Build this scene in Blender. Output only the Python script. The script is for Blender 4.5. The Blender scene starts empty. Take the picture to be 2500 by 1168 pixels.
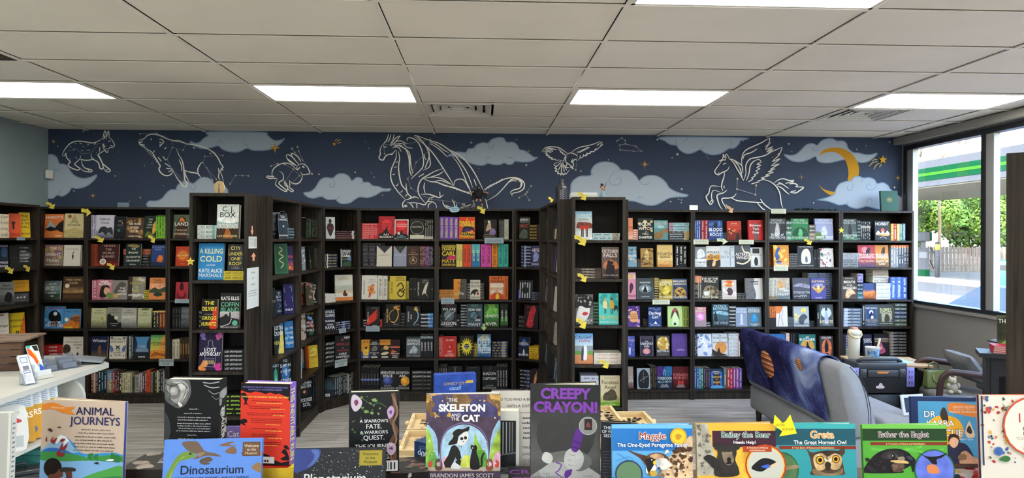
import bpy, math, random
from mathutils import Vector, Matrix
from mathutils.geometry import tessellate_polygon
SC = bpy.context.scene
COL = SC.collection
PI = math.pi
R = math.radians

# ---------------------------------------------------------------- camera, world, sun, exposure
F_PX, YAW, PITCH, ROLL, EYE = 1656.0, 0.0442, -0.00035, 0.00326, 1.70
cy_, sy_, cp_, sp_ = math.cos(YAW), math.sin(YAW), math.cos(PITCH), math.sin(PITCH)
FWD = Vector((sy_*cp_, cy_*cp_, sp_)); _rt = Vector((cy_, -sy_, 0)); _up = _rt.cross(FWD)
RIGHT = _rt*math.cos(ROLL) + _up*math.sin(ROLL); UP = -_rt*math.sin(ROLL) + _up*math.cos(ROLL)
CAMP = Vector((0, 0, EYE))
cam_d = bpy.data.cameras.new('camera'); cam = bpy.data.objects.new('camera', cam_d); COL.objects.link(cam)
cam_d.sensor_fit = 'HORIZONTAL'; cam_d.sensor_width = 36.0; cam_d.lens = 36.0*F_PX/2500.0
cam_d.clip_start = 0.05; cam_d.clip_end = 300
mw = Matrix((RIGHT, UP, -FWD)).transposed().to_4x4(); mw.translation = CAMP
cam.matrix_world = mw
SC.camera = cam

world = bpy.data.worlds.new('sky'); SC.world = world; world.use_nodes = True
wn = world.node_tree.nodes; wl = world.node_tree.links
bg = wn['Background']; sky = wn.new('ShaderNodeTexSky'); sky.sky_type = 'NISHITA'
sky.sun_disc = False; sky.sun_elevation = R(48); sky.sun_rotation = R(215); sky.air_density = 1.0; sky.dust_density = 3.0; sky.ozone_density = 1.0
wl.new(sky.outputs[0], bg.inputs[0]); bg.inputs[1].default_value = 1.9
sun_d = bpy.data.lights.new('sun', 'SUN'); sun_d.energy = 8.0; sun_d.angle = R(0.6); sun_d.color = (1, .93, .80)
sun = bpy.data.objects.new('sun', sun_d); COL.objects.link(sun)
sun.rotation_euler = Vector((0.55, 0.60, -0.80)).to_track_quat('-Z', 'Y').to_euler()
SC.view_settings.view_transform = 'Standard'; SC.view_settings.look = 'None'
SC.view_settings.gamma = 1.0; SC.view_settings.exposure = 0.75; SC.view_settings.use_curve_mapping = False
LAMP_POWER = 8.5         # emission of the ceiling diffusers
# daylight through the side and added front windows is guided by portals
for loc, rot, sx, sy in (((4.80, 2.3, 1.75), (R(90), 0, R(90)), 9.6, 2.0), ((-.65, -3.1, 1.75), (R(90), 0, 0), 1.9, 2.0)):
    po = bpy.data.lights.new('window_portal', 'AREA'); po.shape = 'RECTANGLE'; po.size = sx; po.size_y = sy; po.energy = 1.0; po.cycles.is_portal = True
    pob = bpy.data.objects.new('window_portal', po); COL.objects.link(pob); pob.location = loc; pob.rotation_euler = rot
SC.cycles.max_bounces = 8; SC.cycles.diffuse_bounces = 7; SC.cycles.glossy_bounces = 3; SC.cycles.transmission_bounces = 6; SC.cycles.transparent_max_bounces = 12
SC.cycles.caustics_reflective = False; SC.cycles.caustics_refractive = False; SC.cycles.sample_clamp_indirect = 6.0

def ray(x, y):
    return RIGHT*((x-1250)/F_PX) - UP*((y-584)/F_PX) + FWD
def hit(x, y, p, n):
    d = ray(x, y); return CAMP + d*((Vector(p)-CAMP).dot(n)/d.dot(n))
def atY(x, y, Y): return hit(x, y, (0, Y, 0), Vector((0, 1, 0)))
def atX(x, y, X): return hit(x, y, (X, 0, 0), Vector((1, 0, 0)))
def atZ(x, y, Z): return hit(x, y, (0, 0, Z), Vector((0, 0, 1)))

# ---------------------------------------------------------------- colours and materials
_cc = {}
def C(h, a=0.0):
    if isinstance(h, (tuple, list)): return (h[0], h[1], h[2], a)
    k = h
    if k not in _cc:
        if len(h) == 1: h = h*3
        if len(h) == 3: h = ''.join(c*2 for c in h)
        v = [int(h[i:i+2], 16)/255 for i in (0, 2, 4)]
        _cc[k] = tuple(x/12.92 if x <= .04045 else ((x+.055)/1.055)**2.4 for x in v)
    return _cc[k] + (a,)
def mat(name, col, rough=.6, metal=0, spec=.5, noise=0, nscale=8, stretch=None, bump=0, emit=0, alpha=1, trans=0, coord='Object'):
    m = bpy.data.materials.new(name); m.use_nodes = True; nt = m.node_tree; b = nt.nodes['Principled BSDF']
    c = C(col); b.inputs['Base Color'].default_value = c[:3]+(1,)
    b.inputs['Roughness'].default_value = rough; b.inputs['Metallic'].default_value = metal
    b.inputs['Specular IOR Level'].default_value = spec
    b.inputs['Transmission Weight'].default_value = trans
    if emit: b.inputs['Emission Color'].default_value = c[:3]+(1,); b.inputs['Emission Strength'].default_value = emit
    if noise or bump:
        tc = nt.nodes.new('ShaderNodeTexCoord'); mp = nt.nodes.new('ShaderNodeMapping'); nz = nt.nodes.new('ShaderNodeTexNoise')
        nt.links.new(tc.outputs[coord], mp.inputs[0]); nt.links.new(mp.outputs[0], nz.inputs['Vector'])
        mp.inputs['Scale'].default_value = stretch or (1, 1, 1)
        nz.inputs['Scale'].default_value = nscale; nz.inputs['Detail'].default_value = 5
        if noise:
            mr = nt.nodes.new('ShaderNodeMapRange'); mr.inputs[3].default_value = 1-noise; mr.inputs[4].default_value = 1+noise
            mr.inputs[1].default_value = .3; mr.inputs[2].default_value = .7
            mx = nt.nodes.new('ShaderNodeVectorMath'); mx.operation = 'SCALE'; mx.inputs[0].default_value = c[:3]
            nt.links.new(nz.outputs[0], mr.inputs[0]); nt.links.new(mr.outputs[0], mx.inputs['Scale']); nt.links.new(mx.outputs[0], b.inputs['Base Color'])
        if bump:
            bp = nt.nodes.new('ShaderNodeBump'); bp.inputs['Strength'].default_value = bump; bp.inputs['Distance'].default_value = .01
            nt.links.new(nz.outputs[0], bp.inputs['Height']); nt.links.new(bp.outputs[0], b.inputs['Normal'])
    return m
def print_mat(name, rough=.45, spec=.4, scale=30):
    """printed paper: the colour attribute is the ink, its alpha how mottled the print is"""
    m = bpy.data.materials.new(name); m.use_nodes = True; nt = m.node_tree; b = nt.nodes['Principled BSDF']; N = nt.nodes.new; L = nt.links.new
    at = N('ShaderNodeAttribute'); at.attribute_name = 'Col'
    tc = N('ShaderNodeTexCoord'); nz = N('ShaderNodeTexNoise'); nz.inputs['Scale'].default_value = scale; nz.inputs['Detail'].default_value = 4
    L(tc.outputs['Object'], nz.inputs['Vector'])
    mr = N('ShaderNodeMapRange'); mr.inputs[1].default_value = .3; mr.inputs[2].default_value = .7; mr.inputs[3].default_value = -1; mr.inputs[4].default_value = 1
    ma = N('ShaderNodeMath'); ma.operation = 'MULTIPLY_ADD'; ma.inputs[2].default_value = 1.0
    L(nz.outputs[0], mr.inputs[0]); L(mr.outputs[0], ma.inputs[0]); L(at.outputs['Alpha'], ma.inputs[1])
    sc = N('ShaderNodeVectorMath'); sc.operation = 'SCALE'
    L(at.outputs['Color'], sc.inputs[0]); L(ma.outputs[0], sc.inputs['Scale']); L(sc.outputs[0], b.inputs['Base Color'])
    b.inputs['Roughness'].default_value = rough; b.inputs['Specular IOR Level'].default_value = spec
    return m
M_PRINT = print_mat('printed_cover', .5, .25); M_MATTE = print_mat('matte_print', .75, .2, 12)
M_WALLPAINT = print_mat('wall_paint', .8, .15, 3)
M_PAGES = mat('book_pages', 'e4dcc4', .85, noise=.10, nscale=60, stretch=(1, 1, .02))
def wood_mat(name, c1, c2, sc=(3, 3, 40), rough=.5, coord='Object'):
    m = bpy.data.materials.new(name); m.use_nodes = True; nt = m.node_tree; b = nt.nodes['Principled BSDF']; N = nt.nodes.new; L = nt.links.new
    tc = N('ShaderNodeTexCoord'); mp = N('ShaderNodeMapping'); mp.inputs['Scale'].default_value = sc
    nz = N('ShaderNodeTexNoise'); nz.inputs['Scale'].default_value = 1; nz.inputs['Detail'].default_value = 6; nz.inputs['Distortion'].default_value = .4
    cr = N('ShaderNodeValToRGB'); cr.color_ramp.elements[0].position = .35; cr.color_ramp.elements[1].position = .68
    cr.color_ramp.elements[0].color = C(c1)[:3]+(1,); cr.color_ramp.elements[1].color = C(c2)[:3]+(1,)
    L(tc.outputs[coord], mp.inputs[0]); L(mp.outputs[0], nz.inputs['Vector']); L(nz.outputs[0], cr.inputs[0]); L(cr.outputs[0], b.inputs['Base Color'])
    b.inputs['Roughness'].default_value = rough; b.inputs['Specular IOR Level'].default_value = .35
    return m

# ---------------------------------------------------------------- object helpers
def link(o, parent=None):
    COL.objects.link(o)
    if parent is not None: o.parent = parent
    return o
def tag(o, label=None, cat=None, group=None, kind=None):
    if label: o['label'] = label
    if cat: o['category'] = cat
    if group: o['group'] = group
    if kind: o['kind'] = kind
    return o
def thing(name, label, cat, loc=(0, 0, 0), rz=0, group=None):
    o = link(bpy.data.objects.new(name, None)); o.location = loc; o.rotation_euler = (0, 0, rz); o.empty_display_size = .05
    return tag(o, label, cat, group)
class MB:
    def __init__(s): s.v = []; s.f = []; s.c = []; s.m = []; s.mi = 0; s.sm = []; s.smooth = False
    def add(s, vs, fs, col=(.8, .8, .8, 0)):
        b = len(s.v); s.v.extend(tuple(v) for v in vs)
        if col and isinstance(col[0], (tuple, list)): s.c.extend(col)
        else: s.c.extend([col]*len(vs))
        for f in fs: s.f.append(tuple(i+b for i in f)); s.m.append(s.mi); s.sm.append(s.smooth)
        return s
    def box(s, a, b, col=(.8, .8, .8, 0), M=None):
        x0, y0, z0 = a; x1, y1, z1 = b
        vs = [Vector(p) for p in ((x0, y0, z0), (x1, y0, z0), (x1, y1, z0), (x0, y1, z0), (x0, y0, z1), (x1, y0, z1), (x1, y1, z1), (x0, y1, z1))]
        if M: vs = [M @ v for v in vs]
        return s.add(vs, [(3, 2, 1, 0), (4, 5, 6, 7), (0, 1, 5, 4), (1, 2, 6, 5), (2, 3, 7, 6), (3, 0, 4, 7)], col)
    def rbox(s, a, b, r=.02, seg=3, col=(.8, .8, .8, 0), M=None):
        """box with rounded edges"""
        import bmesh
        bm = bmesh.new(); bmesh.ops.create_cube(bm, size=1)
        for v in bm.verts: v.co = Vector([(a[i]+b[i])/2 + v.co[i]*(b[i]-a[i]) for i in range(3)])
        bmesh.ops.bevel(bm, geom=list(bm.edges), offset=r, segments=seg, profile=.5, affect='EDGES')
        vs = [(M @ v.co) if M else v.co.copy() for v in bm.verts]; bm.verts.index_update()
        fs = [[v.index for v in f.verts] for f in bm.faces]; bm.free()
        o = s.smooth; s.smooth = True; s.add(vs, fs, col); s.smooth = o; return s
    def prism(s, pts, O, U, V, N, depth, col=(.8, .8, .8, 0)):
        """polygon (2D points) extruded along N"""
        O, U, V, N = Vector(O), Vector(U), Vector(V), Vector(N); n = len(pts)
        A = [O+U*p[0]+V*p[1] for p in pts]; B = [a+N*depth for a in A]
        tris = [tuple(t) for t in tessellate_polygon([[Vector((p[0], p[1], 0)) for p in pts]])]
        s.add(A+B, tris+[tuple(i+n for i in t[::-1]) for t in tris]+[(i, (i+1) % n, (i+1) % n+n, i+n) for i in range(n)], col); return s
    def tube(s, pts, r, seg=8, col=(.8, .8, .8, 0), closed=False):
        pts = [Vector(p) for p in pts]; n = len(pts); rs = r if isinstance(r, (list, tuple)) else [r]*n
        vs = []; prev = None
        for i, p in enumerate(pts):
            t = (pts[(i+1) % n]-pts[i-1]) if closed else (pts[min(i+1, n-1)]-pts[max(i-1, 0)])
            t = t.normalized() if t.length > 1e-9 else Vector((0, 0, 1))
            a = prev if prev is not None else (Vector((0, 0, 1)) if abs(t.z) < .9 else Vector((1, 0, 0)))
            a = (a - t*a.dot(t)).normalized(); prev = a; b = t.cross(a)
            for k in range(seg): an = 2*PI*k/seg; vs.append(p+(a*math.cos(an)+b*math.sin(an))*rs[i])
        fs = []
        for i in range(n if closed else n-1):
            j = (i+1) % n
            for k in range(seg): fs.append((i*seg+k, i*seg+(k+1) % seg, j*seg+(k+1) % seg, j*seg+k))
        if not closed: fs += [tuple(range(seg))[::-1], tuple((n-1)*seg+k for k in range(seg))]
        o = s.smooth; s.smooth = True; s.add(vs, fs, col); s.smooth = o; return s
    def lathe(s, prof, O=(0, 0, 0), seg=20, col=(.8, .8, .8, 0), M=None):
        vs = []; O = Vector(O)
        for r, z in prof:
            for k in range(seg): vs.append(O+Vector((r*math.cos(2*PI*k/seg), r*math.sin(2*PI*k/seg), z)))
        if M: vs = [M @ v for v in vs]
        fs = [(i*seg+k, i*seg+(k+1) % seg, (i+1)*seg+(k+1) % seg, (i+1)*seg+k) for i in range(len(prof)-1) for k in range(seg)]
        fs += [tuple(range(seg))[::-1], tuple((len(prof)-1)*seg+k for k in range(seg))]
        o = s.smooth; s.smooth = True; s.add(vs, fs, col); s.smooth = o; return s
    def ball(s, O, r, col=(.8, .8, .8, 0), seg=12, rings=8):
        O = Vector(O); r = Vector((r, r, r)) if not hasattr(r, '__len__') else Vector(r); vs = [O+Vector((0, 0, r.z))]
        for i in range(1, rings):
            a = PI*i/rings
            for k in range(seg): vs.append(O+Vector((r.x*math.sin(a)*math.cos(2*PI*k/seg), r.y*math.sin(a)*math.sin(2*PI*k/seg), r.z*math.cos(a))))
        vs.append(O-Vector((0, 0, r.z))); n = len(vs)-1
        fs = [(0, 1+k, 1+(k+1) % seg) for k in range(seg)]
        for i in range(rings-2):
            for k in range(seg): a = 1+i*seg; fs.append((a+k, a+seg+k, a+seg+(k+1) % seg, a+(k+1) % seg))
        fs += [(n, 1+(rings-2)*seg+(k+1) % seg, 1+(rings-2)*seg+k) for k in range(seg)]
        o = s.smooth; s.smooth = True; s.add(vs, fs, col); s.smooth = o; return s
    def mesh(s, name, mats):
        me = bpy.data.meshes.new(name); me.from_pydata(s.v, [], s.f)
        a = me.attributes.new('Col', 'FLOAT_COLOR', 'POINT'); flat = [x for c in s.c for x in c]; a.data.foreach_set('color', flat)
        if not isinstance(mats, (list, tuple)): mats = [mats]
        for m in mats: me.materials.append(m)
        if len(mats) > 1: me.polygons.foreach_set('material_index', s.m)
        if any(s.sm): me.polygons.foreach_set('use_smooth', s.sm)
        me.update(); return me
    def build(s, name, mats, parent=None, kind=None):
        o = link(bpy.data.objects.new(name, s.mesh(name, mats)), parent)
        if kind: o['kind'] = kind
        return o
def part(name, m, parent, *boxes):
    b = MB()
    for a, c in boxes: b.box(a, c)
    return b.build(name, m, parent)

# ---------------------------------------------------------------- flat artwork on a surface
_tx = {}
_tc = bpy.data.curves.new('lettering', 'FONT'); _to = bpy.data.objects.new('lettering', _tc)
def glyphs(text, bold, swell=False):
    k = (text, bold, swell)
    if k not in _tx:
        _tc.body = text; _tc.resolution_u = 3; _tc.offset = 0 if 'M' in text and not swell else bold; _tc.size = 1; _tc.align_x = 'LEFT'; _tc.fill_mode = 'FRONT'
        me = bpy.data.meshes.new_from_object(_to)
        vs = [v.co.copy() for v in me.vertices]; fs = [tuple(p.vertices) for p in me.polygons]
        bpy.data.meshes.remove(me)
        if bold and 'M' in text and not swell: n = len(vs); vs += [v+Vector((bold*2.2, .0, 0)) for v in vs]; fs += [tuple(i+n for i in f) for f in fs]
        if vs:
            x0 = min(v.x for v in vs); x1 = max(v.x for v in vs); y0 = min(v.y for v in vs); y1 = max(v.y for v in vs)
        else: x0 = y0 = 0; x1 = y1 = 1
        _tx[k] = (vs, fs, x0, x1, y0, y1)
    return _tx[k]
CAP = .69
def smooth(pts, n=4, closed=False):
    P = [Vector((p[0], p[1], 0)) for p in pts]
    if len(P) < 3: return [(p.x, p.y) for p in P]
    out = []; m = len(P); rng = range(m) if closed else range(m-1)
    for i in rng:
        a, b, c, d = (P[(i-1) % m], P[i], P[(i+1) % m], P[(i+2) % m]) if closed else (P[max(i-1, 0)], P[i], P[i+1], P[min(i+2, m-1)])
        for k in range(n):
            t = k/n; q = .5*((2*b)+(c-a)*t+(2*a-5*b+4*c-d)*t*t+(3*b-a-3*c+d)*t**3); out.append((q.x, q.y))
    if not closed: out.append((P[-1].x, P[-1].y))
    return out
class Art:
    """draws flat shapes in (0..1, 0..1) of a rectangle O + U x + V y lying on a surface facing N"""
    def __init__(s, mb, O, U, V, N, eps=.00006):
        s.mb = mb; s.O = Vector(O); s.U = Vector(U); s.V = Vector(V); s.N = Vector(N).normalized(); s.k = 1; s.eps = eps; s.n = 0.0; s.y0 = 0.0; s.yk = 1.0
        s.w = s.U.length; s.h = s.V.length
    def view(s, y0, y1): s.y0 = y0; s.yk = y1-y0; s.h = s.V.length*s.yk   # later shapes fill only this height of the rectangle
    def P(s, x, y): return s.O+s.U*x+s.V*(s.y0+y*s.yk)+s.N*(s.eps*s.k)
    def poly(s, pts, col, tri=None):
        tri = tri or [tuple(t) for t in tessellate_polygon([[Vector((p[0]*s.w, p[1]*s.h, 0)) for p in pts]])]
        c = col if (isinstance(col, list)) else C(col, s.n)
        s.mb.add([s.P(*p) for p in pts], tri, c); s.k += 1
    def rect(s, x0, y0, x1, y1, col): s.mb.add([s.P(x0, y0), s.P(x1, y0), s.P(x1, y1), s.P(x0, y1)], [(0, 1, 2, 3)], C(col, s.n)); s.k += 1
    def grad(s, y0, y1, c0, c1, x0=0, x1=1):
        s.mb.add([s.P(x0, y0), s.P(x1, y0), s.P(x1, y1), s.P(x0, y1)], [(0, 1, 2, 3)], [C(c0, s.n)]*2+[C(c1, s.n)]*2); s.k += 1
    def ell(s, cx, cy, rx, col, ry=None, rot=0, n=20):
        ry = ry if ry else rx*s.w/s.h; pts = []
        for i in range(n):
            a = 2*PI*i/n; px, py = rx*s.w*math.cos(a), ry*s.h*math.sin(a)
            pts.append((cx+(px*math.cos(rot)-py*math.sin(rot))/s.w, cy+(px*math.sin(rot)+py*math.cos(rot))/s.h))
        s.poly(pts, col, [tuple(range(n))])
    def line(s, pts, w, col, sm=True, taper=False):
        """stroke of width w (fraction of the width)"""
        if sm: pts = smooth(pts)
        q = [Vector((p[0]*s.w, p[1]*s.h)) for p in pts]; hw = w*s.w/2; vs = []; n = len(q)
        for i, p in enumerate(q):
            t = q[min(i+1, n-1)]-q[max(i-1, 0)]; t = t.normalized() if t.length > 1e-9 else Vector((1, 0)); nn = Vector((-t.y, t.x))
            k = hw*(math.sin(PI*(i+.6)/(n+.2))**.5 if taper else 1)
            for sg in (1, -1): r = p+nn*k*sg; vs.append(s.P(r.x/s.w, r.y/s.h))
        s.mb.add(vs, [(2*i, 2*i+1, 2*i+3, 2*i+2) for i in range(n-1)], C(col, s.n)); s.k += 1
    def star(s, cx, cy, r, col, n=5, inner=.42, rot=PI/2):
        pts = []
        for i in range(2*n):
            a = rot+PI*i/n; rr = r*(1 if i % 2 == 0 else inner); pts.append((cx+rr*math.cos(a), cy+rr*s.w/s.h*math.sin(a)))
        s.poly(pts, col)
    def text(s, x, y, h, col, text, maxw=None, bold=.009, rot=0, fill=False, like=None):
        """centred on x, y is the baseline, h cap height as a fraction of the height; rot 90 reads upwards, -90 downwards"""
        vs, fs, x0, x1, y0, y1 = glyphs(text, bold, like is not None)
        if not vs: return
        if like is not None: x0, x1 = like
        k = h*s.h/CAP; kx = k
        wd = (x1-x0)*k
        mw_ = (maxw if maxw is not None else .92)*(s.w if rot == 0 else s.h)
        if rot: k = kx = h*s.w/CAP; wd = (x1-x0)*k
        if wd > mw_ or fill: kx = k*mw_/wd
        xc = (x0+x1)/2; out = []
        for v in vs:
            a, b = (v.x-xc)*kx, v.y*k
            if rot == 90: a, b = -b+h*s.w/2, a
            elif rot == -90: a, b = b-h*s.w/2, -a
            out.append(s.P(x+a/s.w, y+b/s.h))
        s.mb.add(out, fs, C(col, s.n)); s.k += 1
    def run(s, art):
        for cmd in art.split(';'):
            cmd = cmd.strip()
            if not cmd: continue
            op, *a = cmd.split(' ')
            if op == 't': s.text(.5, float(a[0]), float(a[1]), a[2], ' '.join(a[3:]))
            elif op == 'T':
                x = float(a[0]); s.text(x, float(a[1]), float(a[2]), a[3], ' '.join(a[4:]), 2*min(x, 1-x)*.95)
            elif op == 'O':    # outlined lettering
                x = float(a[0]); tt = ' '.join(a[5:]); lk = glyphs(tt, .009)[2:4]; mw = 2*min(x, 1-x)*.95
                s.text(x, float(a[1]), float(a[2]), a[4], tt, mw, .045, like=lk); s.k += 2; s.text(x, float(a[1]), float(a[2]), a[3], tt, mw, .009)
            elif op == 'v': s.text(float(a[0]), .5, float(a[1]), a[2], ' '.join(a[3:]), .9, rot=90)
            elif op == 'V': s.text(float(a[0]), .5, float(a[1]), a[2], ' '.join(a[3:]), .9, rot=-90)
            elif op == 'r': s.rect(*map(float, a[:4]), a[4])
            elif op == 'e': s.ell(float(a[0]), float(a[1]), float(a[2]), a[3], float(a[4]) if len(a) > 4 else None)
            elif op == 'p': q = [float(x)/100 for x in a[1:]]; s.poly(list(zip(q[::2], q[1::2])), a[0])
            elif op == 'P': q = [float(x)/100 for x in a[1:]]; s.poly([(min(1, max(0, px)), min((1-s.y0)/s.yk, max(-s.y0/s.yk, py))) for px, py in smooth(list(zip(q[::2], q[1::2])), 4, True)], a[0])
            elif op == 'l': q = [float(x)/100 for x in a[2:]]; s.line(list(zip(q[::2], q[1::2])), float(a[1])/100, a[0])
            elif op == 'g': s.grad(float(a[0]), float(a[1]), a[2], a[3])
            elif op == 'n': s.n = float(a[0])
            elif op == 'w': s.view(float(a[0]), float(a[1]))
            elif op == 'd':
                x0, x1, y = map(float, a[:3]); rnd = random.Random(7); nl = int(a[3]); lh = float(a[5]) if len(a) > 5 else .035
                vs, fs = [], []; hh = lh*.40; lw = hh*s.h/s.w*.62; step = max(lw*1.28, (x1-x0)/60)
                for i in range(nl):
                    yy = y-i*lh; x = x0+(rnd.random()*.1*(x1-x0)); xe = x1-(rnd.random()*.12*(x1-x0)); left = rnd.randint(2, 8)
                    while x < xe:
                        if left == 0: left = rnd.randint(2, 8); x += step*.8; continue
                        b = len(vs); t = rnd.choice((.68, .68, .7, 1.0)); w = step*.76
                        vs += [s.P(x, yy), s.P(x+w, yy), s.P(x+w, yy+hh*t), s.P(x, yy+hh*t)]; fs.append((b, b+1, b+2, b+3)); x += step; left -= 1
                s.mb.add(vs, fs, C(a[4], 0)); s.k += 1
            elif op == 's':   # seed n col size: fine specks
                rnd = random.Random(int(a[0])); vs, fs = [], []
                for i in range(int(a[1])):
                    x, y, q = .02+.96*rnd.random(), .02+.96*rnd.random(), float(a[3])*(.4+.8*rnd.random()); b = len(vs); qy = q*s.w/s.h
                    vs += [s.P(x-q, y), s.P(x, y-qy), s.P(x+q, y), s.P(x, y+qy)]; fs.append((b, b+1, b+2, b+3))
                s.mb.add(vs, fs, C(a[2], 0)); s.k += 1
            elif op == 'b':   # seed n col size x0 y0 x1 y1: painterly blobs
                rnd = random.Random(int(a[0])); bx = list(map(float, a[4:8])) if len(a) > 4 else [0, 0, 1, 1]
                for i in range(int(a[1])):
                    q = float(a[3])*(.4+.9*rnd.random()); x = bx[0]+(bx[2]-bx[0])*rnd.random(); y = bx[1]+(bx[3]-bx[1])*rnd.random()
                    pts = []
                    for j in range(7):
                        an = 2*PI*j/7; rr = q*(.5+.8*rnd.random()); pts.append((min(1, max(0, x+rr*math.cos(an))), min(1, max(0, y+rr*s.w/s.h*math.sin(an)))))
                    s.poly(pts, a[2])
# ================================================================ room shell
CEIL, XL, XR, YB, YF = 2.834, -4.58, 4.68, 7.374, -3.0
M_FLOOR = bpy.data.materials.new('grey_plank_floor'); M_FLOOR.use_nodes = True
nt = M_FLOOR.node_tree; N = nt.nodes.new; L = nt.links.new; b = nt.nodes['Principled BSDF']
tc = N('ShaderNodeTexCoord'); br = N('ShaderNodeTexBrick'); br.offset = .37; br.inputs['Scale'].default_value = 1; br.inputs['Mortar Size'].default_value = .0016
br.inputs['Brick Width'].default_value = 1.22; br.inputs['Row Height'].default_value = .155; br.inputs['Color1'].default_value = (.62, .62, .62, 1); br.inputs['Color2'].default_value = (1, 1, 1, 1)
br.inputs['Mortar'].default_value = (.3, .3, .3, 1)
mp = N('ShaderNodeMapping'); mp.inputs['Scale'].default_value = (1.3, 26, 1); nz = N('ShaderNodeTexNoise'); nz.inputs['Scale'].default_value = 1.6; nz.inputs['Detail'].default_value = 7; nz.inputs['Distortion'].default_value = .6
cr = N('ShaderNodeValToRGB'); cr.color_ramp.elements[0].position = .32; cr.color_ramp.elements[1].position = .7
cr.color_ramp.elements[0].color = C('8f8b86')[:3]+(1,); cr.color_ramp.elements[1].color = C('e6e3dd')[:3]+(1,)
mx = N('ShaderNodeMix'); mx.data_type = 'RGBA'; mx.blend_type = 'MULTIPLY'; mx.inputs[0].default_value = .6
L(tc.outputs['Object'], br.inputs['Vector']); L(tc.outputs['Object'], mp.inputs[0]); L(mp.outputs[0], nz.inputs['Vector']); L(nz.outputs[0], cr.inputs[0])
L(cr.outputs[0], mx.inputs[6]); L(br.outputs['Color'], mx.inputs[7]); L(mx.outputs[2], b.inputs['Base Color'])
b.inputs['Roughness'].default_value = .38; b.inputs['Specular IOR Level'].default_value = .35

part('floor', M_FLOOR, None, ((XL, YF, -.1), (XR, YB, 0)))['kind'] = 'structure'
M_LWALL = mat('blue_grey_paint', '93a4a8', .8, noise=.03, nscale=2)
M_RWALL = mat('grey_wall_paint', '8d8a86', .85, noise=.03, nscale=2)
M_NAVY = mat('navy_wall_paint', '34425c', .75, noise=.05, nscale=3)
wall_back = part('wall_back', M_NAVY, None, ((XL-.1, YB, 0), (XR+.1, YB+.12, CEIL+.1))); wall_back['kind'] = 'structure'
part('wall_left', M_LWALL, None, ((XL-.12, YF, 0), (XL, YB, CEIL+.1)))['kind'] = 'structure'
part('wall_front', M_RWALL, None, ((XL, YF-.12, 0), (XR, YF, .95)), ((XL, YF-.12, 2.72), (XR, YF, CEIL+.1)), ((XL, YF-.12, .95), (-1.57, YF, 2.72)), ((.32, YF-.12, .95), (XR, YF, 2.72)))['kind'] = 'structure'  # opening for the unseen front window, added to brighten the room

# ceiling: lay-in panels on an exposed grid
TX, TY = 1.2192, .6096
GX0, GY0 = -.518, 3.8776
M_TILE = mat('ceiling_tile', 'f2e9dc', .95, spec=.1, noise=.05, nscale=1.3, bump=.0)
M_TEE = mat('ceiling_tee', 'f0e9dd', .6, noise=.02, nscale=4)
M_DIFF = bpy.data.materials.new('lamp_diffuser'); M_DIFF.use_nodes = True
nt = M_DIFF.node_tree; nt.nodes.remove(nt.nodes['Principled BSDF']); em = nt.nodes.new('ShaderNodeEmission'); em.inputs[0].default_value = (1, .97, .88, 1); em.inputs[1].default_value = LAMP_POWER
nt.links.new(em.outputs[0], nt.nodes['Material Output'].inputs[0])
xs = [XL]+[GX0+k*TX for k in range(-3, 5)]+[XR]
rows = list(range(-12, 6))
lights = {(k, 2) for k in (-3, -1, 1, 3)} | {(k, -2) for k in (-3, -1, 1, 3)} | {(k, -6) for k in (-3, -1, 1, 3)} | {(k, -10) for k in (-1, 1)}
vents = {(0, 3): .0, (3, 3): 0.}
tiles = MB(); tee = MB(); G = .012
def cell(k, m):
    x0 = max(GX0+k*TX, XL); x1 = min(GX0+(k+1)*TX, XR); y0 = max(GY0+m*TY, YF); y1 = min(GY0+(m+1)*TY, YB); return x0, x1, y0, y1
for k in range(-4, 5):
    for m in range(-12, 6):
        x0, x1, y0, y1 = cell(k, m)
        if x1-x0 < .02 or y1-y0 < .02 or (k, m) in lights: continue
        if (k, m) in vents: x0 += .60
        e = .0165; tiles.box((x0+e, y0+e*.9, CEIL+.008), (x1-e, y1-e*.9, CEIL+.025))
ceiling = tiles.build('ceiling', M_TILE, None, 'structure')
part('ceiling_slab', mat('plenum_dark', '1c1a18', .9), ceiling, ((XL-.2, YF-.2, CEIL+.10), (XR+.2, YB+.2, CEIL+.2)))
for k in range(-3, 5):
    x = GX0+k*TX; tee.box((x-G, YF, CEIL-.003), (x+G, YB, CEIL+.004)); 
for m in range(-11, 6):
    y = GY0+m*TY; tee.box((XL, y-G, CEIL-.0025), (XR, y+G, CEIL+.004))
x = GX0-2.5*TX; tee.box((x-G, GY0+3*TY, CEIL-.002), (x+G, GY0+4*TY, CEIL+.004))
tee.build('ceiling_tee', M_TEE, ceiling)
M_VENT = mat('vent_white', 'e6e2da', .5); M_BLACKV = mat('vent_dark', '4a4844', .8)
names = {(-3, 2): 'at the left wall, cut off by the picture edge', (-1, 2): 'above the bear and hare', (1, 2): 'above the owl mural', (3, 2): 'beside the windows', (1, -2): 'closest to the camera, cut off at the top of the photo'}
for k, m in sorted(lights):
    x0, x1, y0, y1 = cell(k, m)
    t = thing('ceiling_light', 'recessed fluorescent ceiling panel '+names.get((k, m), 'in the unseen part of the shop behind the camera'), 'ceiling light', ((x0+x1)/2, (y0+y1)/2, CEIL), 0, None if (k, m) in names else 'ceiling panels behind the camera')
    a, c = (x1-x0)/2-.012, (y1-y0)/2-.012
    mb = MB()
    for q in (((-a, -c, 0), (a, -c+.02, .03)), ((-a, c-.02, 0), (a, c, .03)), ((-a, -c, 0), (-a+.02, c, .03)), ((a-.02, -c, 0), (a, c, .03))): mb.box(*q)
    mb.build('light_frame', M_VENT, t)
    d = MB(); d.box((-a+.02, -c+.02, .008), (a-.02, c-.02, .012)); d.build('diffuser', M_DIFF, t)
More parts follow.
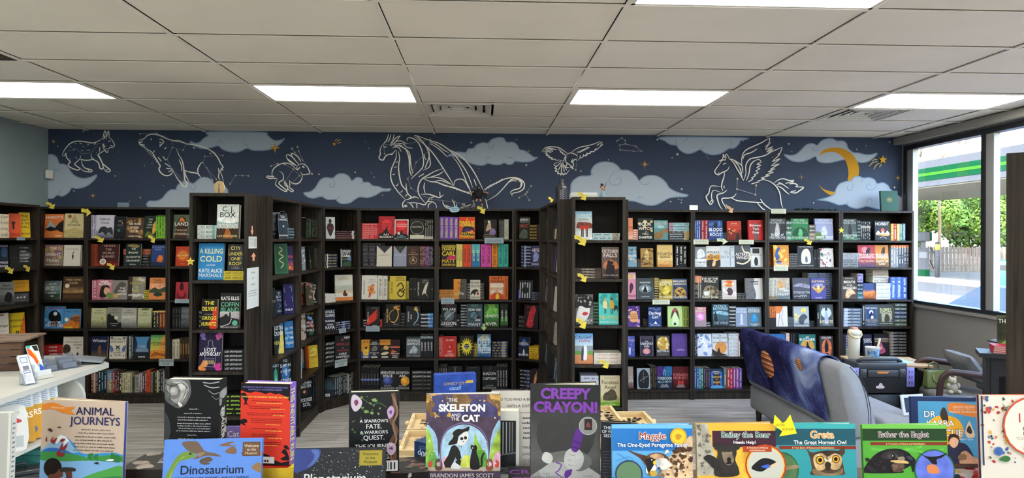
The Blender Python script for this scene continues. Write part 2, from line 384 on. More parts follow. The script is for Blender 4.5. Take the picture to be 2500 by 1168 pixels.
def ceiling_vent(x, y, label):
    t = thing('ceiling_vent', label, 'vent', (x, y, CEIL))
    mb = MB(); mb.box((-.29, -.29, .06), (.29, .29, .08)); mb.build('vent_duct', M_BLACKV, t)
    for i, q in enumerate((.29, .215, .145, .075)):
        z0 = .0-.0+.012*0; mb = MB(); w = .02; zz = -.004+.006*i
        for sx in (1, -1):
            A = [(sx*q, -q, zz), (sx*q, q, zz), (sx*(q-.05), q-.05, zz+.028), (sx*(q-.05), -q+.05, zz+.028)]
            B = [(-q, sx*q, zz), (q, sx*q, zz), (q-.05, sx*(q-.05), zz+.028), (-q+.05, sx*(q-.05), zz+.028)]
            for Z in (A, B):
                mb.add(Z, [(0, 1, 2, 3)]); mb.add([(p[0]*.985, p[1]*.985, p[2]+.003) for p in Z], [(3, 2, 1, 0)])
        for sx in (1, -1):
            mb.box((min(sx*q, sx*(q-.012)), -q, zz-.002), (max(sx*q, sx*(q-.012)), q, zz+.002)); mb.box((-q, min(sx*q, sx*(q-.012)), zz-.002), (q, max(sx*q, sx*(q-.012)), zz+.002))
        mb.build('louver', M_VENT, t)
x0, x1, y0, y1 = cell(0, 3); ceiling_vent(x0+.305, (y0+y1)/2, 'square louvered ceiling vent above the dragon mural')
x0, x1, y0, y1 = cell(3, 3); ceiling_vent(x0+.305, (y0+y1)/2, 'square louvered ceiling vent beside the panel lamp at the windows')
t = thing('ceiling_vent', 'brown return grille in the ceiling at the left edge of the photo', 'vent', (GX0-2.5*TX, GY0+.5*TY, CEIL))
part('grille', mat('brown_grille', '4a4038', .6), t, *[((-.59, -.29+i*.03, -.004), (.59, -.275+i*.03, .0035)) for i in range(20)])

# wall with the two shop windows and unseen ones added for daylight (glass faces +X)
WZ0, WZ1 = 1.04, 2.70
M_FRAME = mat('window_frame_black', '14161c', .45); M_ALU = mat('window_aluminium', '9a9a98', .4, metal=.3)
M_GLASS = bpy.data.materials.new('window_glass'); M_GLASS.use_nodes = True
nt = M_GLASS.node_tree; nt.nodes.remove(nt.nodes['Principled BSDF']); tr = nt.nodes.new('ShaderNodeBsdfTransparent'); gl = nt.nodes.new('ShaderNodeBsdfGlossy'); ms = nt.nodes.new('ShaderNodeMixShader'); ms.inputs[0].default_value = .05
gl.inputs['Roughness'].default_value = .02; tr.inputs[0].default_value = (.93, .96, .96, 1)
nt.links.new(tr.outputs[0], ms.inputs[1]); nt.links.new(gl.outputs[0], ms.inputs[2]); nt.links.new(ms.outputs[0], nt.nodes['Material Output'].inputs[0])
YW0, YW1 = -2.55, 7.335        # opening along Y
wr = part('wall_right', M_RWALL, None, ((XR, YF, 0), (XR+.14, YB, WZ0-.03)), ((XR, YF, WZ1+.03), (XR+.14, YB, CEIL+.1)), ((XR, YW1, WZ0-.03), (XR+.14, YB, WZ1+.03)), ((XR, YF, WZ0-.03), (XR+.14, YW0, WZ1+.03)))
wr['kind'] = 'structure'
part('trim_header', mat('header_grey', '8f8b85', .7), None, ((XR-.10, YF, WZ1+.055), (XR, YB-.002, CEIL-.004)))['kind'] = 'structure'
yws = [7.30, 6.13, 4.9, 3.6, 2.3, 1.0, -.2, -1.35, -2.5]  # panes towards the front are unseen, added to let in more daylight
for i in range(8):
    y1, y0 = yws[i], yws[i+1]
    w = MB(); xa, xb = XR-.015, XR+.09
    for q in (((xa, y0+.022, WZ0-.02), (xb, y1+.022, WZ0+.010)), ((xa, y0+.022, WZ1-.01), (xb, y1+.022, WZ1+.04)), ((xa, y1-.022, WZ0+.011), (xb, y1+.022, WZ1-.011))): w.box(*q)
    wo = w.build('window_%d' % (i+1), M_FRAME, None, 'structure')
    part('window_mullion', M_ALU, wo, ((XR+.0, y1-.12, WZ0+.012), (XR+.06, y1-.023, WZ1-.012)))
    part('window_glass', M_GLASS, wo, ((XR+.07, y0+.024, WZ0+.012), (XR+.074, y1-.024, WZ1-.012)))
wo = part('window_9', M_FRAME, None, *[((x, YF-.08, .95), (x+.05, YF-.02, 2.72)) for x in (-1.57, .27)], ((-1.52, YF-.08, .95), (.27, YF-.02, 1.0)), ((-1.52, YF-.08, 2.67), (.27, YF-.02, 2.72))); wo['kind'] = 'structure'  # unseen front window, added to throw more daylight into the shop
part('window_glass', M_GLASS, wo, ((-1.52, YF-.06, 1.0), (.27, YF-.055, 2.67)))
part('trim_sill', mat('sill_grey', '8f8b85', .6), None, ((XR-.03, YW0, WZ0-.06), (XR+.12, YW1+.02, WZ0-.031)))['kind'] = 'structure'
t = thing('motion_sensor', 'small white sensor box on the wall corner above the left bookcases', 'sensor', (-4.545, 7.33, 2.36), R(40))
p = MB(); p.rbox((-.035, -.03, -.045), (.035, .02, .045), .008, 2); p.build('sensor_body', mat('white_plastic', 'd8d8d4', .5), t)
# ================================================================ bookcases
M_CASE = wood_mat('black_brown_veneer', '120e0c', '3b322a', (60, 60, 2.2), .5)
M_CASE_IN = wood_mat('black_brown_back', '080706', '151210', (30, 30, 1.5), .7)
SHELF = [1.692, 1.403, 1.058, .765, .450, .105]
TOP, DEP = 2.012, .28
class Bay:
    def __init__(s, key, p0, ang, w, phrase, ang_f=0.0, d=.045):
        s.key = key; s.p0 = Vector((p0[0], p0[1], 0)); s.u = Vector((math.cos(ang), math.sin(ang), 0)); s.n = Vector((-math.sin(ang), math.cos(ang), 0))
        s.ang = ang; s.w = w; s.phrase = phrase; s.af = ang_f; s.d = d
    def hit(s, x, y, d): return hit(x, y, s.p0+s.n*d, s.n)
BAYS = {}
def bookcase(key, p0, ang, w, label, phrase, build=True, group=None, **k):
    b = Bay(key, p0, ang, w, phrase, **k); BAYS[key] = b
    if not build: return b
    t = thing('bookcase', label, 'bookcase', (p0[0], p0[1], 0), ang, group)
    th = .021; g = .0008
    for x in (g, w-th-g): part('side_panel', M_CASE, t, ((x, 0, 0), (x+th, DEP, TOP)))
    part('top_panel', M_CASE, t, ((th+g, 0, TOP-.022), (w-th-g, DEP, TOP)))
    part('back_panel', M_CASE_IN, t, ((th+g, DEP-.008, .02), (w-th-g, DEP-.003, TOP-.022)))
    for z in SHELF: part('shelf', M_CASE, t, ((th+g, .004, z-.020), (w-th-g, DEP-.008, z)))
    part('plinth', M_CASE, t, ((th+g, .02, 0), (w-th-g, .04, SHELF[5]-.020)))
    return t
BW = 7.09
bookcase('L0', (-4.30, 6.00), PI/2, .80, 'dark bookcase against the left blue wall behind the white counter', 'left wall bookcase', ang_f=R(-38), d=.09)
bookcase('L1', (-4.495, BW), 0, .465, 'narrow dark bookcase in the left corner under the lynx mural', 'lynx mural bay')
bookcase('L2', (-4.028, BW), 0, .815, 'wide dark bookcase under the bear mural', 'bear mural bay')
bookcase('L3', (-3.212, BW), 0, .80, 'dark bookcase half hidden behind the left partition end', 'bay behind left end case')
bookcase('E1', (-2.03, 4.80), 0, .398, 'narrow dark end bookcase of the left partition facing the camera', 'left end case', d=.04)
bookcase('S1', (-1.553, 5.09), PI/2, .80, 'dark bookcase on the left partition side of the alcove, nearer the camera', 'near case, alcove left side', ang_f=R(-42), d=.07)
bookcase('S2', (-1.553, 5.89), PI/2, .80, 'dark bookcase on the left partition side of the alcove, further back', 'far case, alcove left side', ang_f=R(-42), d=.07)
K1a = math.atan2(.385, .285)
bookcase('K1', (-1.551, 6.702), K1a, .47, 'narrow dark corner bookcase at the left back of the alcove', 'left alcove corner case', ang_f=R(-30), d=.07)
bookcase('C1', (-1.28, BW), 0, .808, 'dark bookcase at the back of the alcove below the front of the dragon', 'alcove bay under dragon')
bookcase('C2', (-.472, BW), 0, .808, 'dark bookcase at the back of the alcove below the caped figurine', 'alcove bay under figurine')
K2a = math.atan2(-.17, .27)
bookcase('K2', (.338, BW), K2a, .315, 'narrow dark corner bookcase at the right back of the alcove', 'right alcove corner case', ang_f=R(8))
bookcase('S4', (.59, 6.89), -PI/2, .80, 'dark bookcase on the right partition side of the alcove, further back', 'far case, alcove right side', d=.05)
bookcase('S3', (.59, 6.09), -PI/2, .80, 'dark bookcase on the right partition side of the alcove, nearer the camera', 'near case, alcove right side', d=.05)
bookcase('E2', (.668, 5.0), R(-3), .394, 'narrow dark end bookcase of the right partition facing the camera', 'right end case', d=.04)
bookcase('X3', (1.15, 5.29), PI/2, .80, 'dark bookcase behind the right partition end, only its edge showing', '', group=None)
bookcase('R1', (1.43, BW), 0, .80, 'dark wall bookcase beside the right partition end', 'bay beside right partition')
bookcase('R2', (2.232, BW), 0, .80, 'dark wall bookcase below the foreleg of the winged horse', 'winged horse bay')
bookcase('R3', (3.034, BW), 0, .80, 'dark wall bookcase below the green garland', 'garland bay')
bookcase('R4', (3.836, BW), 0, .80, 'dark wall bookcase next to the shop window under the crescent moon', 'window side bay')
ORD = ['top shelf', 'second shelf', 'third shelf', 'fourth shelf', 'fifth shelf', 'bottom shelf']

# ================================================================ books
POOL = []                      # shelf copies seen by their spines: (pixel area, mesh, matrix, label, group)
_meshes = {}
def cover_book(name, w, h, t, bgc, art, label, group=None, spine=None, open_deg=0, hinge='L', mats=None, paper='e4dcc4', backc=None, spine_art=None, mott=0.0, page_top=False):
    """upright book: origin at the bottom centre of the front cover, cover facing -Y, spine on the viewer's left (hinge L) or right"""
    mb = MB(); ct = .0022; sgn = 1 if hinge == 'L' else -1; sc = C(spine or bgc, mott); bc = C(backc or spine or bgc, mott)
    mb.box((-w/2, 0, 0), (w/2, ct, h), C(bgc, mott))
    hx = -w/2*sgn
    Mh = Matrix.Translation((hx, ct, 0)) @ Matrix.Rotation(R(open_deg)*sgn, 4, 'Z') @ Matrix.Translation((-hx, -ct, 0))
    xs0, xs1 = sorted((hx, hx+sgn*ct))
    mb.box((xs0, ct, 0), (xs1, t-ct, h), sc, Mh)
    mb.box((-w/2, t-ct, 0), (w/2, t, h), bc, Mh)
    a = Art(mb, (-w/2, 0, 0), (w, 0, 0), (0, 0, h), (0, -1, 0)); a.n = mott
    if art: a.run(art)
    if spine_art:
        if hinge == 'L': a = Art(mb, (xs0, t, 0), (0, -t, 0), (0, 0, h), (-1, 0, 0))
        else: a = Art(mb, (xs1, 0, 0), (0, t, 0), (0, 0, h), (1, 0, 0))
        a.run(spine_art)
    o = mb.build(name, mats or M_PRINT); tag(o, label, 'book', group)
    pb = MB(); x0, x1 = sorted((hx+sgn*(ct+.0006), -hx-sgn*.004)); pb.box((x0, ct+.0004, .003), (x1, t-ct-.0004, h-.003), C(paper), Mh); pb.build('page_block', M_PAGES, o)
    return o
def clean(d): return d.strip()
NF = 0
def F(bay, row, x0, x1, yt, desc, bgc, art='', t=.026, w=None, ang=None, d=None, lean=5, yb=None, label=None, hinge='L', spine=None, paper='e4dcc4'):
    global NF
    b = BAYS[bay]; ang = b.af if ang is None else ang; d = b.d if d is None else d; NF += 1
    z0 = SHELF[row]+.0008; xm = (x0+x1)/2; c = b.hit(xm, yt+20, d)
    if yb is not None: z0 = b.hit(xm, yb, d).z
    fn = Matrix.Rotation(ang, 3, 'Z') @ (-b.n)
    P0 = hit(x0, yt+20, c, fn); P1 = hit(x1, yt+20, c, fn)
    if w is None: w = (P1-P0).length; cc = (P0+P1)/2
    else: cc = c
    hw = w/2*abs(math.cos(ang))+t*abs(math.sin(ang)); lim = b.w/2-.0245
    if hw > lim: w *= lim/hw; hw = lim
    uc = (cc-b.p0).dot(b.u); off = t*math.sin(ang)*-.5; un = min(max(uc, .0245+hw-off*.0), b.w-.0245-hw); cc = cc+b.u*(un-uc)
    h = (b.hit(xm, yt, d+.01).z-z0-t*math.sin(R(lean)))/math.cos(R(lean))
    lab = label or f'{desc}, {ORD[row]}, {b.phrase}'
    o = cover_book('book', w, h, t, bgc, art, lab, hinge=hinge, spine=spine, paper=paper)
    rz = math.atan2(fn.x, -fn.y)
    o.rotation_euler = (R(-lean), 0, rz); o.location = (cc.x, cc.y, z0+t*math.sin(R(lean)))
    return o
def spine_mesh(th, ln, dp, colr, txt, tcol, flat, band, paper='ded6c0'):
    k = (round(th, 4), round(ln, 3), round(dp, 3), colr, txt, tcol, flat, band)
    if k in _meshes: return _meshes[k]
    mb = MB(); ct = .0016; c = C(colr, .12)
    # length along x, thickness along z, spine facing -y
    mb.box((0, 0, 0), (ln, dp, ct), c); mb.box((0, 0, th-ct), (ln, dp, th), c); mb.box((0, 0, ct), (ln, ct, th-ct), c)
    mb.box((.003, ct, ct), (ln-.003, dp-.004, th-ct), C(paper, .1))
    a = Art(mb, (0, 0, 0), (ln, 0, 0), (0, 0, th), (0, -1, 0))
    if band: a.rect(band[0], 0, band[1], 1, band[2])
    if txt:
        if txt[0] == '~':
            rnd = random.Random(hash(k) % 1000 if False else len(_meshes)); x = .06
            while x < .9:
                q = .015+.04*rnd.random(); yy = .3+.1*rnd.random(); a.rect(x, yy, min(x+q, .95), yy+.35, tcol); x += q+.012+(.08 if rnd.random() < .15 else 0)
        else: a.text(.5, .28, .46, tcol, txt, .86)
    me = mb.mesh('book', M_PRINT); _meshes[k] = me; me['src'] = 0; SRC[me.name] = mb
    return me
SRC = {}
def stack(kind, bay, row, x0, x1, yt, n, desc, cols, txt='', tcol='ccc', band=None, d=.045, yb=None, depth=.145):
    b = BAYS[bay]; z0 = SHELF[row]+.0006
    p0 = b.hit(x0, yt, d); p1 = b.hit(x1, yt, d); u0 = (p0-b.p0).dot(b.u); u1 = (p1-b.p0).dot(b.u)
    if yb is not None: z0 = b.hit((x0+x1)/2, yb, d).z
    u0 = max(u0, .024); u1 = min(u1, b.w-.024)
    zt = (p0.z+p1.z)/2; cols = cols.split(','); n = int(n); rnd = random.Random(int(x0*7+yt))
    bm = band.split(',') if band else None
    if bm: bm = (float(bm[0]), float(bm[1]), bm[2])
    y_px = abs(yt-(584+ (1.70-z0)/ (p0-CAMP).dot(FWD)*F_PX))
    area = abs(x1-x0)*y_px/n
    place = ['left', 'right'] if kind == 'S' else ['bottom', 'top']
    words = ['first', 'second', 'third', 'fourth', 'fifth', 'sixth', 'seventh', 'eighth', 'ninth', 'tenth', 'eleventh', 'twelfth', 'thirteenth', 'fourteenth', 'fifteenth', 'sixteenth', 'seventeenth', 'eighteenth']
    grp = f'{desc} on the {ORD[row]} of the {b.phrase}'
    for i in range(n):
        jd = rnd.uniform(0, .006)
        cc = cols[i*len(cols)//n if len(cols) <= n else i]
        if kind == 'S':
            th = (u1-u0)/n; ln = (zt-z0)*(1-rnd.uniform(0, .02)); me = spine_mesh(th*.96, ln, depth, cc, txt, tcol, False, bm)
            # x(length)->down the spine, z(thickness)->u
            M = Matrix((-Vector((0, 0, 1)), b.n, b.u)).transposed().to_4x4(); M.translation = b.p0+b.u*(u0+i*th+th*.02)+b.n*(d+jd)+Vector((0, 0, z0+ln))
            lab = f'{words[i]} from left of {desc}' if n > 1 else f'single {desc[:-1] if desc.endswith("s") else desc}'
        else:
            th = (zt-z0)/n; ln = (u1-u0)*(1-rnd.uniform(0, .015)); me = spine_mesh(th*.97, ln, depth, cc, txt, tcol, True, bm)
            M = Matrix((b.u, b.n, Vector((0, 0, 1)))).transposed().to_4x4(); M.translation = b.p0+b.u*(u0+rnd.uniform(0, .003))+b.n*(d+jd)+Vector((0, 0, z0+i*th))
            lab = f'{words[n-1-i]} from top of {desc}'
        POOL.append((area, me, M, f'{lab}, {ORD[row]}, {b.phrase}', grp))
def load(data):
    """one line per book or per stack: coordinates in an enlarged view (Z ox oy scale) of the photo"""
    zx, zy, zs = 0, 0, 1.0; rows = {}; key = None
    for ln in data.strip().split('\n'):
        ln = ln.strip()
        if not ln or ln[0] == '#': continue
        if ln[0] == '@': a, b_ = ln[1:].split(); key = (a, int(b_)); continue
        if ln[0] == 'Z': zx, zy, zs = map(float, ln[2:].split()); continue
        q = ln.split('|'); h = q[0].split(); k = h[0]; kw = {}
        for extra in h[4 if k == 'F' else 5:]:
            kk, vv = extra.split('='); kw[kk] = float(vv) if kk in ('t', 'w', 'd', 'lean', 'depth') else (R(float(vv)) if kk == 'ang' else (zy+float(vv)/zs if kk == 'yb' else vv))
        rows.setdefault(key, []).append([k, zx+float(h[1])/zs, zx+float(h[2])/zs, zy+float(h[3])/zs, h[4] if k != 'F' else 0, q, kw])
    for (bay, row), it in rows.items():
        fs = sorted([r for r in it if r[0] == 'F' and 'yb' not in r[6]], key=lambda r: r[1])
        for p, c in zip(fs, fs[1:]):                                # neighbours that would touch
            ov = p[2]-c[1]
            if ov > 0 and 'w' not in c[6]:
                if ov < 4: p[2] = c[1] = (p[2]+c[1])/2-.2; c[1] += .4
                elif 'd' not in p[6] and 'd' not in c[6]: p[6]['d'] = BAYS[bay].d+(.06 if BAYS[bay].af else .035)
        done = []
        for r in it:
            if r[0] == 'F': continue
            for f in [g for g in it if g[0] == 'F' and 'yb' not in g[6]]+done:
                ov = min(f[2], r[2])-max(f[1], r[1])
                if ov <= 0 or 'd' in r[6] or (f[0] != 'F' and ('yb' in f[6] or 'yb' in r[6] or 'd' in f[6])): continue
                if ov > .6*(r[2]-r[1]): r[6]['d'] = .11
                elif f[1]+f[2] < r[1]+r[2]: r[1] = f[2]+.4
                else: r[2] = f[1]-.4
            done.append(r)
        for k, x0, x1, yt, n, q, kw in it:
            if k == 'F': F(bay, row, x0, x1, yt, q[1], q[2], q[3] if len(q) > 3 else '', **kw)
            elif x1-x0 > 1.5: stack(k, bay, row, x0, x1, yt, n, q[1], q[2], *(q[3:4] or ['']), *(q[4:5] or ['ccc']), *(q[5:6] or [None]), **kw)
def finish_pool(limit):
    """the copies that show largest stand as books of their own, the small rest is one mass"""
    POOL.sort(key=lambda r: -r[0]); rest = MB()
    for i, (area, me, M, lab, grp) in enumerate(POOL):
        if i < limit:
            o = link(bpy.data.objects.new('book', me)); o.matrix_world = M; tag(o, lab, 'book', grp)
        else:
            s = SRC[me.name]; rest.add([M @ Vector(v) for v in s.v], s.f, list(s.c))
    if rest.v: tag(rest.build('shelved_book_spines', M_PRINT), 'the many small stacked and upright spare copies between the displayed books on all shelves', 'books', None, 'stuff')
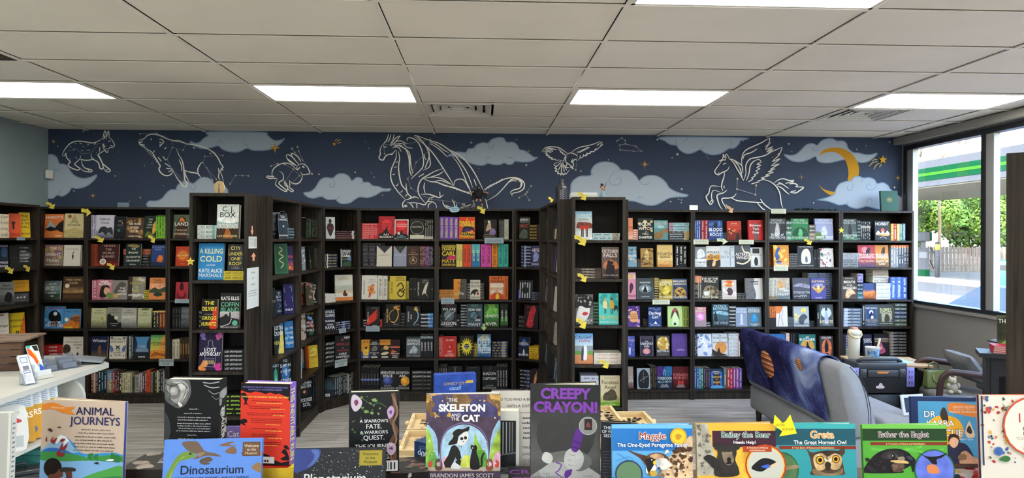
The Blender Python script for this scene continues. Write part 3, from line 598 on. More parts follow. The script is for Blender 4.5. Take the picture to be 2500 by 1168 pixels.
load('''
Z 0 480 2.92
@L0 0
H 0 76 125 4|cream books with black lettering|e8dcc4|SECONDS|222
F 66 155 122|orange book with a black figure|d8552a|r .1 .05 .9 .2 b8421c;e .38 .62 .16 2a1a14;r .3 .35 .46 .6 2a1a14;e .38 .7 .09 d8552a
F 150 230 115|yellow book with black title block|dcb818|t .80 .09 222 THE;t .66 .09 222 KNIGHT;t .52 .09 222 OF THE;t .38 .09 222 WALL;t .12 .08 222 GRAHAM
@L0 1
F 0 62 345|black and blue night scene book|0f1a2a|n .4;P 2a4a7a 20 60 40 90 90 80 80 55 50 50;n 0;t .92 .05 ccd WOLF RIVER;t .22 .09 dde WOLF;t .08 .08 dde RIVER
F 70 142 350|plain black book turned aside|141416|d .2 .8 .5 3 333
F 148 266 345|black book with grey smoke and white title|17181b|n .5;P 55585c 5 55 40 72 90 65 95 45 50 35 10 40;n 0;t .84 .06 ddd THE MAN;t .69 .06 ddd WHO;t .53 .06 ddd INVENTED;t .38 .06 ddd MOTION;t .25 .06 ddd PICTURES
@L0 2
F 0 105 610|black and white book with a rider|8d8f90|n .3;g 0 .45 222 777;n 0;t .8 .1 111 hors;t .66 .1 111 Nokota;P 111 30 20 40 45 55 55 80 50 85 30 70 10
F 92 212 597|mustard book above a black photo strip|15120f|r 0 .52 1 1 c9921f;t .85 .08 8a6414 Strong;t .70 .08 8a6414 Spirits;n .6;r .06 .1 .94 .44 4a4a4a;n 0;e .3 .28 .06 ccc;e .5 .28 .06 bbb;e .7 .28 .06 ccc
@L0 3
F 0 66 832|white book with cursive red edge|dcd5c8|T .5 .45 .1 222 lenger;r 0 .9 .5 .94 a33;d .1 .8 .3 2 777
F 70 180 830|yellow and orange book with black title|dfc01a|n .3;p d9701a 60 0 100 0 100 100 80 60;n 0;r 0 .1 .12 .95 b89a10;t .62 .09 222 MIDNIGHT;t .36 .09 222 CHERNOBYL;e .5 .14 .12 111;e .5 .14 .05 dfc01a
@L1 0
F 305 438 125|orange book with a white mountain|e07a3c|p 9fb3b8 5 35 30 75 55 45 70 60 95 40;p 222 0 35 30 48 55 42 75 62 100 75 100 20 70 32 30 28;p e88a4a 0 0 100 0 100 22 50 28 0 22;t .8 .12 f5ece0 HARDY'S;T .75 .06 .05 fff the lake
F 456 592 122|cream book with bold black title|d8cb9a|n .15;p c2b27c 0 0 100 0 100 30 60 42 40 38 0 30;n 0;P b8a878 35 70 50 95 65 70;e .25 .88 .1 a05a4a;t .6 .08 1a1a1a LITTLE;t .48 .08 1a1a1a WONDER;d .25 .75 .06 1 555
@L1 1
F 310 432 345|mauve and tan book with white title|8a7a68|n .4;r 0 .4 1 1 8f6a78;b 3 8 b59a6a .15;n 0;t .77 .12 f2ece8 THE;t .47 .14 f2ece8 BRIGHT;t .18 .14 f2ece8 YEARS;t .04 .06 f2ece8 SARAH DAMOFF
F 450 570 347|white book with a dark feather|d8d4ca|l 333 4 55 30 52 50 60 70;e .55 .45 .05 333 .1;t .78 .06 888 Theo of Golden
H 433 582 378 8 d=.12|grey closed copies|6a6862,55534e|~|999
@L1 2
F 298 410 602|grey teal book with white title|5f7378|n .4;g .5 1 8a9ca0 4a5c60;r 0 0 1 .3 3a463c;n 0;e .2 .6 .12 c9b88a;t .8 .07 f2f0e4 ALL THE;t .64 .07 f2f0e4 LIGHT;t .48 .07 f2f0e4 WE;t .32 .07 f2f0e4 CANNOT;t .16 .07 f2f0e4 SEE
F 445 592 572|brown book with a golden shoreline|4a3826|n .5;g .3 .6 a8855a 3a2c20;n 0;t .82 .08 cbb588 WILD DARK;t .68 .08 cbb588 SHORE;e .2 .6 .11 ddd4bc;t .26 .08 7a5a34 CHARLOTTE;t .1 .08 7a5a34 MCCONAGHY
@L1 3
F 298 438 783|blue book with a black silhouette of curly hair|4a8fc9|n .3;b 4 8 8abfe0 .15;n 0;P 12121a 22 45 25 70 45 80 65 78 82 60 85 35 70 25 80 10 30 8 35 28;e .55 .66 .1 cfd8e0;t .85 .1 c03a58 ATMOSPHERE;t .22 .1 f2e4ec TAYLOR;t .08 .1 f2e4ec JENKINS REID
F 448 564 803|blue book with an orange hill|4f86b8|n .3;P c9702a 0 0 100 0 100 55 80 70 50 55 30 30 0 20;b 3 6 7a4a28 .12 .5 .2 1 .6;n 0;e .2 .45 .12 e8e0c8;t .82 .09 1c4a6a WILD LIFE;r .1 0 .6 .1 dcb43a
Z 0 740 4.867
@L1 4
H 485 742 508 4|red paperbacks with white lettering|a02824,b02c28|HARPER|eee
F 742 987 405|white book with a dark tree knot|d4cec2|n .4;P 3a342e 0 35 5 62 25 65 37 50 33 32 15 22;n 0;t .88 .06 555 TO KILL A;t .73 .09 777 Mockingbird;T .7 .6 .07 333 HARPER;T .7 .47 .07 333 LEE;e .48 .14 .04 222 .09;e .72 .18 .05 222 .12
Z 0 480 2.92
@L2 0
S 637 690 133 2|lavender upright copies|b8b4cc|~|555
F 680 808 133|lavender book with dark horses|c4c0d0|n .3;g 0 .35 555a66 a8a8b8;n 0;P 2c3038 15 20 25 45 50 50 65 40 60 10 40 25;P 33373f 50 15 60 40 90 45 95 10 75 25;t .78 .1 2a2a3a Nakota;t .62 .09 2a2a3a Voices
F 812 893 142|black book with a grey spiral circle|14171a|e .5 .5 .44 23282c;e .5 .5 .36 14171a;e .5 .5 .3 23282c;e .4 .35 .12 4a7a6a;e .7 .7 .06 d8973a;t .76 .05 bbb BURY;d .2 .8 .6 2 999
F 895 1020 150|brown library scene book with white title|4a3626|n .5;b 5 16 a07848 .12;n 0;t .64 .1 f0ece0 AIR RAID;t .46 .1 f0ece0 BOOK;t .28 .1 f0ece0 CLUB;t .06 .06 f0ece0 ANNIE LYONS
S 1112 1190 132 4|lime green upright copies|7ab83a|~|24401a|.0,.06,3a5a1c
F 1025 1110 138|dark green book with gold foliage|14251c|n .5;P c8a23a 70 20 75 60 98 75 98 30;P 5a6a30 10 5 30 30 70 20 90 5;n 0;t .8 .07 c9d0c0 THE;t .68 .07 c9d0c0 100;t .56 .07 c9d0c0 YEARS;t .44 .06 c9d0c0 MIRACLE
@L2 1
S 637 710 338 4|red and black patterned spines|7a3420,8a3c24|~|222
F 695 842 338|dark red book with a round white sticker|3a1a18|n .5;g 0 .3 8a2a20 401a18;n 0;t .86 .1 b89a94 THE DAY;t .70 .1 b89a94 THE;t .54 .1 b89a94 WORLD;t .38 .1 b89a94 BURNED;e .25 .2 .15 e8e2d8;e .25 .2 .1 b8a090
F 893 1000 335|dark teal book with gold arc and white title|1c2a2c|n .5;P 8a7a4a 10 90 50 98 90 88 60 80;n 0;t .72 .07 e8e4d8 THE;t .56 .08 e8e4d8 BALLAD;t .36 .08 e8e4d8 JACQUOTTE;t .2 .08 e8e4d8 DELAHAYE;t .05 .05 ccc BRIANA
H 876 1072 375 6 d=.10|black and orange closed copies|26262a,1c1c1e,a05030|~|889
F 1078 1172 345|blue book with an orange swimmer|26407a|n .3;P d8702a 40 15 55 50 85 45 80 20;P 1a2a50 0 0 100 0 100 15 0 20;n 0;t .86 .08 8a9ac8 FLOODING;t .74 .08 8a9ac8 RIVER
@L2 2
S 655 690 595 3|pink upright copies|b8607a|~|eee
F 688 800 595|pink book with a dark haired head|c07a8a|P 2a1c20 20 10 25 60 50 78 80 65 75 40 55 10;P d8a88a 45 40 55 62 80 55 85 35 60 25;P 6a8a4a 60 8 70 35 98 30 98 5;t .85 .1 fff ISABEL;t .73 .1 fff ALLENDE;t .06 .07 e8a0b8 MY NAME
F 793 905 598|grey book with a gold round seal|8c8480|n .3;P 5a5450 10 40 50 90 90 80 70 50 40 30;n 0;e .25 .2 .15 c8a23a;T .65 .55 .09 eee THE;T .65 .4 .09 eee ROAD;T .65 .25 .09 eee BEFORE
F 910 1027 573|cream and multicolour book with yellow title|8a8478|n .5;b 8 12 c8c0b0 .16;b 4 6 5aa0a8 .12;n 0;r 0 0 .25 1 3a3028;t .82 .1 d8c04a THE;t .66 .1 d8c04a MAKING;t .50 .1 d8c04a OF;t .34 .1 d8c04a HER;t .16 .08 eee BERNADETTE
H 1027 1072 670 4|yellow closed copies|b8a83a|~|333
F 1062 1178 580|orange landscape book with a black car|d8844a|n .3;r 0 .45 1 .75 e8a07a;P 3a4a34 0 40 30 55 60 48 100 58 100 35 0 32;P 2a3a30 25 22 40 34 70 32 80 20 50 14;n 0;t .84 .09 3a2a1a DARK;t .74 .07 3a2a1a CANYON
Z 0 740 4.867
@L2 3
F 1063 1240 62|pale yellow marsh landscape paperback|b8b890|n .3;g 0 .4 3a3c2c a8a880;n 0;t .84 .06 3a3a2a LARRY;t .72 .06 3a3a2a MCMURTRY;e .75 .45 .09 b8903a;d .15 .85 .52 2 5a5a40
F 1268 1440 55|grey book with black mountain and pale moon|8c8c80|P 16181a 0 0 100 0 100 25 75 30 55 55 30 60 15 70 0 60;e .62 .5 .13 d8d4a8;t .84 .06 333 LARRY;t .72 .06 333 MCMURTRY;t .2 .05 ddd COMANCHE;t .1 .05 ddd MOON
F 1440 1612 60|pale grey prairie sunset paperback|a8a69c|n .2;g 0 .6 4a4a48 c8c6bc;n 0;t .84 .06 333 LARRY;t .72 .06 333 MCMURTRY;d .1 .9 .42 2 555
F 1632 1790 62|pale green grassland paperback with a leafy branch|b4b690|n .2;g 0 .3 4a4c34 b0b288;n 0;P 5a6a40 20 92 50 99 90 96 60 88;t .72 .06 444 LARRY;t .60 .06 444 MCMURTRY;d .2 .8 .42 2 666
S 1815 1965 95 4|dark and red spines with gold tops|1c2c34,7a2a22|~|c8a860|.0,.08,d8b060
@L2 4
F 1075 1268 397|dark blue book with a figure in a field|1c2444|n .4;g 0 .4 6a5a2c 1c2a48;n 0;P 7a5034 45 25 42 50 55 62 62 45 60 20;t .74 .12 e4e4e8 Whistler
F 1297 1490 400|white book with blue floral ornament|d8d2c0|P 5a6aa0 2 60 15 55 25 40 12 30 3 40;P 5a6aa0 98 60 85 55 75 40 88 30 97 40;P 5a6aa0 2 95 20 98 15 88;P 5a6aa0 98 95 80 98 85 88;l 22242c 7 38 58 62 44;l 22242c 7 62 58 38 44;t .83 .09 1c1c28 KATHRYN;t .71 .09 1c1c28 STOCKETT;t .34 .08 1c1c28 THE;t .24 .08 1c1c28 CALAMITY;t .13 .08 1c1c28 CLUB;e .12 .14 .05 5a6aa0;e .88 .14 .05 5a6aa0
S 1527 1600 393 3|grey upright copies|8a8c8c,5c6064,3a3c40|~|ddd
F 1585 1778 405|blue book with a dark forest bridge|4f86b4|n .4;P 1c2c40 0 100 20 70 15 40 0 30;P 1c2c40 100 100 80 72 85 40 100 30;r 0 0 1 .3 20242c;n 0;t .5 .11 b8b4b0 THE;t .33 .11 b89a84 TRESTLE;t .05 .07 fff SUSAN
F 1782 1962 385|green to orange book with bold black title|d8a83a|n .15;g .35 1 d8c04a 4aa86a;p e0a04a 50 35 100 35 100 100 80 100;r 0 0 1 .35 d88a3a;P a85a24 0 8 30 28 60 24 100 18 100 8 50 14;n 0;t .56 .14 1a1a14 YESTERYEAR;e .8 .78 .06 c89a3a;d .1 .4 .44 1 3a3a2a
@L2 5
S 1045 1075 868 1|red spines|b83428|WESTERN|eee
S 1075 1165 835 3|dark red and cream worn spines|6a2420,b8a890,4a2a28|~|ccc
S 1165 1265 808 3|teal and dark blue worn spines|1c2c34,143a4a,1a2830|~|bcd
S 1265 1340 805 1|blue and sand spines|5a7a9a|OUTLAW|e8dcc0|.45,1,8a7a68
S 1340 1440 818 4|red and black worn spines|a82c28,1c1a1a,5a2420,1a1a1e|~|ddd
S 1440 1565 835 5|cream worn spines|c4bc98,d0c8a8,b8b090|~|333
S 1565 1645 868 2|grey green worn spines|5c6458,a8ac98|~|222
S 1645 1738 830 4|mixed pale and plum spines|8a7a90,5a3a44,6a5048|~|ddd
S 1738 1786 798 1|tall orange red spines|c8482c|BUTCHER|2a1a14
S 1788 1836 825 2|brown and white spines|8a8478,3a3028|~|222
S 1838 1955 806 5|black and pale green spines|1e1c1a,c4c490,2a2824,1c1c1e,8a8a94|~|bbb
Z 380 460 2.92
@L3 0
F 122 240 188|green brown book with white title and dark figure|4a5c48|n .4;P 3a1c14 15 0 20 50 35 85 60 92 80 70 88 30 80 0;P c87a2a 35 70 45 88 60 85 70 65 50 72;n 0;t .53 .15 f2ece0 LAND;t .3 .09 d8c4a8 MAGGIE;t .14 .09 d8c4a8 O'FARRELL
@L3 1
F 140 240 415|red book with an orange sun circle|b83a20|e .5 .55 .42 d8702a;e .5 .55 .36 b83a20;e .5 .55 .3 e0a03a;e .5 .55 .22 d8702a;t .5 .08 f2dca0 ALCHEMIST;t .1 .05 e0a03a PAULO
@L3 2
F 140 224 670|red book with a black figure and ornament|b02c38|P 2a1418 35 60 40 95 60 95 65 60;P 5a1420 10 15 20 50 30 20 70 20 80 50 90 15 50 5;t .5 .09 2a1418 THE
@L3 3
S 112 178 850 3|black upright copies|17181a|~|555
F 178 248 848|grey foggy book with dark title|6a6c70|n .3;g 0 .5 2a2c30 6a6c70;n 0;T .5 .62 .13 2a2a2e HOLLOW;T .5 .35 .13 2a2a2e PLACES
Z 380 700 3.893
@L3 4
S 150 226 502 2|cream spines with dark lettering|c8c2a8|OF THE ROBIN|333
S 228 322 497 4|brown and gold spines|3a2a1c|STEPHEN KING|c8a04a
Z 380 460 2.92
@E1 0
H 293 435 262 3|white paperbacks lettered in black|c9d2cf|C.J. BOX|223|.78,.94,7aa8a4
F 432 588 115 t=.04|white and teal hardcover over a brown road|d4dcd8|n .3;g .12 .62 2a6a78 c4d8d8;P e8eeee 0 55 30 70 60 60 100 75 100 50 50 45;r 0 0 1 .3 3a2a18;p a8642a 30 0 45 30 55 30 75 0;n 0;t .80 .14 16181c C. J.;t .62 .15 16181c BOX;t .46 .09 f2f0e8 THE;t .29 .13 f2ece0 CROSSROADS;t .04 .06 f0dca8 A JOE PICKETT NOVEL;d .1 .9 .95 1 446
@E1 1
F 300 480 393|bright blue paperback with pale yellow title|2f84c0|n .2;l 1a5a90 1.5 5 95 20 80 30 60 25 40;l 1a5a90 1.5 95 95 80 75 85 50 60 30;l 1a5a90 1 20 80 40 85;n 0;t .72 .13 e8e4a8 A KILLING;t .50 .15 e8e4a8 COLD;t .38 .04 e8e4e0 A NOVEL;t .2 .1 f2f4f4 KATE ALICE;t .07 .1 f2f4f4 MARSHALL
H 482 625 590 2|yellow paperbacks lettered under one roof|c8b43a|UNDER ONE ROOF|333
F 512 622 398 yb=588|dark grey book with yellow title|2c2e33|n .4;b 6 8 4a4c52 .16;n 0;t .78 .12 d8c85a CITY;t .57 .12 d8c85a UNDER;t .38 .12 d8c85a ONE;t .2 .12 d8c85a ROOF;d .2 .8 .1 2 aaa
@E1 2
H 296 330 872 4 d=.09|black copies behind the red and black book|17171a|TI|ddd
F 322 434 790 t=.04|black hardcover with orange red slash|16110f|p c8381c 60 0 100 0 100 75 70 60 75 40 45 15;t .80 .12 e8d84a THE;t .60 .13 e8d84a DELIVERY;t .46 .04 999 A THRILLER;t .30 .11 e8d84a GREGG;t .10 .12 e8d84a HURWITZ
F 455 594 748 t=.035|black hardcover with mint green title|1a1b1d|n .3;g .05 .48 4a3a4a b8b4b8;P 1a1a1e 0 30 20 35 30 42 45 34 60 30 100 25 100 10 0 10;l e8e0d8 3 60 28 50 15 30 10 5 5;r .48 .3 .56 .46 16161a;n 0;t .80 .1 f0f0ee KATE ELLIS;t .62 .12 6ab894 COFFIN;t .47 .12 6ab894 ISLAND;e .78 .16 .14 5aa88a;t .02 .03 ccc A DI WESLEY PETERSON
Z 380 700 3.893
@E1 3
F 405 622 432 t=.03|dark purple paperback with a bottle and flowers|231a3a|n .2;b 11 6 c85a9a .13 .75 .8 1 1;b 12 5 8a6ab8 .12 0 .8 .3 1;b 13 5 d8884a .14 0 0 .3 .2;b 14 5 c03a8a .14 .7 0 1 .2;n 0;l aab0c0 1.3 30 12 28 50 40 64 42 76 58 76 60 64 72 50 70 12 30 12;t .49 .09 f2f2f4 LOST;t .38 .09 f2f2f4 APOTHECARY;d .3 .7 .3 1 bbb;t .22 .05 c8b87a SARAH;t .17 .05 c8b87a PENNER
H 640 835 600 5|black paperbacks with spaced white lettering|15151a|LOST APOTHECARY|d8d8dc
@E1 4
H 630 850 1028 5|black paperbacks with green script lettering|141612|~|9ac84a
Z 640 480 3.65
@S1 0
F 97 172 142|pale grey mountain book|8a949a|n .4;P d8dce0 10 70 50 90 90 75 60 60;r 0 0 1 .35 3a4044;n 0;e .7 .85 .1 2a4a6a;t .3 .07 e8e8e8 STORIES;t .15 .07 e8e8e8 OF LIFE
F 150 232 155|navy book with white lettering leaning|1c2c3c|l 9ab0bc 1.5 5 2 5 98 95 98 95 2 5 2;t .84 .08 ddd TED;t .72 .09 ddd CHIANG;t .1 .06 ddd EXHALATION;e .55 .5 .1 aab
H 236 322 280 4|dark teal closed copies|2a4450|~|abc
@S1 1
F 97 142 418 d=.12|black book behind the green one|1a2230|t .4 .12 e8e8ee PER;r .1 .1 .9 .25 4a6aa8
F 115 240 420|dark green book with gold serpent ornament|24503c|r .06 .04 .94 .96 3a6a4a;r .1 .06 .9 .94 24503c;l a8b878 7 40 88 60 80 35 68 65 58 35 46 65 34 45 20;l a8b878 3 30 70 60 74
F 236 302 443|purple and orange dusk book|2c2458|n .3;g 0 .5 d8602a 3a2a6a;n 0;t .55 .1 d86a5a JUPITER;e .5 .2 .12 f0b04a;r 0 0 1 .1 2a1a2a
@S1 2
F 97 128 815 d=.12|black book at the edge beside the blue one|16161a|t .5 .08 999 OF
F 128 212 835|slate blue book with white title and crossed lines|24344f|t .82 .1 dde THE;t .68 .1 dde BOOK;t .54 .1 dde THAT;l bcd 2 30 45 60 25;l bcd 2 60 45 30 25;t .1 .07 dde BROKE
F 196 290 782|dark indigo book with angular white marks|24205a|l d8d8f0 2 12 90 12 75 25 75;l d8d8f0 2 60 90 80 90 80 75;l d8d8f0 2 15 45 15 30 30 30;l d8d8f0 2 70 55 85 55 85 40;t .1 .07 e8e8f0 PHILIP
@S1 3
Z 640 760 4.867
F 150 264 110 hinge=L|black book with yellow light and white title|161c24|n .3;P d8c86a 40 0 60 40 75 80 95 60 95 0;P 3a6a9a 60 75 70 98 98 95 95 70;n 0;t .72 .12 f0f0ee JUSTIN;t .55 .12 f0f0ee CRONIN;t .28 .1 d8c85a FERRY
F 300 402 105|bright blue water book with white title|2f74b4|n .4;b 9 10 5aa8d8 .2;n 0;t .7 .08 e8f0f4 ALL THE;t .52 .08 e8f0f4 WATER;t .34 .08 e8f0f4 IN THE;t .16 .08 e8f0f4 WORLD
@S1 4
F 130 218 600|black book with glowing green vessel|0f1a1a|n .5;P 3a9a7a 30 10 25 60 50 80 75 60 70 10;P 8ae0b0 45 20 42 50 55 55 58 20;n 0;t .84 .08 cde PROJECT
F 222 354 552|black book with blue nebula and white title|12161c|n .6;P 3a6aa8 15 30 25 70 60 80 85 60 80 35 50 25;P 8ab8e0 45 45 50 65 65 60 60 40;n 0;t .86 .08 f0f2f4 TO;t .7 .1 f0f2f4 SLEEP IN;t .52 .08 f0f2f4 A SEA OF;t .2 .1 f0f2f4 STARS;t .05 .08 dde PAOLINI
@S2 0
Z 640 480 3.65
F 357 398 188|white orange book with black creature at the edge|d8d0c8|n .3;r 0 0 1 .7 d86a34;n 0;e .5 .85 .25 222;e .5 .9 .1 eee;v .55 .35 f4e8d8 DUNGEON
S 398 516 195 7|black upright copies with green flecks|141815,151517|~|6a8a6a
@S2 1
F 357 395 447|white pale blue book at the edge|8a94a0|n .6;b 3 8 d8dce0 .25
F 385 440 445|teal book with a slanting light|4a7a88|n .5;P a8d0d8 40 0 70 60 60 98 30 60;P 1a2a34 60 10 95 50 90 5
F 425 470 445|olive and black book|3a3a24|n .5;P 8a8a3a 20 60 50 90 80 70;n 0;t .3 .08 ccc THE
S 470 518 447 3|dark grey green upright copies|20221e|~|888
@S2 2
F 355 412 765|white and red flame book|c8a090|n .5;b 3 8 c83a24 .25 0 0 1 .6;P e8483a 20 10 30 50 60 60 80 20;n 0;t .5 .12 f0e8e0 KING
F 395 466 768|green and pink book|4a4c3c|n .5;b 6 8 b8807a .2 0 .3 1 1
F 458 532 762|black book with a white running figure|121214|t .85 .1 ddd MARTHA;t .72 .1 ddd WELLS;P c8c8c8 50 30 60 60 80 65 65 40 75 20;t .2 .06 ddd SYSTEM;t .08 .06 ddd COLLAPSE
@S2 3
Z 640 760 4.867
F 468 532 25|pale book with red and black strips|b8a898|n .4;b 5 8 4a2a28 .2;n 0;t .45 .12 eee AFTER
F 520 626 8|black book with blue and red streaks|14161a|n .4;P 3a8ac8 15 80 40 85 90 65 60 65;P b83a34 30 65 70 55 80 30 50 45;P 3a5a3a 30 8 60 25 90 20 70 5;n 0;T .5 .9 .06 d8c83a MARCUS;t .7 .08 e8ecf0 THE;t .52 .1 f0f0f0 BLUE;t .38 .1 f0f0f0 BEAUTIFUL;t .2 .1 f0f0f0 WORLD
@S2 4
S 463 480 450 1|white and black spines|c8c8c8|~|222
F 478 585 440|pink teal book with a line drawing|b09a98|n .3;r 0 0 1 .3 5a8a94;r 0 .85 1 1 c88a6a;n 0;l 3a2a34 3 30 40 50 70 70 60 55 40 65 25
F 550 682 395|yellow book with a red spine|d8b83a|r 0 0 .2 1 b83424;P e8d85a 30 60 60 90 90 80 60 50;t .62 .1 a83a1c LAST;t .42 .1 a83a1c STORM;d .3 .9 .2 2 8a5a1c
@S2 5
F 463 602 815|black book with an orange eye and white title|101214|e .45 .6 .36 23282e;e .45 .6 .3 101214;e .45 .6 .22 2a3036;e .35 .6 .12 d8702a;e .35 .6 .06 f0c8a0;t .85 .1 e8e8e8 STEPHEN;t .73 .1 e8e8e8 BAXTER;t .26 .12 f0f0f0 FORTRESS;t .1 .12 f0f0f0 SOL
S 590 662 765 4|tall black upright copies|121214|~|666
@K1 0
Z 740 490 3.65
F 203 286 148|white book with a black robot silhouette|b9bcbd|e .48 .82 .16 1c1416 .1;r .4 .68 .56 .75 1c1416;P 2a181a 15 45 20 66 45 72 80 66 85 45 65 20 50 10 35 20;t .45 .08 7a2a2a ROBOT
H 286 456 268 4|dark paperbacks with white dots|3a2c30,26242a|~|a06a6a|.88,1,d0d0d0
@K1 1
H 203 310 475 5|navy paperbacks with white and yellow lettering|1a2040|ENDER'S GAME|e0d890|.08,.18,d0d4e0
F 337 430 432|black and green book with white name lettering|10161c|n .5;P 2a4a34 10 5 40 30 95 25 95 5;P 4a6a9a 60 45 98 60 98 30;n 0;r 0 0 .06 1 c8ccd0;t .84 .1 f0f2f2 ORSON;t .7 .1 f0f2f2 SCOTT;t .55 .12 f0f2f2 CARD;t .38 .08 7a8a5a ENDER'S
@K1 2
H 200 316 833 7|white paperbacks|d8d6d0|~|bbb
F 290 446 663 ang=-22|pale desert landscape book with a small rider|cfd0c6|n .15;g .3 .6 c4a888 a8bcb4;r 0 0 1 .14 d0804a;P a8b0a0 0 45 40 55 100 48 100 40 0 38;n 0;P 4a2a20 42 22 48 34 55 42 62 30 70 22 60 16 50 18;t .88 .06 c8a060 THE;t .81 .06 c8a060 MARTIANS
@K1 3
F 195 287 970|dark blue book with white stacked name and title|14182c|r .04 .6 .96 .98 1c2448;t .82 .12 f0f0f4 ARTHUR C.;t .66 .12 f0f0f4 CLARKE;t .42 .08 f0f0f4 RENDEZVOUS;t .26 .07 f0f0f4 WITH;t .1 .14 f0f0f4 RAMA
H 288 432 1075 4|navy paperbacks with white and blue lettering|1a1e2c|~|ccd4e0|.45,.6,5a6ab8
Z 640 760 4.867
@K1 4
H 745 868 362 5|black paperbacks with pale lettering|131315|APOLLO|d0d0d0
F 870 1048 290|black book with red title and white author lettering|131113|T .8 .85 .1 e8e8e8 NEW;e .5 .82 .1 8a2a2a .05;t .6 .1 b03434 APOLLO;t .47 .03 ccc THE;t .36 .07 b03434 MURDERS;t .22 .08 e4e4e4 CHRIS;t .1 .08 e4e4e4 HADFIELD
@K1 5
F 745 862 800 ang=-45|dark blue back cover with a white barcode|121c26|n .4;g .4 1 2a4252 101820;n 0;r .05 .03 .5 .18 d8d8d8;r .1 .06 .14 .16 222;r .2 .06 .22 .16 222;r .28 .06 .36 .16 222;d .2 .7 .8 6 3a5a6a
S 862 1062 765 8|mixed dark upright paperbacks|26221e,4a6272,1a1a1e,2a2a30,8a8a88,16161a|~|bbb
S 1062 1098 712 2|tall black upright paperbacks|18181a|~|aaa
''')
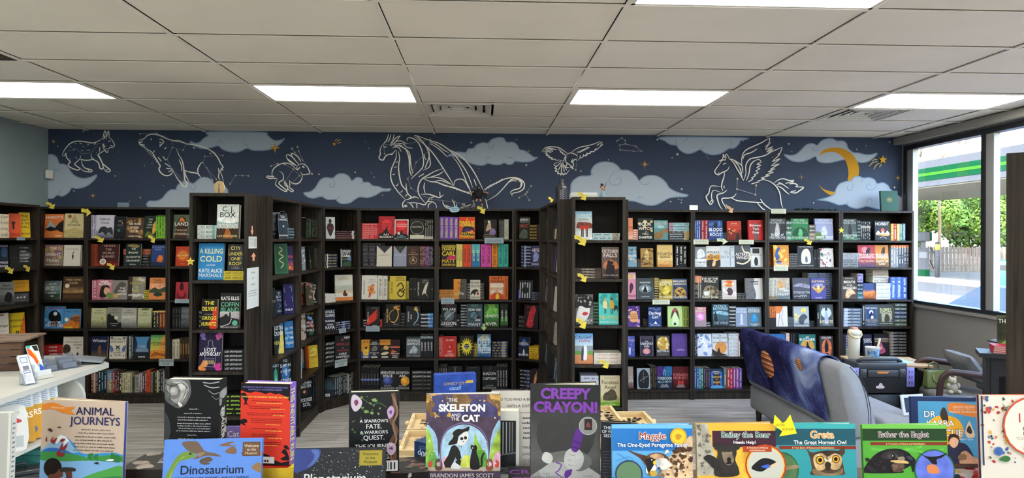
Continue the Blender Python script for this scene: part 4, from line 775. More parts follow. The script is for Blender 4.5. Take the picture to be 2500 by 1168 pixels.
load('''
Z 740 490 3.65
@C1 0
H 515 672 203 8|red paperbacks|c8343a|~|f0b0b0
F 672 814 140|tall red hardcover with a black mountain|a81c24|e .5 .62 .34 d83038;s 3 30 e8a0a0 .008;P 16080a 0 0 0 20 25 28 45 48 55 52 60 30 100 12 100 0;t .62 .07 3a0a10 THE MARTIAN;t .52 .07 3a0a10 CHRONICLES;t .14 .09 e8e4e0 RAY;t .04 .08 e8e4e0 BRADBURY
F 815 937 168|red paperback with a white border|d8d8d6|r .06 .03 .94 .95 b8202a;e .5 .68 .33 e0343c;P 1a1214 6 3 6 25 40 34 55 48 60 28 94 22 94 3;e .3 .28 .1 ccc;t .72 .06 f0e8e0 THE MARTIAN;t .62 .06 f0e8e0 CHRONICLES;t .14 .06 9ac8d8 RAY;t .06 .06 9ac8d8 BRADBURY
F 952 1078 163|black book with a white ring around the title|151614|r 0 0 1 .2 c4c4b4;e .5 .55 .47 bcb8a8;e .5 .55 .45 151614;t .56 .07 c4beac NIGHTFALL;t .24 .04 888 ASIMOV
S 1082 1160 165 5|black upright copies with white feet|161614|~|999|.86,1,c0c0b4
@C1 1
H 525 715 380 17 d=.08|thin black paperbacks with grey lettering|161618|~|889
F 655 789 405|white book with a dark blue triangle|cfcbc0|p 2a2e3c 5 100 95 100 52 66;l a03a3a 2 5 100 52 65 95 100;t .5 .1 9a8a8a ASIMOV;t .36 .025 999 FOUNDATION
F 805 922 405|grey blue book with a dark green triangle|8c94ac|p 24342f 5 100 95 100 52 64;l b04040 2 5 100 52 63 95 100;e .52 .86 .12 4a6a60;e .52 .86 .09 24342f;t .5 .1 b8bcc8 ASIMOV;t .36 .025 ccc FOUNDATION
F 920 1037 405|dark brown book with a round emblem|3a2620|e .5 .3 .3 a88a70;e .5 .3 .26 3a2620;P a88a70 35 20 50 45 65 20 50 28;t .78 .06 b84a34 FIRST;t .66 .05 c8a890 ASIMOV;t .56 .05 c8a890 FOUNDATION
S 1040 1160 405 10|thin spines fading from red to purple to black|5a2420,6a2a24,4a2a5a,5a2a7a,2a2030,222024|~|aaa
@C1 2
F 520 660 668 t=.045|white book with an orange armoured figure|d4d2ca|P b8603a 45 8 50 40 62 60 80 62 78 40 65 25 55 10;b 5 5 d8904a .1 .4 .2 .8 .6;v .16 .11 3a3a38 IRON GOLD;T .68 .78 .06 8a9aa8 PIERCE;T .68 .69 .06 8a9aa8 BROWN
S 665 752 668 2|white spines lettered in dark grey|d0cec6|IRON GOLD|3a3a38
H 735 943 718 4 d=.10|yellow copies behind the snake book|b8a43a|D|222
F 770 914 673|yellow book with a black snake coil|c8b040|v .14 .11 222014 DARK AGE;l 1c1a14 7 45 55 70 70 85 50 65 40 50 25 70 12 90 25 80 40;l 1c1a14 6 60 45 80 30 95 45;T .65 .88 .07 3a3420 PIERCE;T .65 .78 .07 3a3420 BROWN
S 945 1014 695 2|black spines with white emblem|161716|Y|ccc
F 1012 1130 695|black book with a pale leaping figure|141514|P c8c4b4 40 20 50 45 65 70 85 80 75 50 70 30 85 12 60 30;v .12 .1 d8d6cc LIGHT BRINGER;T .65 .88 .06 999 PIERCE;T .65 .79 .06 999 BROWN
S 1132 1162 697 1|black spines with grey emblem|161716|Y|bbb
@C1 3
H 525 705 1058 3 d=.10|red and black copies behind the red wing|161414|~|ccc|.85,1,b82c24
F 560 682 945|black book with a large red wing|181616|P c83424 5 20 15 45 45 65 85 88 70 62 92 75 72 52 92 62 70 42 88 48 60 30 40 22 15 12;v .14 .1 b8a8a4 RED RISING;T .65 .06 .05 ddd PIERCE;T .65 .9 .04 999 RED RISING
H 715 920 1000 5 d=.11|black copies behind the golden wreath|161616|~|777
F 735 866 925 t=.04|black book with a golden wreath ring|161614|l c88a34 5 30 30 22 50 35 68 55 75;l d8a04a 6 55 78 75 85 85 60 80 40 60 22 35 25;b 3 6 d89a3a .07 .55 .65 .9 .95;v .1 .1 d8c890 GOLDEN SON;T .7 .1 .05 888 PIERCE
F 918 1042 942|black book with a pale blue crescent|15171c|l 9ac0d8 6 60 85 85 65 80 35 55 18;P c8a85a 55 85 70 98 85 80 75 75;v .16 .11 e4e8ec MORNING;v .36 .1 e4e8ec STAR;T .7 .1 .05 999 BROWN
H 1042 1160 1003 4|black and bright blue paperbacks|17181c|~|ccd|.58,1,3a7ab8
Z 640 760 4.867
@C1 4
F 1165 1272 342|orange book with a yellow astronaut|c88a24|n .3;r 0 0 1 .35 3a4a8a;P d8b44a 25 15 30 50 50 65 75 50 80 15;e .53 .55 .16 4a3a2a;n 0;t .84 .09 3a1a10 JACK;r .2 0 .8 .07 e8e8e8
F 1272 1393 345|black book with white lettering and moons|1a1a1c|n .4;P 6a6a6a 20 40 40 65 80 60 70 40;n 0;t .82 .08 ddd JACK;t .72 .08 ddd MCDEVITT;t .24 .06 ddd THE HERCULES;t .14 .06 ddd TEXT;r .2 0 .8 .07 e8e8e8
F 1395 1522 340|orange topped book with a ringed planet|1c1712|r 0 .7 1 1 c8862c;n .4;e .6 .55 .25 c89a5a .12;l d8b88a 3 10 45 60 52 98 60;P d8c8a8 10 20 50 32 90 28 50 15;n 0;t .84 .09 5a3a14 MCDEVITT;r .2 0 .8 .07 e8e8e8
F 1522 1635 342|dark red book with a bright streak|2a1210|n .3;P c8502a 10 20 20 45 50 30;r 0 .55 1 .62 e0705a;n 0;t .3 .06 e8d8d0 THE;t .2 .06 e8d8d0 CASSANDRA;t .1 .06 e8d8d0 PROJECT;r .2 0 .8 .05 e8e8e8
F 1712 1880 307|grey book with icy mountains and white title|54606a|n .5;P a8b4bc 20 20 40 48 60 55 80 35 60 15;g 0 .2 2a3036 505a62;n 0;r 0 .93 1 1 2a3036;t .74 .14 f0f2f4 AMONG;t .6 .11 f0f2f4 SERPENTS;t .05 .06 ccc MARC J GREGSON
S 1880 2032 285 4|dark grey spines with white emblem and lettering|1c2026|SERPENTS|dde|.05,.15,8a94a0
@C1 5
S 1165 1392 668 6 depth=.20|black spines lettered in white with blue dots|16171a|CHASM CITY|dcdce0|.48,.56,6a7ac0
F 1400 1580 668|black book with a blue planet and white title|121318|n .4;e .5 .42 .33 2c3a7a;e .45 .45 .2 5a6ab0;n 0;t .7 .12 f0f0f0 REVELATION;t .57 .1 f0f0f0 SPACE;t .18 .05 bbb ALASTAIR;t .06 .08 c4c4c8 REYNOLDS
F 1580 1752 668 t=.03|black book with an orange planet and white title|121110|n .4;e .68 .4 .3 d8902a .2;e .62 .45 .15 e8c04a;n 0;t .7 .11 f0f0f0 REDEMPTION;t .57 .1 f0f0f0 ARK;t .18 .05 bbb ALASTAIR;t .06 .08 c4c4c8 REYNOLDS
H 1770 2028 705 5|black paperbacks with white lettering|141416|REDEMPTION ARK|dddde0
Z 1040 490 3.893
@C2 0
S 112 310 155 4|purple spines with yellow lettering|7048b0|PARADE OF HORRIBLES|e8e03a
F 314 466 157 t=.04|orange and yellow book with a red creature|c8502a|n .3;P 241820 20 20 30 55 60 60 90 50 95 15;P d83a24 5 90 20 98 60 95 98 90 90 75 40 80;P e87a2a 30 40 70 45 98 30 98 20 50 30;P 3a2a70 25 35 45 48 75 45 70 35;n 0;t .84 .1 f0e83a A;t .70 .12 f0e83a PARADE OF;t .57 .12 f0e83a HORRIBLES;t .19 .12 f0e83a MATT;t .06 .12 f0e83a DINNIMAN
F 550 672 180|dark book with a tan and violet figure|1f1a1f|n .3;P b89a80 15 40 30 75 50 90 55 55;P 7a6a9a 45 25 55 55 85 50 90 25;e .4 .88 .1 ccb;n 0;r .03 .04 .7 .22 1a1410;l b8a890 1.5 3 4 70 4 70 22 3 22 3 4;d .1 .65 .15 2 b8a890
S 692 786 178 7|thin black and white spines|1c1e1a,b0b4a4|~|888
@C2 1
S 112 136 438 1|dark red spines|5a2a24|~|c8b
F 146 284 410 t=.04|dark brown book with large yellow title|2a1714|r .1 .88 .9 .98 1a0f0e;t .82 .11 f0d83a DUNGEON;t .70 .11 f0d83a CRAWLER;t .48 .18 f0d83a CARL;P b82a5a 35 35 60 48 98 45 95 30 60 28;t .16 .15 f0d83a MATT;t .02 .1 f0d83a DINNIMAN
S 288 348 412 2|cream yellow spines|d0c46a|DOOMSDAY|5a4a2a
S 352 430 412 2|orange red spines with black lettering|d0482a|ANARCHIST|1c1210
S 432 516 412 2|blue spines with pale green lettering|2f74a8|GATE OF|d8e8a0|.0,.4,5aa8b0
S 521 621 412 2|magenta spines with black lettering|d04aa8|BUTCHERS|2a1424
S 624 682 412 1|orange spines with black lettering|d8842c|FERAL GODS|2a1a10
S 685 784 412 2|teal spines with black lettering|3aa89a|INEVITABLE|102824
@C2 2
H 110 275 852 4|tan paperbacks|c08a4a,b87a3c|~|6a4020
F 262 386 748|half orange half grey book with a seal|4a4c48|p d0862c 0 0 0 100 55 100 40 0;n .2;T .55 .72 .12 2a1c14 The;T .6 .5 .12 3a1c14 Last;T .6 .25 .12 d8d4c8 Day;n 0;e .2 .25 .16 a8843a;e .2 .25 .12 c8a85a
H 385 552 785 6 d=.10|grey closed copies behind the dinosaur book|5a5854,4a4844|~|bbb
F 420 516 755|white book with a black skeleton head|ccc6bc|t .80 .12 2a2a2a MICHAEL;t .62 .12 3a3a3a CRICHTON;P 18181a 5 20 10 38 30 48 60 52 85 42 60 38 45 22 25 30;e .75 .3 .14 a83a34;t .06 .09 333 JURASSIC PARK
F 602 748 718|orange book with a pale page and yellow figure|d8682a|r .06 .22 .9 .7 d8c8b0;P c8481c 15 3 25 25 50 38 75 25 95 3;P e8c83a 42 3 45 20 55 25 62 18 62 3;n 0;t .84 .12 2a1410 MATT;t .7 .12 2a1410 DINNIMAN;t .54 .09 f0ece8 OPERATION;t .40 .09 b85a34 BOUNCE;t .28 .08 f0ece8 HOUSE
S 748 782 718 1|orange spines with red lettering|c8682c|MATT DINNIMAN|7a2a1c
@C2 3
H 118 325 1080 3 d=.10|black copies behind the planet book|15151a|~|bbb
F 145 292 985|black book with a grey planet and ship|14161e|n .4;e .5 .5 .34 4a5a64;e .45 .55 .24 6a7a80;l b8bcc0 5 25 30 50 50 90 70;n 0;t .93 .05 8a3a34 DENNIS E.;t .86 .05 8a3a34 TAYLOR;t .72 .11 e8ecec WE ARE;t .1 .14 f0f0f0 LEGION;t .03 .04 bbb WE ARE BOB
H 327 392 985 8 d=.08|black paperbacks with white lettering|17181c|~|bcc4cc
F 390 537 985|grey blue book with black machine wheels|3a5260|n .4;e .45 .5 .3 16202a;e .45 .5 .24 5a7a8a;l 16202a 5 30 35 50 50 70 65;e .75 .4 .14 1a242c;n 0;t .93 .05 6ab87a DENNIS E.;t .86 .05 6ab87a TAYLOR;t .7 .1 e8ecec FOR WE;T .7 .27 .09 f0f0f0 ARE;t .06 .13 f0f0f0 MANY
F 552 693 985|green book with glowing rings and white title|3a7a34|n .5;P 6ab84a 20 50 40 90 90 80 80 50;l b8e08a 2 10 60 50 80 95 60;g 0 .3 1a3a1c 34702e;n 0;t .93 .05 c8e06a DENNIS E.;t .86 .05 c8e06a TAYLOR;t .42 .12 e4ece0 HEAVEN'S;t .08 .13 e4ece0 RIVER
S 706 780 985 2|black and green spines|182018|HEAVEN'S|dde8d8|.55,.9,3a6a34
Z 1020 760 4.867
@C2 4
S 222 296 305 4 depth=.2|red spines|c8302c|~|f0d0c8
F 297 460 302|red book with a black radial pattern|c8322c|t .88 .08 2a1010 ARTHUR C.;t .78 .07 f0e0d8 CLARKE;l 4a1212 2 50 65 50 92;l 4a1212 2 20 50 44 50;l 4a1212 2 56 50 80 50;l 4a1212 2 28 66 44 56;l 4a1212 2 56 56 72 66;l 4a1212 2 28 34 44 44;l 4a1212 2 56 44 72 34;e .5 .5 .06 e8a08a;t .24 .08 f0dcd4 2001;t .15 .05 f0dcd4 A SPACE;t .05 .08 f0dcd4 ODYSSEY
F 500 662 297|black book with a yellow sunburst|1c1c14|p e0d02a 50 95 56 72 66 90 66 70 82 84 74 64 95 68 78 56 98 50 78 44 95 32 74 36 82 16 66 30 66 10 56 28 50 5 44 28 34 10 34 30 18 16 26 36 5 32 22 44 2 50 22 56 5 68 26 64 18 84 34 70 34 90 44 72;e .5 .5 .34 e8d83a;e .5 .5 .2 1c1c14;t .5 .07 f2f2f0 I'M THE;t .4 .07 f2f2f0 BAND
H 470 702 388 4 d=.10|yellow copies behind the sunburst book|c8b43a|~|333
F 706 870 278 t=.03|pale blue icy book with white slanted title|5a8ab0|n .5;b 5 12 a8c8dc .15;P b8c0b0 10 75 40 98 80 95 60 70;g 0 .25 1c4a8a 4a80b0;n 0;t .92 .06 3a4a4a BLAKE CROUCH;t .52 .26 e0ecf2 DEEP;t .18 .26 e0ecf2 FREEZE
H 878 1072 360 6|navy paperbacks with gold lettering|1e2848|~|d0b860|.6,.85,8a94b0
@C2 5
S 222 352 658 5 depth=.2|black spines partly behind the blue box|151518|~|999
F 358 526 658|black book with a white vertical flare|121318|l dde 2 50 40 50 95;n 0;d .3 .7 .96 1 888
F 575 742 660|black book with violet glow|10121c|n .4;P 2a2a5a 20 40 50 70 80 40;n 0;d .2 .8 .93 1 aaa
F 768 938 655 t=.03|black book with white angular title|12151b|l 8a8a94 1.5 50 75 55 98;t .62 .11 e8eaee SHADOW;t .42 .11 e8eaee CAPTAIN;t .16 .05 aaa ALASTAIR;t .05 .08 b0b4bc REYNOLDS
S 938 1070 658 4 depth=.2|black spines with white lettering|15161a|SHADOW CAPTAIN|d0d0d4
@K2 0
Z 1040 490 3.893
F 840 926 155 t=.06|black book with red title and green creature|17181a|n .4;P 4a5a4a 5 5 20 30 50 45 90 35 95 5;n 0;t .82 .1 e8e8e8 ADRIAN;t .74 .05 bbb TCHAIKOVSKY;t .52 .14 b84a34 SHROUD
H 965 1070 228 5|brown black paperbacks with yellow lettering|2a2018|SHROUD|d8b84a
@K2 1
H 900 1000 428 7|navy paperbacks with pale blue lettering|1c2038|~|b0bce0|.3,.5,8a94c0
F 1000 1075 430|violet blue book with white title|3a3a6a|n .5;P 8a94d0 20 40 40 70 90 60 80 35;n 0;t .72 .15 f0f0f4 ABYSS;t .26 .09 e0e4f0 IAN;t .1 .09 e0e4f0 DOUGLAS
@K2 2
F 858 990 757|dark book with a caged owl|23232a|r .1 .1 .85 .88 c0c4cc;r .16 .1 .26 .88 23232a;r .34 .1 .44 .88 23232a;r .52 .1 .62 .88 23232a;r .7 .1 .78 .88 23232a;e .5 .5 .24 1c1c22;e .5 .7 .12 3a3a3a;r 0 0 .1 .5 4a4ab8
H 975 1068 868 4|dark grey blue closed copies|2a2e38|~|99a
@K2 3
F 930 1058 990|black book with a red streaked portrait|201014|n .5;P b82a3a 20 10 35 60 60 95 85 85 70 40 60 5;n 0;t .85 .07 c83a44 STARRY;t .62 .08 c83a44 CRAIG;t .3 .06 d84a54 DARK;t .14 .06 d84a54 MATTER
H 880 935 1090 3|dark closed copies behind the red streaked book|1c1c20|~|777
@K2 4
Z 1020 760 4.867
F 1188 1315 310 t=.04|dark blue book with a lit spaceship|16203c|n .4;P 3a6ac0 20 60 50 92 80 60;P d8c060 40 15 50 45 60 15;P c8d4e8 40 20 50 40 60 25 50 10;n 0;t .62 .12 e8d89a ORBITAL;t .1 .1 f0f0f4 BAXTER
H 1320 1432 425 6|yellow paperbacks|d8a828,e0b430|~|5a4a14
@K2 5
H 1205 1332 690 6|black paperbacks with pale lettering|16171a|~|aaa|.65,.95,3a3a6a
F 1335 1428 690|black and amber book cut off by the partition|241a16|P c88a5a 40 40 60 80 80 60 60 30;l e8d8c8 3 30 20 60 50 80 90
@S4 0
Z 1240 480 2.539
F 232 242 110 w=.15 t=.03 ang=0 hinge=L|green book seen edge on|3a4a3a|b 3 6 7aa088 .2
F 222 232 150 w=.15 t=.02 d=.1 hinge=L|thin brown book seen edge on|3a2e20
@S4 1
F 213 243 312 w=.16 t=.04 hinge=L|dark book with broad page edges|3a2c24
@S4 2
F 210 243 505 w=.16 t=.04 hinge=L|pale plum book with broad page edges|6a4a60|b 4 6 ccc .2
@S4 3
F 205 243 690 w=.16 t=.04 hinge=L|black and gold book with broad page edges|2a2620|b 4 6 b8a060 .2
@S4 4
F 218 243 905 w=.16 t=.04 hinge=L|blue grey book with broad page edges|3a5a78|b 4 6 a8c0d0 .2
@S3 0
F 280 300 98 w=.15 t=.05 ang=0 hinge=L|dark blue book with cream page edges|2a2c44
F 272 290 200 w=.10 t=.02 d=.02 hinge=L|small black and yellow booklet|3a3420
@S3 1
F 268 300 305 w=.17 t=.05 hinge=L|navy book leaning, seen edge on|2a2a4a|b 4 6 6a6aa0 .2
@S3 2
F 260 300 552 w=.17 t=.04 hinge=L paper=e8e4dc|white book leaning, seen edge on|c8c4bc|l 222 4 30 20 60 50 40 80
@S3 3
F 270 300 765 w=.17 t=.04 hinge=L|white and black book leaning, seen edge on|b8b0a8|b 4 8 2a2a2a .15
@S3 4
F 278 300 985 w=.17 t=.04 hinge=L|blue book leaning, seen edge on|3a5a7a|b 4 6 9ab0c8 .2
@E2 0
Z 1320 460 3.893
F 317 480 220|white snowy book with two red coated figures|c4ccd0|n .2;r 0 .78 1 1 8ab4cc;P 7a3a30 10 40 15 60 50 62 95 58 98 40 50 42;r 0 0 1 .3 dce0e4;n 0;e .42 .42 .13 b83028 .1;e .68 .42 .11 b83028 .09;e .42 .55 .06 3a2a28;e .68 .54 .06 7a3a1c;r .36 .1 .42 .34 2a2a30;r .44 .1 .5 .34 2a2a30;r .62 .1 .67 .34 2a2a30;r .69 .1 .74 .34 2a2a30;t .78 .12 e8f0f4 THE PERFECT;t .68 .06 3a5a6a SETTING
H 490 752 425 2|pale blue paperbacks|b0c8d0|~|6a8a98|.75,.95,a89a80
@E2 1
H 318 575 758 4|dark paperbacks with cream lettering|4a3c36,3a302c|OCTOBER FALLS|d0c8b8
F 582 748 560|dusky brown book with a kissing couple silhouette|5a4038|n .4;g 0 1 3a2824 6a5a5a;P b8704a 10 45 40 60 90 50 90 30 20 30;n 0;P 16101c 25 2 28 40 38 50 48 52 55 45 70 42 75 25 70 2;e .42 .52 .1 16101c .06;e .58 .5 .09 16101c .05;t .82 .1 e0d4cc OCTOBER;t .68 .12 e0d4cc FALLS;t .08 .05 c8b8b0 MOLLY BEALER
@E2 2
F 332 500 1010|grey book with a masked woman and red lips|5a5a5c|P d4d0d0 5 20 15 50 35 72 75 68 80 40 60 15 30 8;n .5;P 1c1c1e 0 55 10 98 60 98 98 85 95 60 60 55 30 62;n 0;b 5 14 9a9a9a .06 .05 .65 .95 .95;P b83048 38 33 50 42 72 38 60 30;t .1 .07 e8e8e8 THEATRE D'AMOUR;t .03 .05 ddd MARIA ROSS
H 498 560 1080 7 d=.10|dark green closed copies|2a4434|~|8ab89a
F 555 742 1000|turquoise book with two backpackers and a dog|4ab8b4|b 5 6 2f9490 .2 .1 .5 .9 1;P d8c890 22 55 22 72 32 76 42 70 40 50;P b89a40 55 52 55 72 66 78 76 70 74 50;e .32 .8 .06 c89a5a .04;e .65 .82 .06 5a3a24 .04;r .28 .35 .31 .52 222;r .34 .35 .37 .52 222;r .6 .33 .64 .52 222;r .68 .33 .72 .52 222;P 1c2428 76 42 80 60 95 58 95 40 90 50;t .17 .12 e8d060 ME+YOU;t .06 .05 f0f0e0 MALLORY OLSEN
Z 1380 720 4.03
@E2 3
F 90 270 385|blue sky book with a couple on a baseball field|7ab0d8|r 0 0 1 .3 d0885a;r 0 .3 1 .42 6a9a4a;r 0 .42 1 .6 8a98a0;g .6 1 c0d8e8 5a98d0;P e8e8ec 48 15 48 50 58 62 68 50 66 15;P 3a4a5a 36 12 38 45 46 58 50 45 46 12;t .82 .11 1c3a78 CAUGHT;T .55 .73 .08 c03048 Looking;t .04 .07 d89a70 AJ MARIE
H 280 555 575 3|white paperbacks with red lettering|dcd8cc|CAUGHT LOOKING|a04030
@E2 4
F 347 540 800|cream and green book with a ruined castle|c8bc9c|n .3;g 0 .4 7a9a3a c8c08a;P 4a4434 15 20 20 40 40 48 55 55 75 50 85 25 60 18;r 0 0 1 .12 6a9a2c;n 0;t .72 .12 5a4a30 Faceless;t .56 .12 5a4a30 Angel;d .2 .8 .93 2 776;t .03 .05 d8d8a0 L.A. GUNN
H 150 328 800 6|pale lavender closed copies|b8bccc|~|778
''')
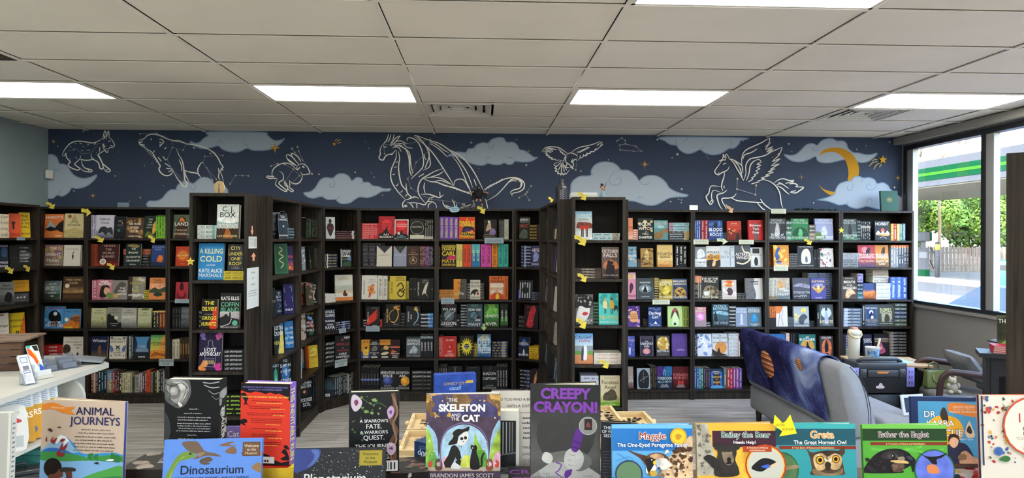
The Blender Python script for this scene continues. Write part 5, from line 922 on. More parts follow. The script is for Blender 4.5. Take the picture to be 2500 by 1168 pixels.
load('''
Z 1530 500 3.244
@R1 0
F 8 50 105 t=.04|peach orange book cut off by the partition|d88a68|n .3;g 0 .6 e8c0a0 c8603a
H 50 88 195 5|pink closed copies|c88a80|~|fdd
F 90 210 108 t=.035|black book with white title and golden leaves|1c2a22|n .2;b 3 6 d8b87a .09;n 0;t .84 .08 f4f0e8 The;t .66 .14 f4f0e8 BOOK;t .45 .14 f4f0e8 WITCH;e .6 .55 .06 c8703a;t .22 .1 f4f0e8 MEG;t .05 .11 f4f0e8 SHAFFER
F 218 328 125|teal and tan book with a stone bridge|5a8a90|n .3;r 0 .6 1 1 6aa0a4;P 8a6a40 0 5 0 30 50 45 98 62 98 40 70 35 60 10;n 0;t .78 .1 e0a8b0 THE DOCTOR'S;t .6 .14 d8ece8 SEA
H 336 496 143 3 yb=208|pale blue paperbacks on top of dark ones|9ac0c8|~|567|.0,.2,b08aa0
H 333 496 208 4|dark paperbacks under the pale blue ones|2c3438,4a4438|~|abc|.75,1,b89a60
@R1 1
F 8 80 333|pale blue floral book cut off by the partition|7aa0b8|n .4;b 3 8 4a7a98 .15;b 5 5 d8b87a .12;n 0;t .5 .1 f0ece0 INSIDE;t .34 .1 f0ece0 SEA
H 84 112 430 4|black closed copies|1c1c1e|~|888
F 112 212 345|gold and brown ornamented book|a8844a|n .3;b 8 10 5a4428 .12;P d8bc78 30 60 50 95 70 60 60 40 40 40;n 0;t .56 .11 2a1c10 SPELL;t .4 .11 2a1c10 CASTER;t .1 .06 2a1c10 JAYMIN EVE
F 245 366 318 t=.05|golden cloud book with dark title|d8b878|n .2;g 0 .4 d8904a e0c88a;n 0;l 8a6a34 1.2 20 55 35 80 65 82 80 60;t .52 .12 3a2c18 FOURTH;t .38 .12 3a2c18 WING;t .04 .06 8a5a24 REBECCA YARROS
S 386 476 322 3|black spines with white flecks|1c1c1e|~|ccc
@R1 2
F 8 75 538 d=.05|pink book with a red haired figure|d890a8|n .2;r 0 .75 1 1 e8b8c0;P 4a2a44 30 20 25 50 50 62 70 45;r .2 .78 .6 .92 d8b84a;n 0;t .08 .09 2a1a28 POISON
F 78 218 583|dark grey book with a white glowing silhouette|3c4348|r .05 .03 .95 .97 5a646a;r .07 .04 .93 .96 3c4348;n .2;e .5 .5 .36 78848c .2;e .5 .5 .2 c8d4dc .12;n 0;P 0f1214 38 34 45 55 50 66 55 55 62 34;t .76 .07 e8ecee ASCENDED;t .1 .05 ccd CHRISTIANA
H 218 262 580 9|gold and black closed copies|2a2416,8a7434|~|d8c88a
F 257 366 593|yellow green book with a dragon and white title|b89a3a|n .4;b 4 8 6a6a28 .18;P d8c85a 30 30 40 60 60 70 80 50 60 25;n 0;t .82 .11 f0ecd0 LEGENDS;t .70 .1 f0ecd0 & LATTES;t .08 .08 f0ecd0 TRAVIS BALDREE
F 367 482 588|dark blue and gold book with armed figures|3a4a70|n .4;P b89048 10 20 20 50 50 60 85 45 90 20 50 10;b 4 8 2a2a3a .12 .1 .1 .9 .6;n 0;t .82 .11 f0e8d0 BRIGANDS;t .70 .08 f0e8d0 & BREADKNIVES;t .06 .08 f0e8d0 TRAVIS BALDREE
@R1 3
F 8 106 803|purple book with an orange central plate|5a3a8a|n .2;b 5 8 d8a0b0 .12;b 6 6 3a2a70 .12;n 0;P e8a868 20 30 18 60 35 75 70 72 85 50 75 28 45 22;t .56 .07 5a2a4a SWORN;t .46 .07 5a2a4a WORLDS;t .36 .07 5a2a4a NEVER;T .7 .06 .04 f0e0e8 JAMES
F 174 277 812|royal blue book with white curled lettering|26407c|l d8e0ec 2 5 90 30 95 60 85 95 95;l d8e0ec 2 5 20 30 10 50 20 90 5;l d8e0ec 2 60 70 90 60 80 50;t .62 .15 f0f2f4 Darling;t .42 .15 f0f2f4 Girl;P e8ece8 45 16 55 28 65 14;t .05 .05 dde LIZ MICHALSKI
F 327 444 805 t=.035|pale green book with an ornate caped figure|b8d890|P 5a3a34 20 35 30 75 50 92 70 75 80 35 60 60 40 60;e .48 .8 .12 b84a5a .08;P d8ecc0 30 10 40 60 50 70 60 60 72 10;s 4 60 3a4a34 .012;P 1a2a1c 38 10 48 22 58 10
S 446 492 808 2|olive green spines|8a9a44|~|3a4a1a
H 148 174 905 3 d=.09|black closed copies by the royal blue book|202226|~|555
Z 1520 740 4.867
@R1 4
F 68 146 397|blue and pink fantasy book cut off by the partition|4a5ab0|n .4;b 4 8 c87aa8 .15;r .1 .1 .4 .45 b8d8f0;n 0;t .75 .1 e8d8f0 MOON
F 207 372 395 t=.04|dark slate book with a pink shell and white title|2c2c3c|r .05 .04 .95 .96 8a7a9a;r .08 .05 .92 .95 2c2c3c;n .2;e .48 .25 .28 d88aa0 .15;e .48 .24 .16 f0b8a8 .1;n 0;t .7 .06 e8e4ec THE;t .56 .12 f2f0f4 FARAWAY;t .44 .1 f2f0f4 INN;d .2 .8 .9 2 c06a80
F 405 562 393 t=.04|golden leafy book over dark grey|4a4a4a|n .4;e .5 .62 .46 c8a04a .34;b 5 8 e8d08a .12 .1 .4 .9 .95;n 0;t .2 .1 e8e8ec SEETHING;d .2 .8 .1 1 ccc
F 590 772 368|plain purple book with faint embossing|5c4490|n .1;e .45 .55 .36 644c9a;e .45 .55 .3 5c4490;n 0;r .35 .3 .75 .32 b8a8d8;r .3 .26 .85 .28 b8a8d8
@R1 5
F 70 132 762 lean=8|pale and red brown book cut off by the partition|a89a94|n .4;g 0 .6 5a2a2c b8b0ac;n 0;t .3 .12 e8e0e0 WITH
F 175 331 780|grey white book with a black ornate panel|a8b8c8|n .2;P 24262c 15 8 8 50 20 80 50 95 80 80 92 50 85 8 50 3;n 0;T .5 .8 .06 bbb L;T .5 .68 .06 bbb E;T .5 .56 .06 bbb D;T .5 .44 .06 bbb U;T .5 .32 .06 bbb S;l d8d8d8 2 20 38 80 62
S 333 408 755 3 depth=.2|dark brown spines|2a2422|~|7a6a4a
F 412 594 755|dark blue to purple book with white arch title|1c2a44|n .3;P 4a2a7a 0 50 5 95 40 98 30 60;P 2a6a9a 40 60 50 95 95 98 98 60;n 0;l b8d0e8 2 42 58 50 85 58 58;t .4 .13 c8e0ec FORBIDDEN;t .26 .1 c8e0ec ALCHEMY;t .13 .06 f0f0f0 STACEY;t .06 .06 f0f0f0 MCEWAN
F 607 793 760|dark red book with a glowing emblem|5a1820|n .4;g 0 .25 1c0c10 5a1820;P b83a34 30 22 40 40 50 30 60 40 70 22 50 16;n 0;t .56 .13 d87a78 FORSAKEN;t .43 .11 d87a78 PROPHECY;t .12 .06 f0e8e8 STACEY;t .05 .06 f0e8e8 MCEWAN
Z 1530 500 3.244
@R2 0
S 534 586 122 3|blue patterned spines|3a5aa0|~|c8d4f0
S 587 646 120 2|dark red ornamented spines|8a2434|~|d8a8a0
F 650 763 125|blue book with white title and a face|2a4480|n .4;b 5 8 4a74b8 .15;P 24182a 42 60 40 85 60 85 58 60;n 0;t .46 .15 f0f4f8 BLOOD;t .38 .05 f0f4f8 OF THE;t .2 .15 f0f4f8 ROOT
H 763 806 220 4|black closed copies beside the red landscape book|1e1e20|~|666
F 798 910 130|red landscape book with a dark figure|b83428|n .4;P 7a2018 0 0 0 45 30 60 60 40 98 55 98 0;P 2a1010 60 2 65 30 75 38 85 20 90 2;b 4 6 e8a060 .08 .1 .3 .8 .6;n 0;t .84 .06 f0c8a0 THE RED;d .2 .8 .78 1 f0c8a0
F 968 1082 122 t=.035|bright red book with a grey hooded figure|c02c30|P 6a5a5a 40 5 36 55 45 85 58 85 66 55 62 5;t .68 .12 f4ecec Between;t .5 .12 f4ecec Two;t .32 .12 f4ecec Fires
@R2 1
F 535 637 335|grey white book with an exploding dandelion|8a8e94|n .3;P e0e4e8 30 40 25 70 50 90 80 80 90 55 60 45;g 0 .4 c8ccd0 e4e8ec;n 0;l 222 1.5 52 8 52 22;t .2 .08 666 Unfinished
F 629 745 328|white and amber book with black title|d8d8d8|n .2;P d89a3a 5 25 5 50 30 62 60 55 98 60 98 25 50 35;P 2a2420 0 2 0 28 40 35 70 28 98 34 98 2;P e0c08a 40 5 50 30 65 25 60 5;n 0;t .64 .12 2c2c34 AWAKE;t .56 .05 2c2c34 FROM THE;t .4 .14 2c2c34 ASHES
F 743 857 325|pale grey blue book with a black staff|c4ccd4|l 2a2e38 2.5 70 5 70 80 76 92 88 90 88 80 78 78;t .64 .14 8a909c ALL;t .56 .05 8a909c THAT IS;t .4 .13 8a909c BROKEN;t .2 .04 aab B. J. EDWARDS
F 860 984 322|dark grey book with a pale gold ribbon|3a3e48|n .3;g 0 1 1c1e24 5a606c;n 0;l e4d8b8 9 45 98 60 70 90 65 95 35 55 15 10 20;t .52 .13 f0ece4 ALTERED;t .36 .13 f0ece4 WINDS;t .28 .03 ccc
F 985 1093 340|white book with a hooded black shape in an arch|c8cace|r .2 .1 .8 .65 e0e4e8;P 2a2c30 40 10 36 35 50 52 64 35 60 10;r .25 .7 .75 .95 2c2e32;n 0;t .58 .06 555 CROWN TALES
@R2 2
S 534 594 562 4|black and white tilted spines|24242a,3a4a5a|~|d8c0a0|.0,.3,c87a5a
F 594 733 567|black and tan book with armoured figures|2c2a26|n .5;P 8a7a60 10 15 20 50 50 60 90 45 95 15;P c8bca8 30 20 38 50 48 45 45 15;b 6 8 4a3a2a .1 .4 .15 .95 .5;n 0;e .25 .25 .12 d8e4ec;t .84 .09 e8e4d8 EYE OF THE;t .72 .1 e8e4d8 WORLD;t .05 .1 e8e0c8 Robert Jordan
H 735 762 680 5|black closed copies beside the white flame book|1a1a1c|~|ccc
F 758 872 597|white and orange book with a leaping fighter|c8c0b8|n .3;P d8702a 20 70 30 95 70 95 80 72 50 65;P 4a3a44 30 30 40 55 60 60 75 40 60 20;b 5 6 e8d8d8 .12;n 0;t .86 .07 d84a2a THE BLADE;t .74 .08 e8b03a SPINNER;d .2 .8 .08 1 a87a30
H 875 957 700 4|black closed copies beside the grey split book|1c1c20|~|999
F 948 1082 583 t=.03|book split into grey and white halves|d4d4d6|n .2;P 6a6a6e 0 0 0 100 50 100 45 70 52 50 60 20 50 0;n 0;r .3 .8 .75 .85 2c2c30;r .4 .7 .75 .74 3c3c40
@R2 3
F 539 632 813|pink grey book with a glowing pink crest|a08a94|n .3;r 0 .65 1 1 c8848c;e .5 .52 .36 d88ac8;e .5 .52 .2 f0b8e0;n 0;t .88 .09 e8f0ec TESS;t .76 .1 e8f0ec MEDALLY
H 634 664 930 2|black and white closed copies|3a3a40|~|ccc
F 684 811 790 t=.045|blue black stormy castle book|3a5a6c|n .5;g 0 .35 16181c 3a5060;P 8ab4c4 0 60 40 70 98 62 98 50 40 55;P 14181c 8 20 10 50 18 66 26 50 28 20;n 0;t .86 .1 bcd8e4 PATRICK;t .75 .1 bcd8e4 ROTHFUSS;t .1 .12 9aa8b0 THE WIND
H 811 872 800 6|dark spined copies with white print|26282c|~|c4c4c8
F 867 958 815|lavender grey book with a pale figure|8a94b0|n .3;P c8d0e4 40 15 42 55 50 68 58 55 60 15;n 0;t .84 .09 dde4f0 PATRICK;t .72 .08 dde4f0 ROTHFUSS;t .1 .05 dde4f0 THE SLOW
F 957 1070 812|grey blue book with a bright blue hooded shape|5a7080|n .3;P 2f8ac0 30 25 32 55 50 68 66 55 70 25;e .5 .48 .12 3aa0d8;n 0;t .82 .1 e0e8ec PATRICK;t .72 .09 e0e8ec ROTHFUSS;t .1 .05 e8f0f4 THE NARROW;t .04 .05 e8f0f4 ROAD
Z 1520 740 4.867
@R2 4
S 857 893 375 2 depth=.2|black and white spines|3a3c42|~|ccc
F 893 1062 370|white book with pale blue smoky script|d8dce8|n .3;b 6 10 7a94c0 .15;b 7 6 4a6aa0 .08;n 0;l f0f4fa 7 25 85 45 75 30 60 55 65 40 45 70 50 50 30 75 25;T .6 .45 .08 e8ecf4 SECRETS
F 1070 1255 368 t=.04|white book with an orange disc and a black hillside|d0d4d8|e .55 .38 .38 d8944a;P 3a2a24 0 2 0 30 30 18 60 12 98 3;P 2a2428 30 12 36 30 44 38 48 22 54 12;n 0;t .88 .05 4a5058 THE;t .76 .1 4a5058 SHADOW;t .68 .05 4a5058 OF;t .56 .09 4a5058 WHAT WAS;t .44 .09 c86a4a LOST
H 1258 1395 365 6|white paperbacks with grey emblems|d0d2d4|~|a8acb0|.82,.92,c87a4a
@R2 5
S 855 960 770 4|blue and teal thin spines|3a5a9a,3a7a74|~|b8ccd8
S 960 1042 773 3|dark plum spines|2c2430|~|8a7a90
F 1042 1200 787|dark blue book with a red and gold centre|22304e|r .08 .15 .25 .85 2f6ab8;r .75 .15 .92 .85 2f6ab8;r .3 .15 .7 .8 3a2a28;r .44 .1 .56 .38 a84a4a;P 5aa0d8 5 2 20 15 80 15 95 2;t .82 .07 f0f2f4 SARAH J.;t .73 .07 f0f2f4 MAAS;t .54 .09 e8c85a THRONE;t .43 .06 e8c85a OF;t .27 .1 e8c85a GLASS
S 1203 1420 778 6|red and purple embossed spines|4a7a70,a82c34,b0343c,7a3a8a,8a4a9a,5a4a90|~|e0b8c0
Z 1860 500 3.074
@R3 0
F 55 183 105|grey fantasy book with a pale warrior|4a4a4e|n .4;P b8b8bc 35 20 40 60 50 80 62 60 60 20;P 2a2a2e 65 10 70 70 95 80 98 10;n 0;t .88 .09 d8dce0 MICHAEL;t .77 .09 d8dce0 MOORCOCK;t .2 .11 e4e8ec ELRIC of;t .06 .12 e4e8ec MELNIBONE
H 183 224 118 4|green closed copies|5a8a70,3a5a4a|~|ccd
F 224 355 105|bright green book with a seated figure|2c7a4a|n .4;P 1c4a30 10 20 20 50 60 60 90 45 90 15;P 5ab87a 40 20 45 50 60 48 62 20;n 0;t .88 .09 d8f0dc MICHAEL;t .77 .09 d8f0dc MOORCOCK;t .06 .11 e4f4e8 STORMBRINGER
H 355 403 150 4|brown grey closed copies|8a7a68,5a544c|~|ccc
F 403 538 105|lavender and green book with a bearded rider|9aa0c4|n .4;P 5a7a4a 0 0 5 40 40 30 60 10;P c8ccd8 35 25 40 60 60 62 65 25;n 0;t .88 .09 eef0f8 MICHAEL;t .77 .09 eef0f8 MOORCOCK;t .06 .13 f4f6fa WHITE WOLF
@R3 1
F 50 92 305 d=.1|brown orange book partly behind the dragon|7a4a24|n .4;b 4 6 c87a34 .2
F 88 206 305|orange book with a blue dragon|d8943a|n .4;b 4 8 f0c86a .2;P 3a5a9a 15 35 10 60 30 90 45 85 30 65 40 45 25 30;P 2a4480 10 20 30 30 50 25 40 12;n 0;t .14 .08 f4ece0 SAMANTHA;t .05 .08 f4ece0 SHANNON
H 208 270 365 6|dark grey closed copies|3a3c40|~|888
F 270 393 310|charcoal book with a lone figure in a bright arch|2c3036|P e8dcc8 25 20 25 60 40 82 65 85 80 60 78 20 50 15;P 5a6a80 48 25 48 45 56 52 62 40 60 22;n 0;t .93 .05 e4e4e8 THE WEEK PRINCE;t .04 .06 ccc M GORMAN GRACE
S 393 437 333 2|black spines with a ring emblem|1c1c20|O|999
F 438 540 328|white book with red and black ornaments|d8d4d4|n .2;b 4 14 a83a40 .1;b 9 8 4a5a5a .09;n 0;l 2a2a2a 2 8 5 92 5 92 95 8 95 8 5;r .3 .55 .72 .72 d8d4d4;t .62 .07 2a3a3a KING OF;t .3 .06 2a2a2a
@R3 2
S 52 116 550 2|cream spines with dark lettering|c4c0b4|THE WILL OF THE MANY|333|.85,1,8a7a60
F 116 213 550|grey and peach book with white title|9a9a98|n .3;r 0 .55 1 1 b8a898;P c8985a 10 50 20 85 50 75 40 50;r 0 0 1 .2 6a7478;n 0;t .4 .12 f4f4f4 WILL;T .75 .36 .05 f4f4f4 OF THE;t .16 .12 f4f4f4 MANY
F 235 365 550|dark violet stormy book with grey title|4a4a5a|n .5;g 0 .4 2a2c34 4a4a58;P 8a8aa0 0 60 40 75 98 65 98 50 40 58;n 0;t .26 .11 b8bcc8 STRENGTH;T .25 .1 .06 b8bcc8 OF THE;T .62 .1 .11 b8bcc8 FEW;t .03 .03 999 JAMES ISLINGTON
H 345 530 513 12 d=.13|dark blue thin copies behind the bird book|3a4668,566078|~|9aa8c8
F 372 484 553|blue violet book with a golden bird|4a4a90|n .4;P c89a4a 5 60 30 55 50 48 70 55 95 62 75 42 55 30 45 30 25 42;P e0c07a 40 55 50 68 60 55 50 40;n 0;t .8 .09 e8c878 EARTHSEA;t .68 .06 e8e0f0 A WIZARD;t .6 .06 e8e0f0 OF EARTHSEA;t .04 .06 d8c8e8 LE GUIN
@R3 3
S 52 108 765 4|orange and black spines|d8783a|~|222|.55,1,2a2a2a
F 108 196 763|white and orange book with dark streaks|dcd4d0|n .2;P e0803a 0 65 0 100 60 100 40 70;l 3a3a44 3 20 5 30 50 40 90;l 3a3a44 3 60 5 50 40 60 80;n 0
H 198 248 845 3|grey closed copies|4a5458|~|667
F 242 357 765|pale grey and yellow book with a dark dragon|a8b0b8|n .4;e .65 .8 .16 e8d060;P 4a525c 30 20 40 50 70 62 90 45 70 30 60 10;b 4 5 d8c87a .12 .1 .3 .5 .6;n 0;t .06 .12 2a2420 DRAGON
H 357 432 872 3 d=.09|black closed copies beside the moon goddess book|202226|~|555
S 415 434 752 1 depth=.12|black spines beside the moon goddess book|1c1c20|HEKATE|ccc
F 434 540 750 t=.035|slate book with a pale goddess in a moon disc|4a545c|e .5 .62 .36 c8d8ec;P a8b4cc 38 15 40 55 50 80 60 55 64 15;P 2a323a 42 70 44 85 56 85 58 70 50 75;l b8b08a 2 8 15 12 60 30 90;l b8b08a 2 92 15 88 60 70 90;t .14 .13 e8dcb8 HEKATE;t .05 .04 ccc THE WITCH
Z 1860 730 6.25
@R3 4
F 105 372 540 t=.05|blue forest book behind the blanket|2f6aa8|n .3;g 0 .6 16283a 2f6ab0;n 0;b 5 8 1a3048 .1 0 .5 1 .75
S 372 426 525 1|pale pink cream spines|d8b8b0|~|a88
S 440 572 520 5 depth=.22 d=.10|black spines standing behind the green caped book|1c1e20|~|555
F 577 830 545|green book with a black caped figure and gold disc|2a6a64|n .3;e .5 .45 .42 c89a4a .3;P 16181c 20 0 30 30 42 45 50 68 60 45 75 30 85 0;n 0;t .82 .09 e4f0ec JIM;t .7 .12 e4f0ec BUTCHER
F 892 1095 570|dark book with a fighter in orange smoke|3a3236|n .4;P d8744a 20 5 15 50 35 80 70 80 88 50 80 5 50 15;n 0;P 16161a 38 20 36 50 45 70 56 70 64 50 60 20;e .5 .74 .08 3a2420;t .86 .1 f0e8e8 SOLON
Z 1860 500 3.074
@R4 0
F 608 718 108|grey green book with a dark swordsman|4a5450|n .4;g 0 .4 3a6a4a 5a605c;P 22262a 40 20 42 60 52 78 62 60 66 20;n 0;t .88 .09 d8e0dc MICHAEL;t .77 .09 d8e0dc MOORCOCK;t .18 .09 d8e8dc FORGOTTEN;t .06 .09 d8e8dc MYTHS
H 718 742 118 6|dark green closed copies|2a3a34|~|9ab
S 742 818 123 5|black spines with pale diamond marks|1c1e20|~|aaa|.25,.35,b8a890
F 852 966 123 t=.03|charcoal book with a red sun and white peaks|2c3036|e .52 .52 .13 d8604a;p e8e8e8 5 35 22 52 38 36 52 50 66 36 82 52 98 34 98 30 5 30;P d8a060 10 28 40 34 90 30 80 22;t .78 .14 f0f2f0 HOBBIT;t .9 .04 ccc THE;l f0f0f0 2 30 12 50 18 75 10
S 970 1078 142 5|short yellow, red, green and blue spines|c8a03a,b83a34,c8b06a,4a8a6a,5a7a9a|~|f0e8d0
@R4 1
H 608 732 363 7|grey white closed copies|8a8e94,a8aab0|~|3a3a40
F 728 860 305|red and violet book with a figure on a skyline|b04048|n .3;g 0 .5 3a4060 c04448;e .4 .78 .2 d8848c .14;P 24242a 45 55 50 80 70 88 65 60;n 0;t .52 .1 f4ece8 BRANDON;t .4 .1 f4ece8 SANDERSON;t .22 .1 f0d8a8 MISTBORN
F 850 955 305|amber book with a figure in orange fog|c8843a|n .3;g 0 .5 5a3a2a d09a4a;P 3a2a24 45 55 55 85 75 90 70 60;n 0;t .52 .1 f4ece8 BRANDON;t .4 .1 f4ece8 SANDERSON;t .22 .09 f4ece8 ALLOY OF;t .1 .09 f4ece8 LAW
S 968 1116 303 7|grey and red upright copies|8a8e94,4a5460,5a5a62|~|e0e0e4|.0,.12,c8703a
@R4 2
F 607 718 543|dark brown book with a pale dragon|4a3c34|n .4;P d8b088 20 10 30 40 60 45 90 25 60 20 40 5;n 0;t .9 .05 ccc MARGARET;t .72 .1 f4ece0 BREATH;t .6 .05 f4ece0 OF THE;t .45 .11 f4ece0 DRAGON
H 703 822 518 2 yb=585|lavender hardcovers above teal ones|9a94c0|~|4a4a70
H 718 764 590 4|teal closed copies|2a6a70,1c3a40|~|aac
F 762 858 590 d=.05|dark blue and orange sunset book|3a4a80|n .4;g 0 .4 6a2a1c e0843a;g .4 .6 e0843a 3a4a80;n 0
H 832 950 487 4 yb=585 d=.08|white hardcovers at the top of the tall pile|c8c4bc,a89484|~|8a8078
H 858 965 590 4|white hardcovers at the foot of the tall pile|d4d8dc|~|9aa
S 960 1092 545 3|blue ornamented spines|4a6ab0,3a5aa0|~|b8c8e8
Z 1860 730 6.25
@R4 3
H 1240 1530 145 6|slate blue paperbacks with white lettering|5a6a7a,4a5a6c|ROBERT JORDAN|e4e8ec|.04,.25,b0b8c8
S 1535 1580 90 1|black spines beside the moon rider book|1a1c20|~|ccc
F 1580 1785 88|slate book with a moonlit rider picture|4c5a6c|r .15 .35 .8 .75 2a4a88;e .5 .64 .16 e8ecf4;P 16202c 35 36 42 60 55 66 62 50 70 36;P e8e4e0 45 36 50 48 62 48 66 36;t .8 .06 e4e8ec ROBERT JORDAN;t .24 .08 b8a890 THE WHEEL;t .15 .07 b8a890 OF TIME;t .06 .03 ccc EYE OF THE WORLD
F 1778 2022 85|olive grey book with a sepia picture|4a5048|r .22 .2 .88 .6 b0a890;P 4a4434 40 22 45 50 60 55 72 40 68 22;t .72 .1 e4e4a8 ROBERT;t .61 .1 e4e4a8 JORDAN;t .1 .04 ddd THE SHADOW RISING;e .85 .27 .07 3a5a9a
H 2028 2220 65 6|dark green and navy paperbacks with white lettering|3a4a3c,2a3a5a,2c3a30|ROBERT JORDAN|d8dcd8
@R4 4
H 1240 1420 553 8|green grey paperbacks behind the tumbler|7a8a6a,4a4a6a,6a5a7a|ROBERT|d8d8d8|.0,.25,26282c
F 1560 1690 545|dark navy book behind the tumbler|2a2c44|t .7 .1 e0e0e4 ROBERT;t .6 .1 e0e0e4 JORDAN
F 1725 1950 535|dark plum book with a glowing pink figure|26222c|n .4;P b85a80 20 10 25 40 45 60 60 40 75 20 50 8;e .4 .35 .12 e8b0a0;n 0;t .72 .08 d8d0c8 ROBERT JORDAN;t .62 .06 d8b88a BRANDON SANDERSON;t .05 .03 bbb
H 1958 2220 500 8|black paperbacks with small white lettering|1e2024|ROBERT JORDAN|c8c8cc|.0,.2,8a8078
''')
finish_pool(316-NF-40)
# ================================================================ painted wall mural (flat paint on the back wall)
mm = MB(); MA = Art(mm, (XL, YB-.0004, 0), (XR-XL, 0, 0), (0, 0, CEIL), (0, -1, 0), eps=.00004)
MZ = (90, 300)
def mp_(x, y):
    p = atY(MZ[0]+x/4.808, MZ[1]+y/4.808, YB); return ((p.x-XL)/(XR-XL), min(p.z, CEIL-.002)/CEIL)
def pts_(s): q = [float(v) for v in s.replace(',', ' ').split()]; return [mp_(a, b_) for a, b_ in zip(q[::2], q[1::2])]
WPX = 1/(221*(XR-XL))      # one photo pixel on the wall
WHITE, TAN, GOLD, PALE, EDGE, CURL = 'f6f6f0', '9aa0b4', 'd8a23c', 'b4c2d2', '8ca2c0', '8b9fba'
def ink(w, *ss, col=WHITE, taper=True):
    for s in ss: MA.line(pts_(s), w*1.2*WPX, col, True, taper)
def thin(*ss): 
    for s in ss: MA.line(pts_(s), .9*WPX, TAN, False)
def cloud(s, *curls):
    p = smooth(pts_(s), 4, True); MA.poly(p, PALE); MA.line(p+[p[0]], 2.6*WPX, EDGE, False)
    for c in curls: MA.line(pts_(c), 1.6*WPX, CURL, True, True)
def spark(x, y, r, col=GOLD, n=4, inner=.12):
    cx, cyy = mp_(x, y); MA.star(cx, cyy, r/4.808*WPX, col, n, inner)
def spark8(x, y, r):
    spark(x, y, r, 'c8b47a', 4, .1); cx, cyy = mp_(x, y); MA.star(cx, cyy, r*.6/4.808*WPX, GOLD, 4, .2, PI/4)
def dot(x, y, r=6, col='b8bcbc'): cx, cyy = mp_(x, y); MA.ell(cx, cyy, r/4.808*WPX, col, n=10)
def stars(s, r=14):
    q = [float(v) for v in s.split()]
    for a, b_ in zip(q[::2], q[1::2]): cx, cyy = mp_(a, b_); MA.star(cx, cyy, r/4.808*WPX, 'cbbfa0', 5, .45)
# clouds first
cloud('95 400 140 375 190 375 235 410 265 480 310 485 360 510 395 570 450 625 540 655 630 640 700 610 690 650 620 720 540 760 460 772 410 765 370 820 300 862 240 850 190 885 130 885 95 860', '265 480 268 530 245 558 215 555 200 530 212 512', '395 570 390 590', '410 765 390 740', '240 850 265 820 280 790')
cloud('2030 98 2015 150 1960 185 1910 230 1860 240 1800 218 1815 250 1880 285 1960 305 2050 290 2130 270 2180 310 2270 340 2370 340 2460 300 2530 320 2610 325 2692 320 2772 300 2852 250 2907 185 2872 200 2802 212 2742 180 2702 140 2642 105', '2135 270 2125 230 2150 212 2172 225 2160 245', '2410 240 2460 260 2490 300', '2015 150 2035 165')
cloud('1310 925 1400 920 1470 890 1520 830 1570 790 1630 785 1650 740 1700 700 1770 690 1830 715 1870 690 1930 645 2000 645 2060 680 2080 715 2160 715 2220 760 2245 820 2245 1000 1380 1000', '1830 715 1865 750 1850 785 1815 785 1800 755 1815 740', '1630 785 1650 800')
MZ = (600, 300)
cloud('680 825 760 810 820 760 870 680 930 645 1020 650 1080 605 1150 600 1210 630 1245 680 1300 645 1360 655 1380 700 1440 700 1490 740 1560 750 1620 775 1700 775 1680 800 1600 805 1520 850 1430 878 1340 870 1280 900 1220 940 1130 950 1080 925 1055 900 960 900 890 865 800 885 730 870', '1020 650 1045 700 1030 755 995 755 985 725 1005 712', '1380 700 1345 720', '1490 740 1455 755', '890 865 915 845', '1055 900 1085 885 1110 860')
MZ = (900, 300)
cloud('925 390 1000 350 1070 345 1140 350 1170 310 1230 300 1270 260 1340 235 1400 240 1440 200 1510 175 1580 180 1620 230 1690 230 1740 260 1770 315 1830 330 1890 370 1940 405 1980 405 1950 430 1890 455 1800 460 1720 450 1690 480 1640 490 1590 470 1540 490 1460 490 1400 475 1340 500 1250 490 1180 465 1110 430 1050 400 990 390', '1400 240 1408 285 1435 300 1465 285 1460 262 1440 262', '1400 475 1378 440 1390 408 1415 405 1420 420', '1170 310 1225 300 1250 320 1240 345', '1720 450 1690 415 1625 405', '1590 470 1575 455', '1140 350 1155 375')
MZ = (1300, 300)
cloud('450 790 455 720 490 670 560 630 680 620 690 560 730 500 800 465 890 462 960 480 1010 520 1040 555 1120 560 1180 595 1225 640 1250 680 1300 640 1370 620 1450 625 1520 660 1570 710 1600 760 1660 800 1740 830 1825 850 1790 868 1700 870 1600 885 1520 930 1440 965 1350 968 1270 945 1200 922 1120 918 1000 960 600 960 450 920', '1040 555 960 580 905 640 900 690 940 730 1000 730 1040 695 1035 655 1000 650 990 670', '1250 680 1280 715 1320 728 1360 715 1375 695', '680 620 720 600', '1250 915 1235 885 1260 865 1290 890')
cloud('1540 168 1560 215 1620 255 1690 265 1720 310 1790 355 1860 358 1930 330 1970 315 2020 350 2100 375 2180 370 2240 345 2300 305 2370 295 2420 250 2440 210 2480 178', '1685 170 1682 220 1690 265', '1970 315 1990 295 2020 298', '2335 190 2330 250 2305 300', '1820 170 1810 200 1770 212')
MZ = (1700, 300)
cloud('1030 375 1100 385 1170 370 1230 320 1290 260 1360 245 1420 265 1460 220 1530 190 1600 190 1650 215 1720 215 1760 245 1780 300 1840 350 1900 355 1980 375 2050 375 2120 360 2080 410 2010 455 1920 465 1850 440 1750 430 1650 450 1560 468 1470 465 1420 440 1400 395 1320 430 1240 455 1160 455 1090 430', '1420 265 1425 310 1395 330 1365 315 1375 295 1395 300', '1650 215 1635 240')
P = smooth(pts_('1440 390 1480 330 1550 300 1640 292 1740 310 1830 370 1890 460 1910 560 1895 650 1870 700 1780 690 1785 600 1770 500 1740 430 1690 380 1620 345 1540 345 1480 365'), 3, True); MA.poly(P, 'd09a2e')
P = smooth(pts_('1435 725 1480 770 1550 800 1620 810 1660 800 1640 850 1580 852 1520 820 1470 775'), 3, True); MA.poly(P, 'd09a2e')
